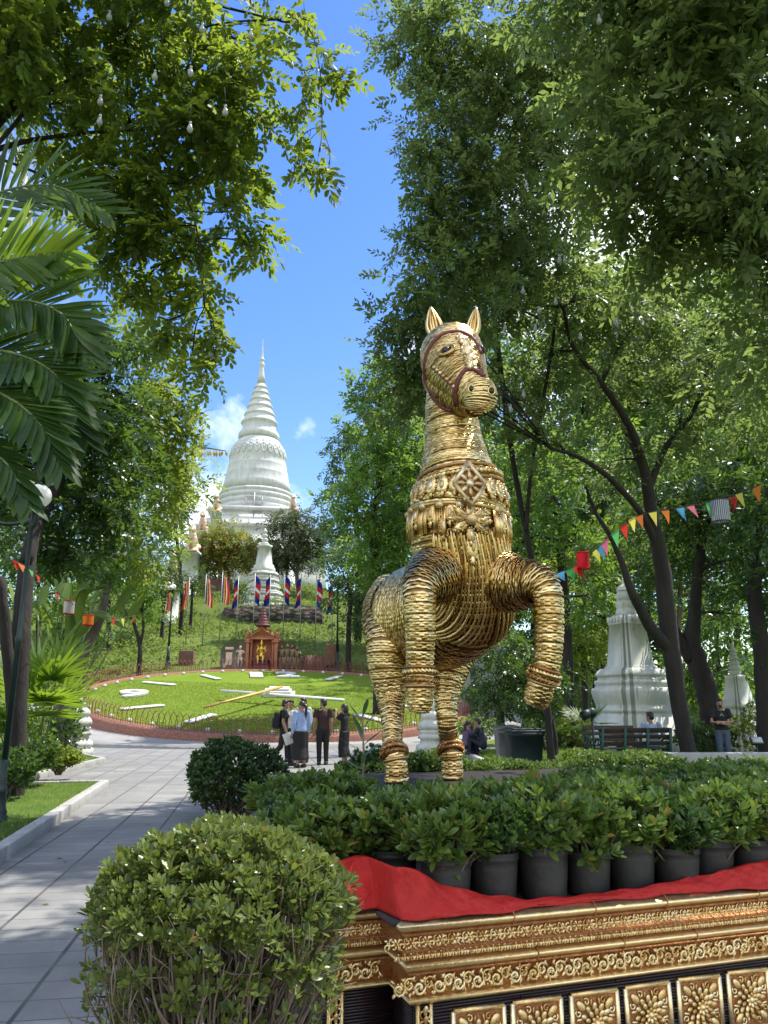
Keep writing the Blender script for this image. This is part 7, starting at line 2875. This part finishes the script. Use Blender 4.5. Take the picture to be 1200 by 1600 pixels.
def bin_(label, c, w, d, h, rz, m):
    root = thing('wheelie_bin', label, 'bin', (0, 0, 0))
    mb = MB()
    prof = []
    sh = np.array([(-1, -1), (1, -1), (1, 1), (-1, 1)], float)
    V = []
    for z, f in ((.08, .78), (h * .3, .85), (h * .82, .96), (h * .84, 1.03), (h * .9, 1.04)):
        for x, y in sh:
            V.append((x * w / 2 * f, y * d / 2 * f, z))
    mb.add(np.array(V), [tuple(f) for f in ring_faces(5, 4)] + [(3, 2, 1, 0), (16, 17, 18, 19)])
    build('bin_body', mb, m, root, smooth=False)
    mb = MB()
    box(mb, (0, -.01, h * .94), (w * 1.10, d * 1.08, .055), rot('X', .03), .02)
    box(mb, (0, 0, h * .98), (w * .9, d * .85, .05), rot('X', .03), .02)
    tube(mb, [(-w * .42, d * .56, h * .93), (w * .42, d * .56, h * .93)], .025, 8)
    build('lid', mb, m, root, smooth=False)
    for sx in (-1, 1):
        mb = MB()
        tube(mb, [(sx * w * .40 - .03, d * .40, .1), (sx * w * .40 + .03, d * .40, .1)], .1, 14)
        build('wheel', mb, mat_cord, root)
    root.location = Vector(c)
    root.rotation_euler = (0, 0, rz)


p = at(818, 1150, 18.6)
bin_('big dark green wheelie bin with closed lid on the lawn edge', (p[0], 18.6, .12), .74, .75, 1.0, .15, mat_bin)
p = at(793, 1150, 19.5)
bin_('grey bin standing half behind the dark green wheelie bin', (p[0], 19.5, .12), .55, .6, 1.03, .1, mat_bin2)
# small floodlight by the slim stupa
p = at(1182, 1158, 20)
root = thing('floodlight', 'flat floodlight lying on the grass beside the slim white stupa', 'floodlight', (p[0], 20, .12))
mb = MB()
z_ = zat(1182, 1158, 20)
box(mb, (p[0], 20, z_), (.3, .08, .2), rot('X', -.6), .01)
tube(mb, [(p[0], 20.02, .12), (p[0], 20.02, z_)], .02, 6)
build('housing', mb, mat_cord, root, smooth=False)
mb = MB()
box(mb, (p[0], 19.955, z_ + .03), (.25, .02, .15), rot('X', -.6))
build('glass', mb, pmat('pale_glass', (.5, .52, .52), None, .1), root, smooth=False)

# ------------------------------------------------------------------ bunting and lanterns
pen_cols = dict(orange=(.62, .17, .04), yellow=(.62, .55, .10), green=(.10, .42, .12), red=(.55, .04, .03), blue=(.10, .30, .52), pink=(.60, .16, .22))
pen_m = {}
for k_, c in pen_cols.items():
    m = bpy.data.materials.new(k_ + '_pennant_cloth')
    nt = nodes_of(m)
    finish(nt, c, .7, trans=.45, tcol=c, spec=.2)
    pen_m[k_] = m


def bunting(label, pts, flags):
    P = spline(np.array([at(*p) for p in pts]), 10)
    root = thing('bunting', label, 'bunting', P[len(P) // 2])
    mb = MB()
    tube(mb, P, .006, 5)
    build('cord', mb, mat_cord, root)
    for (px, py, col, L, tilt) in flags:
        # nearest point of the cord in view
        best, k = 1e9, 0
        for i, q in enumerate(P):
            v = q - np.array([0, 0, EYE])
            zc = v[1] * CP + v[2] * SP
            x = 600 + FPX * v[0] / zc
            if abs(x - px) < best:
                best, k = abs(x - px), i
        a = P[k]
        t = nrm(P[min(k + 1, len(P) - 1)] - P[max(k - 1, 0)])
        w = .17
        mb = MB()
        dn = nrm(np.array([tilt, .1 * rng.normal(), -1.0]))
        V = []
        m_ = 6
        for i in range(m_ + 1):
            f = i / m_
            bend = np.array([0, 1.0, 0]) * (.04 * math.sin(f * 2.5 + px))
            V += [a + t * w / 2 * (1 - f) + dn * L * f + bend, a - t * w / 2 * (1 - f) + dn * L * f + bend]
        mb.add(np.array(V), [(2 * i, 2 * i + 1, 2 * i + 3, 2 * i + 2) for i in range(m_)])
        build('pennant', mb, pen_m[col], root)


bunting('string of coloured pennants sagging from the dark trunk past the striped lantern', [(868, 897, 12.2), (905, 880, 12), (960, 832, 11.5), (1000, 805, 11), (1080, 790, 10), (1140, 775, 9), (1200, 752, 8.2), (1330, 690, 7)],
        [(874, 897, 'blue', .16, .5), (889, 888, 'green', .24, .3), (900, 880, 'red', .26, .5), (931, 855, 'yellow', .24, .2), (938, 848, 'blue', .26, .1), (946, 842, 'pink', .24, .1), (960, 832, 'green', .24, .2), (972, 822, 'red', .22, .3), (985, 815, 'yellow', .2, .3),
         (1001, 806, 'orange', .22, .05), (1020, 803, 'yellow', .22, .1), (1040, 800, 'orange', .22, .15), (1063, 797, 'blue', .21, .2), (1083, 793, 'pink', .2, .25), (1105, 788, 'green', .2, .25), (1158, 769, 'yellow', .2, .1), (1188, 757, 'orange', .2, .05)])
bunting('short string of pennants running from the dark trunk to the orange lantern', [(-40, 850, 12), (28, 878, 12.5), (60, 900, 13), (100, 935, 14), (140, 955, 15), (180, 966, 16), (212, 962, 17)],
        [(20, 874, 'red', .18, .3), (34, 882, 'orange', .18, .5), (45, 890, 'green', .16, .5), (58, 898, 'red', .18, .5), (88, 925, 'red', .16, .2), (178, 966, 'red', .18, .2), (190, 968, 'yellow', .2, .3), (208, 962, 'orange', .22, -.3)])


def lantern(label, px, py, Y, w_px, h_px, col, ribs=False):
    c = at(px, py, Y)
    m_ = mpp(px, py, Y)
    r, h = w_px * m_ / 2, h_px * m_
    root = thing('lantern', label, 'lantern', c)
    m = bpy.data.materials.new('lantern_cloth')
    nt = nodes_of(m)
    if ribs:
        a = N_(nt, 'ShaderNodeAttribute')
        a.attribute_name = 'tc'
        sx = N_(nt, 'ShaderNodeSeparateXYZ')
        nt.links.new(a.outputs['Vector'], sx.inputs[0])
        st = math_(nt, 'GREATER_THAN', math_(nt, 'FRACT', math_(nt, 'MULTIPLY', sx.outputs[0], 30.0)), .5)
        c_ = mixc(nt, st, (.10, .12, .13), (.5, .53, .54))
    else:
        c_ = (*col, 1)[:3]
    finish(nt, c_, .75, trans=.35, tcol=c_, spec=.2)
    mb = MB()
    tube(mb, [c - np.array([0, 0, h / 2]), c + np.array([0, 0, h / 2])], r, 30, cap=False)
    build('lamp_shade', mb, m, root, use_tc=True)
    for s in (-1, 1):
        mb = MB()
        a = np.linspace(0, 2 * PI, 31)
        tube(mb, c + np.stack([np.cos(a) * r, np.sin(a) * r, np.full(31, s * h / 2)], -1), .008, 5, cap=False)
        build('hoop', mb, mat_cord if col[0] < .3 else pen_m['red'], root)
    mb = MB()
    tube(mb, [c + np.array([-r, 0, h / 2]), c + np.array([r, 0, h / 2])], .005, 4)
    tube(mb, [c + np.array([0, 0, h / 2]), c + np.array([0, 0, h / 2 + .3])], .004, 4)
    build('hanger', mb, mat_cord, root)
    if ribs:
        mb = MB()
        P = c + np.array([r * .9, 0, h / 2])
        for k in range(5):
            tube(mb, spline([P, P + np.array([.05 + .02 * k, .02 * rng.normal(), .03]), P + np.array([.07, .03 * rng.normal(), -.05 - .02 * k])], 3), .012, 5)
        build('bow', mb, pen_m['red'], root)


lantern('red drum lantern hanging at the low end of the pennant string', 911, 876, 12.0, 19, 25, (.55, .02, .03))
lantern('dark striped drum lantern hanging among the bright pennants', 1125, 799, 9.3, 28, 34, (.2, .2, .2), True)
lantern('small orange drum lantern hanging by the leaning trunk', 138, 969, 15, 16, 15, (.65, .17, .03))
lantern('grey drum lantern hanging beside the orange one', 108, 949, 14.4, 16, 20, (.42, .40, .38))

# ------------------------------------------------------------------ hanging bulbs
proto = None


def bulb_at(px, py, Y, label, group):
    global proto
    p = at(px, py, Y)
    if proto is None:
        proto = thing('hanging_bulb', label, 'light bulb', (0, 0, 0), group)
        mb = MB()
        lathe(mb, [(.002, -.085), (.022, -.08), (.037, -.058), (.04, -.035), (.034, -.01), (.022, .02), (.018, .04)], n=16)
        build('bulb', mb, mat_bulb, proto)
        mb = MB()
        lathe(mb, [(.019, .035), (.02, .075), (.008, .085)], n=10)
        build('cap', mb, mat_bulb, proto)
        mb = MB()
        tube(mb, [(0, 0, .08), (.01, 0, .2), (.04, .02, .34)], .0028, 4)
        build('cord', mb, mat_cord, proto)
        proto.location = Vector(p)
        return
    dup(proto, p, random.random() * 6, label, group, .82)


for px, py in ((874, 405), (817, 453), (842, 484), (789, 511), (836, 512), (793, 537), (835, 557), (907, 525), (963, 503), (818, 615), (798, 638), (936, 30), (882, 405), (822, 288), (868, 470)):
    bulb_at(px, py, 11.5 if py > 100 else 7.5, 'clear hanging bulb dangling on its cord in the trees above the horse', 'bulbs hanging in the trees above the horse')
for px, py in ((171, 24), (242, 117), (298, 111), (157, 156), (156, 187), (392, 53), (316, 43), (261, 2), (352, 172), (297, 198)):
    bulb_at(px, py, 7.2, 'clear hanging bulb dangling on its cord in the overhanging tree above the palm', 'bulbs hanging in the overhanging tree above the palm')

# ------------------------------------------------------------------ people
mat_skin = pmat('skin', (.36, .20, .13), (.30, .16, .10), .5, scale=9)
mat_hair = pmat('black_hair', (.012, .010, .010), (.02, .016, .014), .4, scale=30)


def cloth(name, c, d=None):
    return pmat(name, c, d or tuple(x * .7 for x in c), .8, scale=7, bump=.35, bscale=14, bdist=.02)


STAND = dict(pel=(0, 0, .93), wai=(0, 0, 1.08), che=(0, .01, 1.27), nec=(0, 0, 1.44), hea=(0, .03, 1.575),
             shL=(-.185, 0, 1.40), elL=(-.225, -.03, 1.12), wrL=(-.22, .05, .87), shR=(.185, 0, 1.40), elR=(.225, -.03, 1.12), wrR=(.22, .05, .87),
             hiL=(-.09, 0, .90), knL=(-.095, .03, .48), anL=(-.095, -.02, .07), hiR=(.09, 0, .90), knR=(.095, .03, .48), anR=(.095, -.02, .07))


def person(label, loc, rz, pose=None, h=1.68, top=None, low=None, hair='short', sleeves='long', skirt=False, shoe=None, extra=None, group=None, collar=None, head_yaw=0.0):
    J = {k: np.array(v, float) for k, v in STAND.items()}
    for k, v in (pose or {}).items():
        J[k] = np.array(v, float)
    s = h / 1.70
    root = thing('person', label, 'person', (0, 0, 0), group)
    a = lambda *ks: np.array([J[k] for k in ks])
    body = MB()
    tube(body, np.array([J['pel'] - [0, 0, .06], J['pel'], J['wai'], J['che'], J['nec'] - [0, 0, .05]]), [.12, .135, .115, .135, .08], 14, sx=1.1, sy=.72, up=(1, 0, 0))
    hd = J['hea']
    Rh = rot('Z', head_yaw)
    tube(body, np.array([J['nec'] - [0, 0, .06], J['nec'], hd - [0, 0, .05]]), [.062, .055, .055], 10)
    hl = lambda x, y, z: hd + Rh @ np.array([x, y, z])
    ball(body, hl(0, 0, .03), (.074, .092, .105), 14, 10, Rh)
    ball(body, hl(0, .035, -.05), (.055, .055, .065), 12, 8, Rh)
    ball(body, hl(0, .098, -.012), (.014, .022, .026), 8, 6, Rh)
    ball(body, hl(0, .088, -.058), (.024, .012, .008), 8, 5, Rh)
    for sx in (-1, 1):
        ball(body, hl(sx * .074, -.005, .0), (.012, .022, .032), 8, 6, Rh)
        ball(body, hl(sx * .033, .082, .035), (.02, .012, .007), 8, 5, Rh)
    for sd in 'LR':
        sg = -1 if sd == 'L' else 1
        tube(body, a('sh' + sd, 'el' + sd, 'wr' + sd), [.056, .045, .031], 10)
        ball(body, J['sh' + sd], .062, 10, 8)
        wr, el = J['wr' + sd], J['el' + sd]
        d = nrm(wr - el)
        side = nrm(np.cross(d, [0, 1.0, .01])) if abs(d[1]) < .9 else np.array([1.0, 0, 0])
        nrm_ = np.cross(side, d)
        tube(body, [wr - d * .01, wr + d * .05, wr + d * .09], [.026, .034, .032], 8, sx=1.15, sy=.6, up=side)
        for f, (o, L) in enumerate(((-.027, .068), (-.009, .08), (.009, .074), (.027, .058))):
            b0 = wr + d * .085 + side * o
            tube(body, [b0 - d * .02, b0 + d * L * .5 + nrm_ * .006, b0 + d * L * .85 + nrm_ * .022], [.0095, .0088, .0075], 6)
        t0 = wr + d * .03 - side * .028
        tube(body, [t0, t0 + d * .035 - side * .022, t0 + d * .065 - side * .022 + nrm_ * .01], [.012, .0105, .009], 6)
        tube(body, a('hi' + sd, 'kn' + sd, 'an' + sd), [.088, .058, .04], 10)
        an, kn = J['an' + sd], J['kn' + sd]
        fw = np.array([0, 1.0, 0]) if 'toe' + sd not in J else nrm(J['toe' + sd])
        tube(body, [an - fw * .05 + [0, 0, -.02], an + fw * .08 + [0, 0, -.035], an + fw * .16 + [0, 0, -.045]], [.036, .04, .026], 8)
    scale = np.array([s, s, s])
    bm = remesh(body, .0095, smooth_it=3)
    bm.v = [bm.verts() * s]
    build('body', bm, mat_skin, root)
    # hair
    mb = MB()
    if hair == 'short':
        ball(mb, hl(0, -.012, .055), (.083, .096, .092), 14, 9, Rh)
        ball(mb, hl(0, -.05, .01), (.078, .062, .075), 12, 8, Rh)
        ball(mb, hl(0, .05, .105), (.06, .05, .036), 10, 6, Rh)
    elif hair == 'long':
        ball(mb, hl(0, -.014, .05), (.086, .098, .094), 14, 9, Rh)
        tube(mb, [hl(0, -.06, .06), hl(0, -.10, -.08), hl(0, -.10, -.25), hl(0, -.10, -.42)], [.075, .085, .075, .04], 12, sx=1.1, sy=.6, up=Rh @ np.array([1.0, 0, 0]))
    elif hair == 'bob':
        ball(mb, hl(0, -.014, .05), (.088, .10, .094), 14, 9, Rh)
        tube(mb, [hl(0, -.05, .06), hl(0, -.065, -.05), hl(0, -.06, -.14)], [.08, .09, .075], 12, sx=1.1, sy=.85, up=Rh @ np.array([1.0, 0, 0]))
    elif hair == 'tail':
        ball(mb, hl(0, -.014, .05), (.084, .098, .092), 14, 9, Rh)
        tube(mb, [hl(0, -.08, .06), hl(0, -.14, .0), hl(0, -.13, -.15), hl(0, -.12, -.38), hl(0, -.12, -.48)], [.03, .04, .04, .03, .008], 8)
    hm = remesh(mb, .012, smooth_it=2)
    hm.v = [hm.verts() * s]
    build('hair', hm, mat_hair, root)
    # eyes
    mb = MB()
    for sx in (-1, 1):
        ball(mb, hl(sx * .033, .083, .018) * s, (.011 * s, .007 * s, .007 * s), 6, 5, Rh)
    build('eyes', mb, mat_eye, root)
    if top is not None:
        mb = MB()
        tube(mb, np.array([J['pel'] - [0, 0, .04], J['pel'] + [0, 0, .04], J['wai'], J['che'], J['nec'] - [0, 0, .05], J['nec'] - [0, 0, .02]]), [.148, .15, .137, .152, .10, .068], 14, sx=1.12, sy=.76, up=(1, 0, 0))
        for sd in 'LR':
            ball(mb, J['sh' + sd], .074, 10, 8)
            if sleeves == 'long':
                tube(mb, a('sh' + sd, 'el' + sd, 'wr' + sd), [.07, .058, .042], 10)
            else:
                tube(mb, np.array([J['sh' + sd], J['sh' + sd] * .35 + J['el' + sd] * .65]), [.076, .075], 10)
        m_ = remesh(mb, .017, smooth_it=2)
        m_.v = [m_.verts() * s]
        build('shirt' if sleeves != 'jacket' else 'jacket', m_, top, root)
    if low is not None:
        mb = MB()
        ball(mb, J['pel'] - [0, 0, .03], (.165, .118, .12), 12, 9)
        for sd in 'LR':
            if skirt:
                tube(mb, np.array([J['hi' + sd] + [0, 0, .02], J['kn' + sd], J['kn' + sd] * .3 + J['an' + sd] * .7]), [.115, .125, .14], 12)
            else:
                tube(mb, a('hi' + sd, 'kn' + sd, 'an' + sd), [.104, .078, .062], 10)
        if skirt:
            tube(mb, np.array([J['pel'], (J['knL'] + J['knR']) / 2, (J['anL'] + J['anR']) / 2 + [0, 0, .12]]), [.15, .16, .18], 12)
        m_ = remesh(mb, .017, smooth_it=2)
        m_.v = [m_.verts() * s]
        build('skirt' if skirt else 'trousers', m_, low, root)
    for sd in 'LR':
        mb = MB()
        an = J['an' + sd]
        fw = np.array([0, 1.0, 0]) if 'toe' + sd not in J else nrm(J['toe' + sd])
        tube(mb, [an - fw * .06 + [0, 0, -.025], an + fw * .07 + [0, 0, -.03], an + fw * .18 + [0, 0, -.045]], [.046, .05, .034], 10)
        mb.v = [mb.verts() * s]
        build('shoe', mb, shoe or mat_cord, root)
    if extra:
        extra(root, J, s, hl)
    root.location = Vector([float(q) for q in loc])
    root.rotation_euler = (0, 0, rz)
    return root


c_black = cloth('black_cloth', (.007, .007, .008))
c_suit = cloth('charcoal_suit', (.009, .009, .011))
c_blue = cloth('pale_blue_shirt_cloth', (.30, .42, .66))
c_white = cloth('white_shirt_cloth', (.60, .58, .54))
c_maroon = cloth('dark_maroon_cloth', (.045, .014, .016))
c_purple = cloth('dusty_purple_cloth', (.13, .085, .15))
c_navy = cloth('navy_cloth', (.014, .018, .04))
c_jean = cloth('blue_denim', (.07, .095, .14))
c_lblue = cloth('washed_blue_cloth', (.36, .47, .60))
c_paper = pmat('white_paper', (.72, .70, .66), None, .8)

G = 'students standing between the clock and the platform'


def gpos(px, Y):
    return np.array([at(px, 1180, Y)[0], Y, .012])


def pack(root, J, s, hl):
    mb = MB()
    c = J['che'] + np.array([0, -.20, -.10])
    box(mb, c * s, (.30 * s, .17 * s, .44 * s), rot('X', -.06), .05)
    box(mb, (c + [0, -.09, -.06]) * s, (.24 * s, .06 * s, .24 * s), rot('X', -.06), .025)
    o = build('backpack', mb, c_black, root, smooth=False)
    mb = MB()
    for sx in (-1, 1):
        tube(mb, np.array([c + [sx * .11, .06, .2], J['sh' + ('L' if sx < 0 else 'R')] * [.62, 1, 1] + [0, .0, .075], J['che'] + [sx * .12, .125, 0], c + [sx * .13, .06, -.18]]) * s, .018, 6)
    build('strap', mb, c_black, o)
    mb = MB()
    tube(mb, np.array([J['che'] + [0, .118, .12], J['wai'] + [0, .112, .02], J['pel'] + [0, .118, .06]]) * s, [.05, .045, .04], 8, sx=1, sy=.3, up=(1, 0, 0))
    build('shirt_front', mb, c_white, root)
    mb = MB()
    w = J['wrR'] + np.array([.02, .04, -.16])
    box(mb, w * s, (.02, .22 * s, .3 * s), rot('X', .35), .006)
    build('paper_bag', mb, c_paper, root)


# walking to the right with head turned to his friends: the figure faces local +y, world +x
person('young man in a black suit with a black backpack, mid stride by the clock', gpos(442, 22.3), -1.35,
       dict(hiL=(-.09, 0, .9), knL=(-.09, .17, .50), anL=(-.09, .20, .07), hiR=(.09, 0, .9), knR=(.09, -.08, .49), anR=(.09, -.42, .14), elL=(-.23, -.08, 1.12), wrL=(-.22, .05, .87), elR=(.22, -.04, 1.12), wrR=(.2, .06, .86)),
       1.77, c_suit, c_black, 'short', 'jacket', extra=pack, group=G)
person('woman in a pale blue shirt and long black skirt with a black ponytail', gpos(470, 21.8), -.25 + .8,
       dict(wrL=(-.24, .06, .86), elL=(-.24, -.02, 1.12)), 1.73, c_blue, c_black, 'tail', 'long', True, group=G, head_yaw=.7)
person('young man in a cream shirt hidden behind the suited man', gpos(453, 24.0), 2.9, None, 1.78, c_white, c_black, 'short', 'short', group=G)
person('tall person in a white shirt behind the woman in blue', gpos(473, 23.6), 2.6, None, 1.83, c_white, c_black, 'short', 'long', group=G)
person('young man in a dark maroon shirt and black trousers seen from behind', gpos(504, 22.8), .25, dict(elL=(-.24, -.02, 1.12), wrL=(-.23, .03, .87)), 1.79, c_maroon, c_black, 'short', 'short', group=G, head_yaw=.8)


def phone(root, J, s, hl):
    mb = MB()
    c = (J['wrL'] + J['wrR']) / 2 + np.array([0, .09, .08])
    box(mb, c * s, (.15 * s, .012, .075 * s), None, .004)
    build('phone', mb, c_black, root)


person('girl in a short sleeved black dress lifting a phone to take a picture', gpos(538, 23.2), 1.2,
       dict(elL=(-.2, .2, 1.2), wrL=(-.07, .26, 1.44), elR=(.2, .2, 1.2), wrR=(.07, .26, 1.44)), 1.66, c_black, c_black, 'bob', 'short', True, extra=phone, group=G)

G2 = 'people sitting on the kerb beyond the platform'
SIT = dict(pel=(0, 0, .50), wai=(0, .03, .65), che=(0, .08, .84), nec=(0, .12, 1.0), hea=(0, .16, 1.13), shL=(-.18, .1, .96), shR=(.18, .1, .96), elL=(-.23, .22, .75), elR=(.23, .22, .75), wrL=(-.12, .42, .66), wrR=(.12, .42, .66),
           hiL=(-.09, 0, .48), hiR=(.09, 0, .48), knL=(-.11, .42, .50), knR=(.11, .42, .50), anL=(-.11, .42, .08), anR=(.11, .42, .08))
LOWSIT = {k: (v[0], v[1], v[2] - (.2 if k not in ('anL', 'anR') else 0.0)) for k, v in SIT.items()}
LOWSIT['knL'], LOWSIT['knR'] = (-.11, .36, .46), (.11, .36, .46)
LOWSIT['wrL'], LOWSIT['wrR'] = (-.08, .40, .56), (.08, .40, .56)
LOWSIT['elL'], LOWSIT['elR'] = (-.24, .2, .60), (.24, .2, .60)


def spos(px, Y, z=.13):
    return np.array([at(px, 1160, Y)[0], Y, z])


person('woman in a dusty purple top sitting on the kerb with an arm raised', spos(726, 25.5), -1.2, {**LOWSIT, 'elL': (-.16, .34, .72), 'wrL': (-.05, .3, .92)}, 1.66, c_purple, c_navy, 'tail', 'long', group=G2)
person('man in a navy jacket sitting turned towards his companions', spos(755, 25.3), 1.15, LOWSIT, 1.78, c_navy, c_navy, 'short', 'long', group=G2)
person('small child sitting between the purple woman and the navy man', spos(741, 26.2), 2.6, LOWSIT, 1.25, c_purple, c_navy, 'short', 'short', group=G2)
bp = at(1022, 1150, 20)
person('man in a pale blue shirt sitting on the dark bench seen from behind', (bp[0], 20.16, .12 + .03), .05, {k: (v[0] * 1.0, v[1] + (.0), v[2]) for k, v in {**SIT, 'che': (0, .0, .86), 'nec': (0, .0, 1.04), 'hea': (0, .03, 1.17), 'wai': (0, 0, .66), 'shL': (-.19, 0, 1.0), 'shR': (.19, 0, 1.0), 'elL': (-.3, .02, .76), 'elR': (.3, .02, .76), 'wrL': (-.2, .25, .62), 'wrR': (.2, .25, .62)}.items()}, 1.72, c_lblue, c_jean, 'short', 'long', head_yaw=.6)


def mask(root, J, s, hl):
    mb = MB()
    ball(mb, hl(0, .072, -.045) * s, (.05 * s, .035 * s, .042 * s), 10, 7)
    build('face_mask', mb, mat_hair, root)
    mb = MB()
    tube(mb, np.array([J['che'] + [-.04, .118, .0], J['che'] + [0, .122, .06], J['che'] + [.04, .118, 0]]) * s, .012, 5)
    build('shirt_print', mb, c_white, root)


person('man in a black T-shirt and jeans standing with folded arms by the slim stupa', (at(1128, 1140, 20.4)[0], 20.4, .125), 2.95,
       dict(elL=(-.25, .06, 1.12), wrL=(.06, .2, 1.12), elR=(.25, .06, 1.12), wrR=(-.06, .22, 1.07)), 1.66, c_black, c_jean, 'short', 'short', extra=mask)
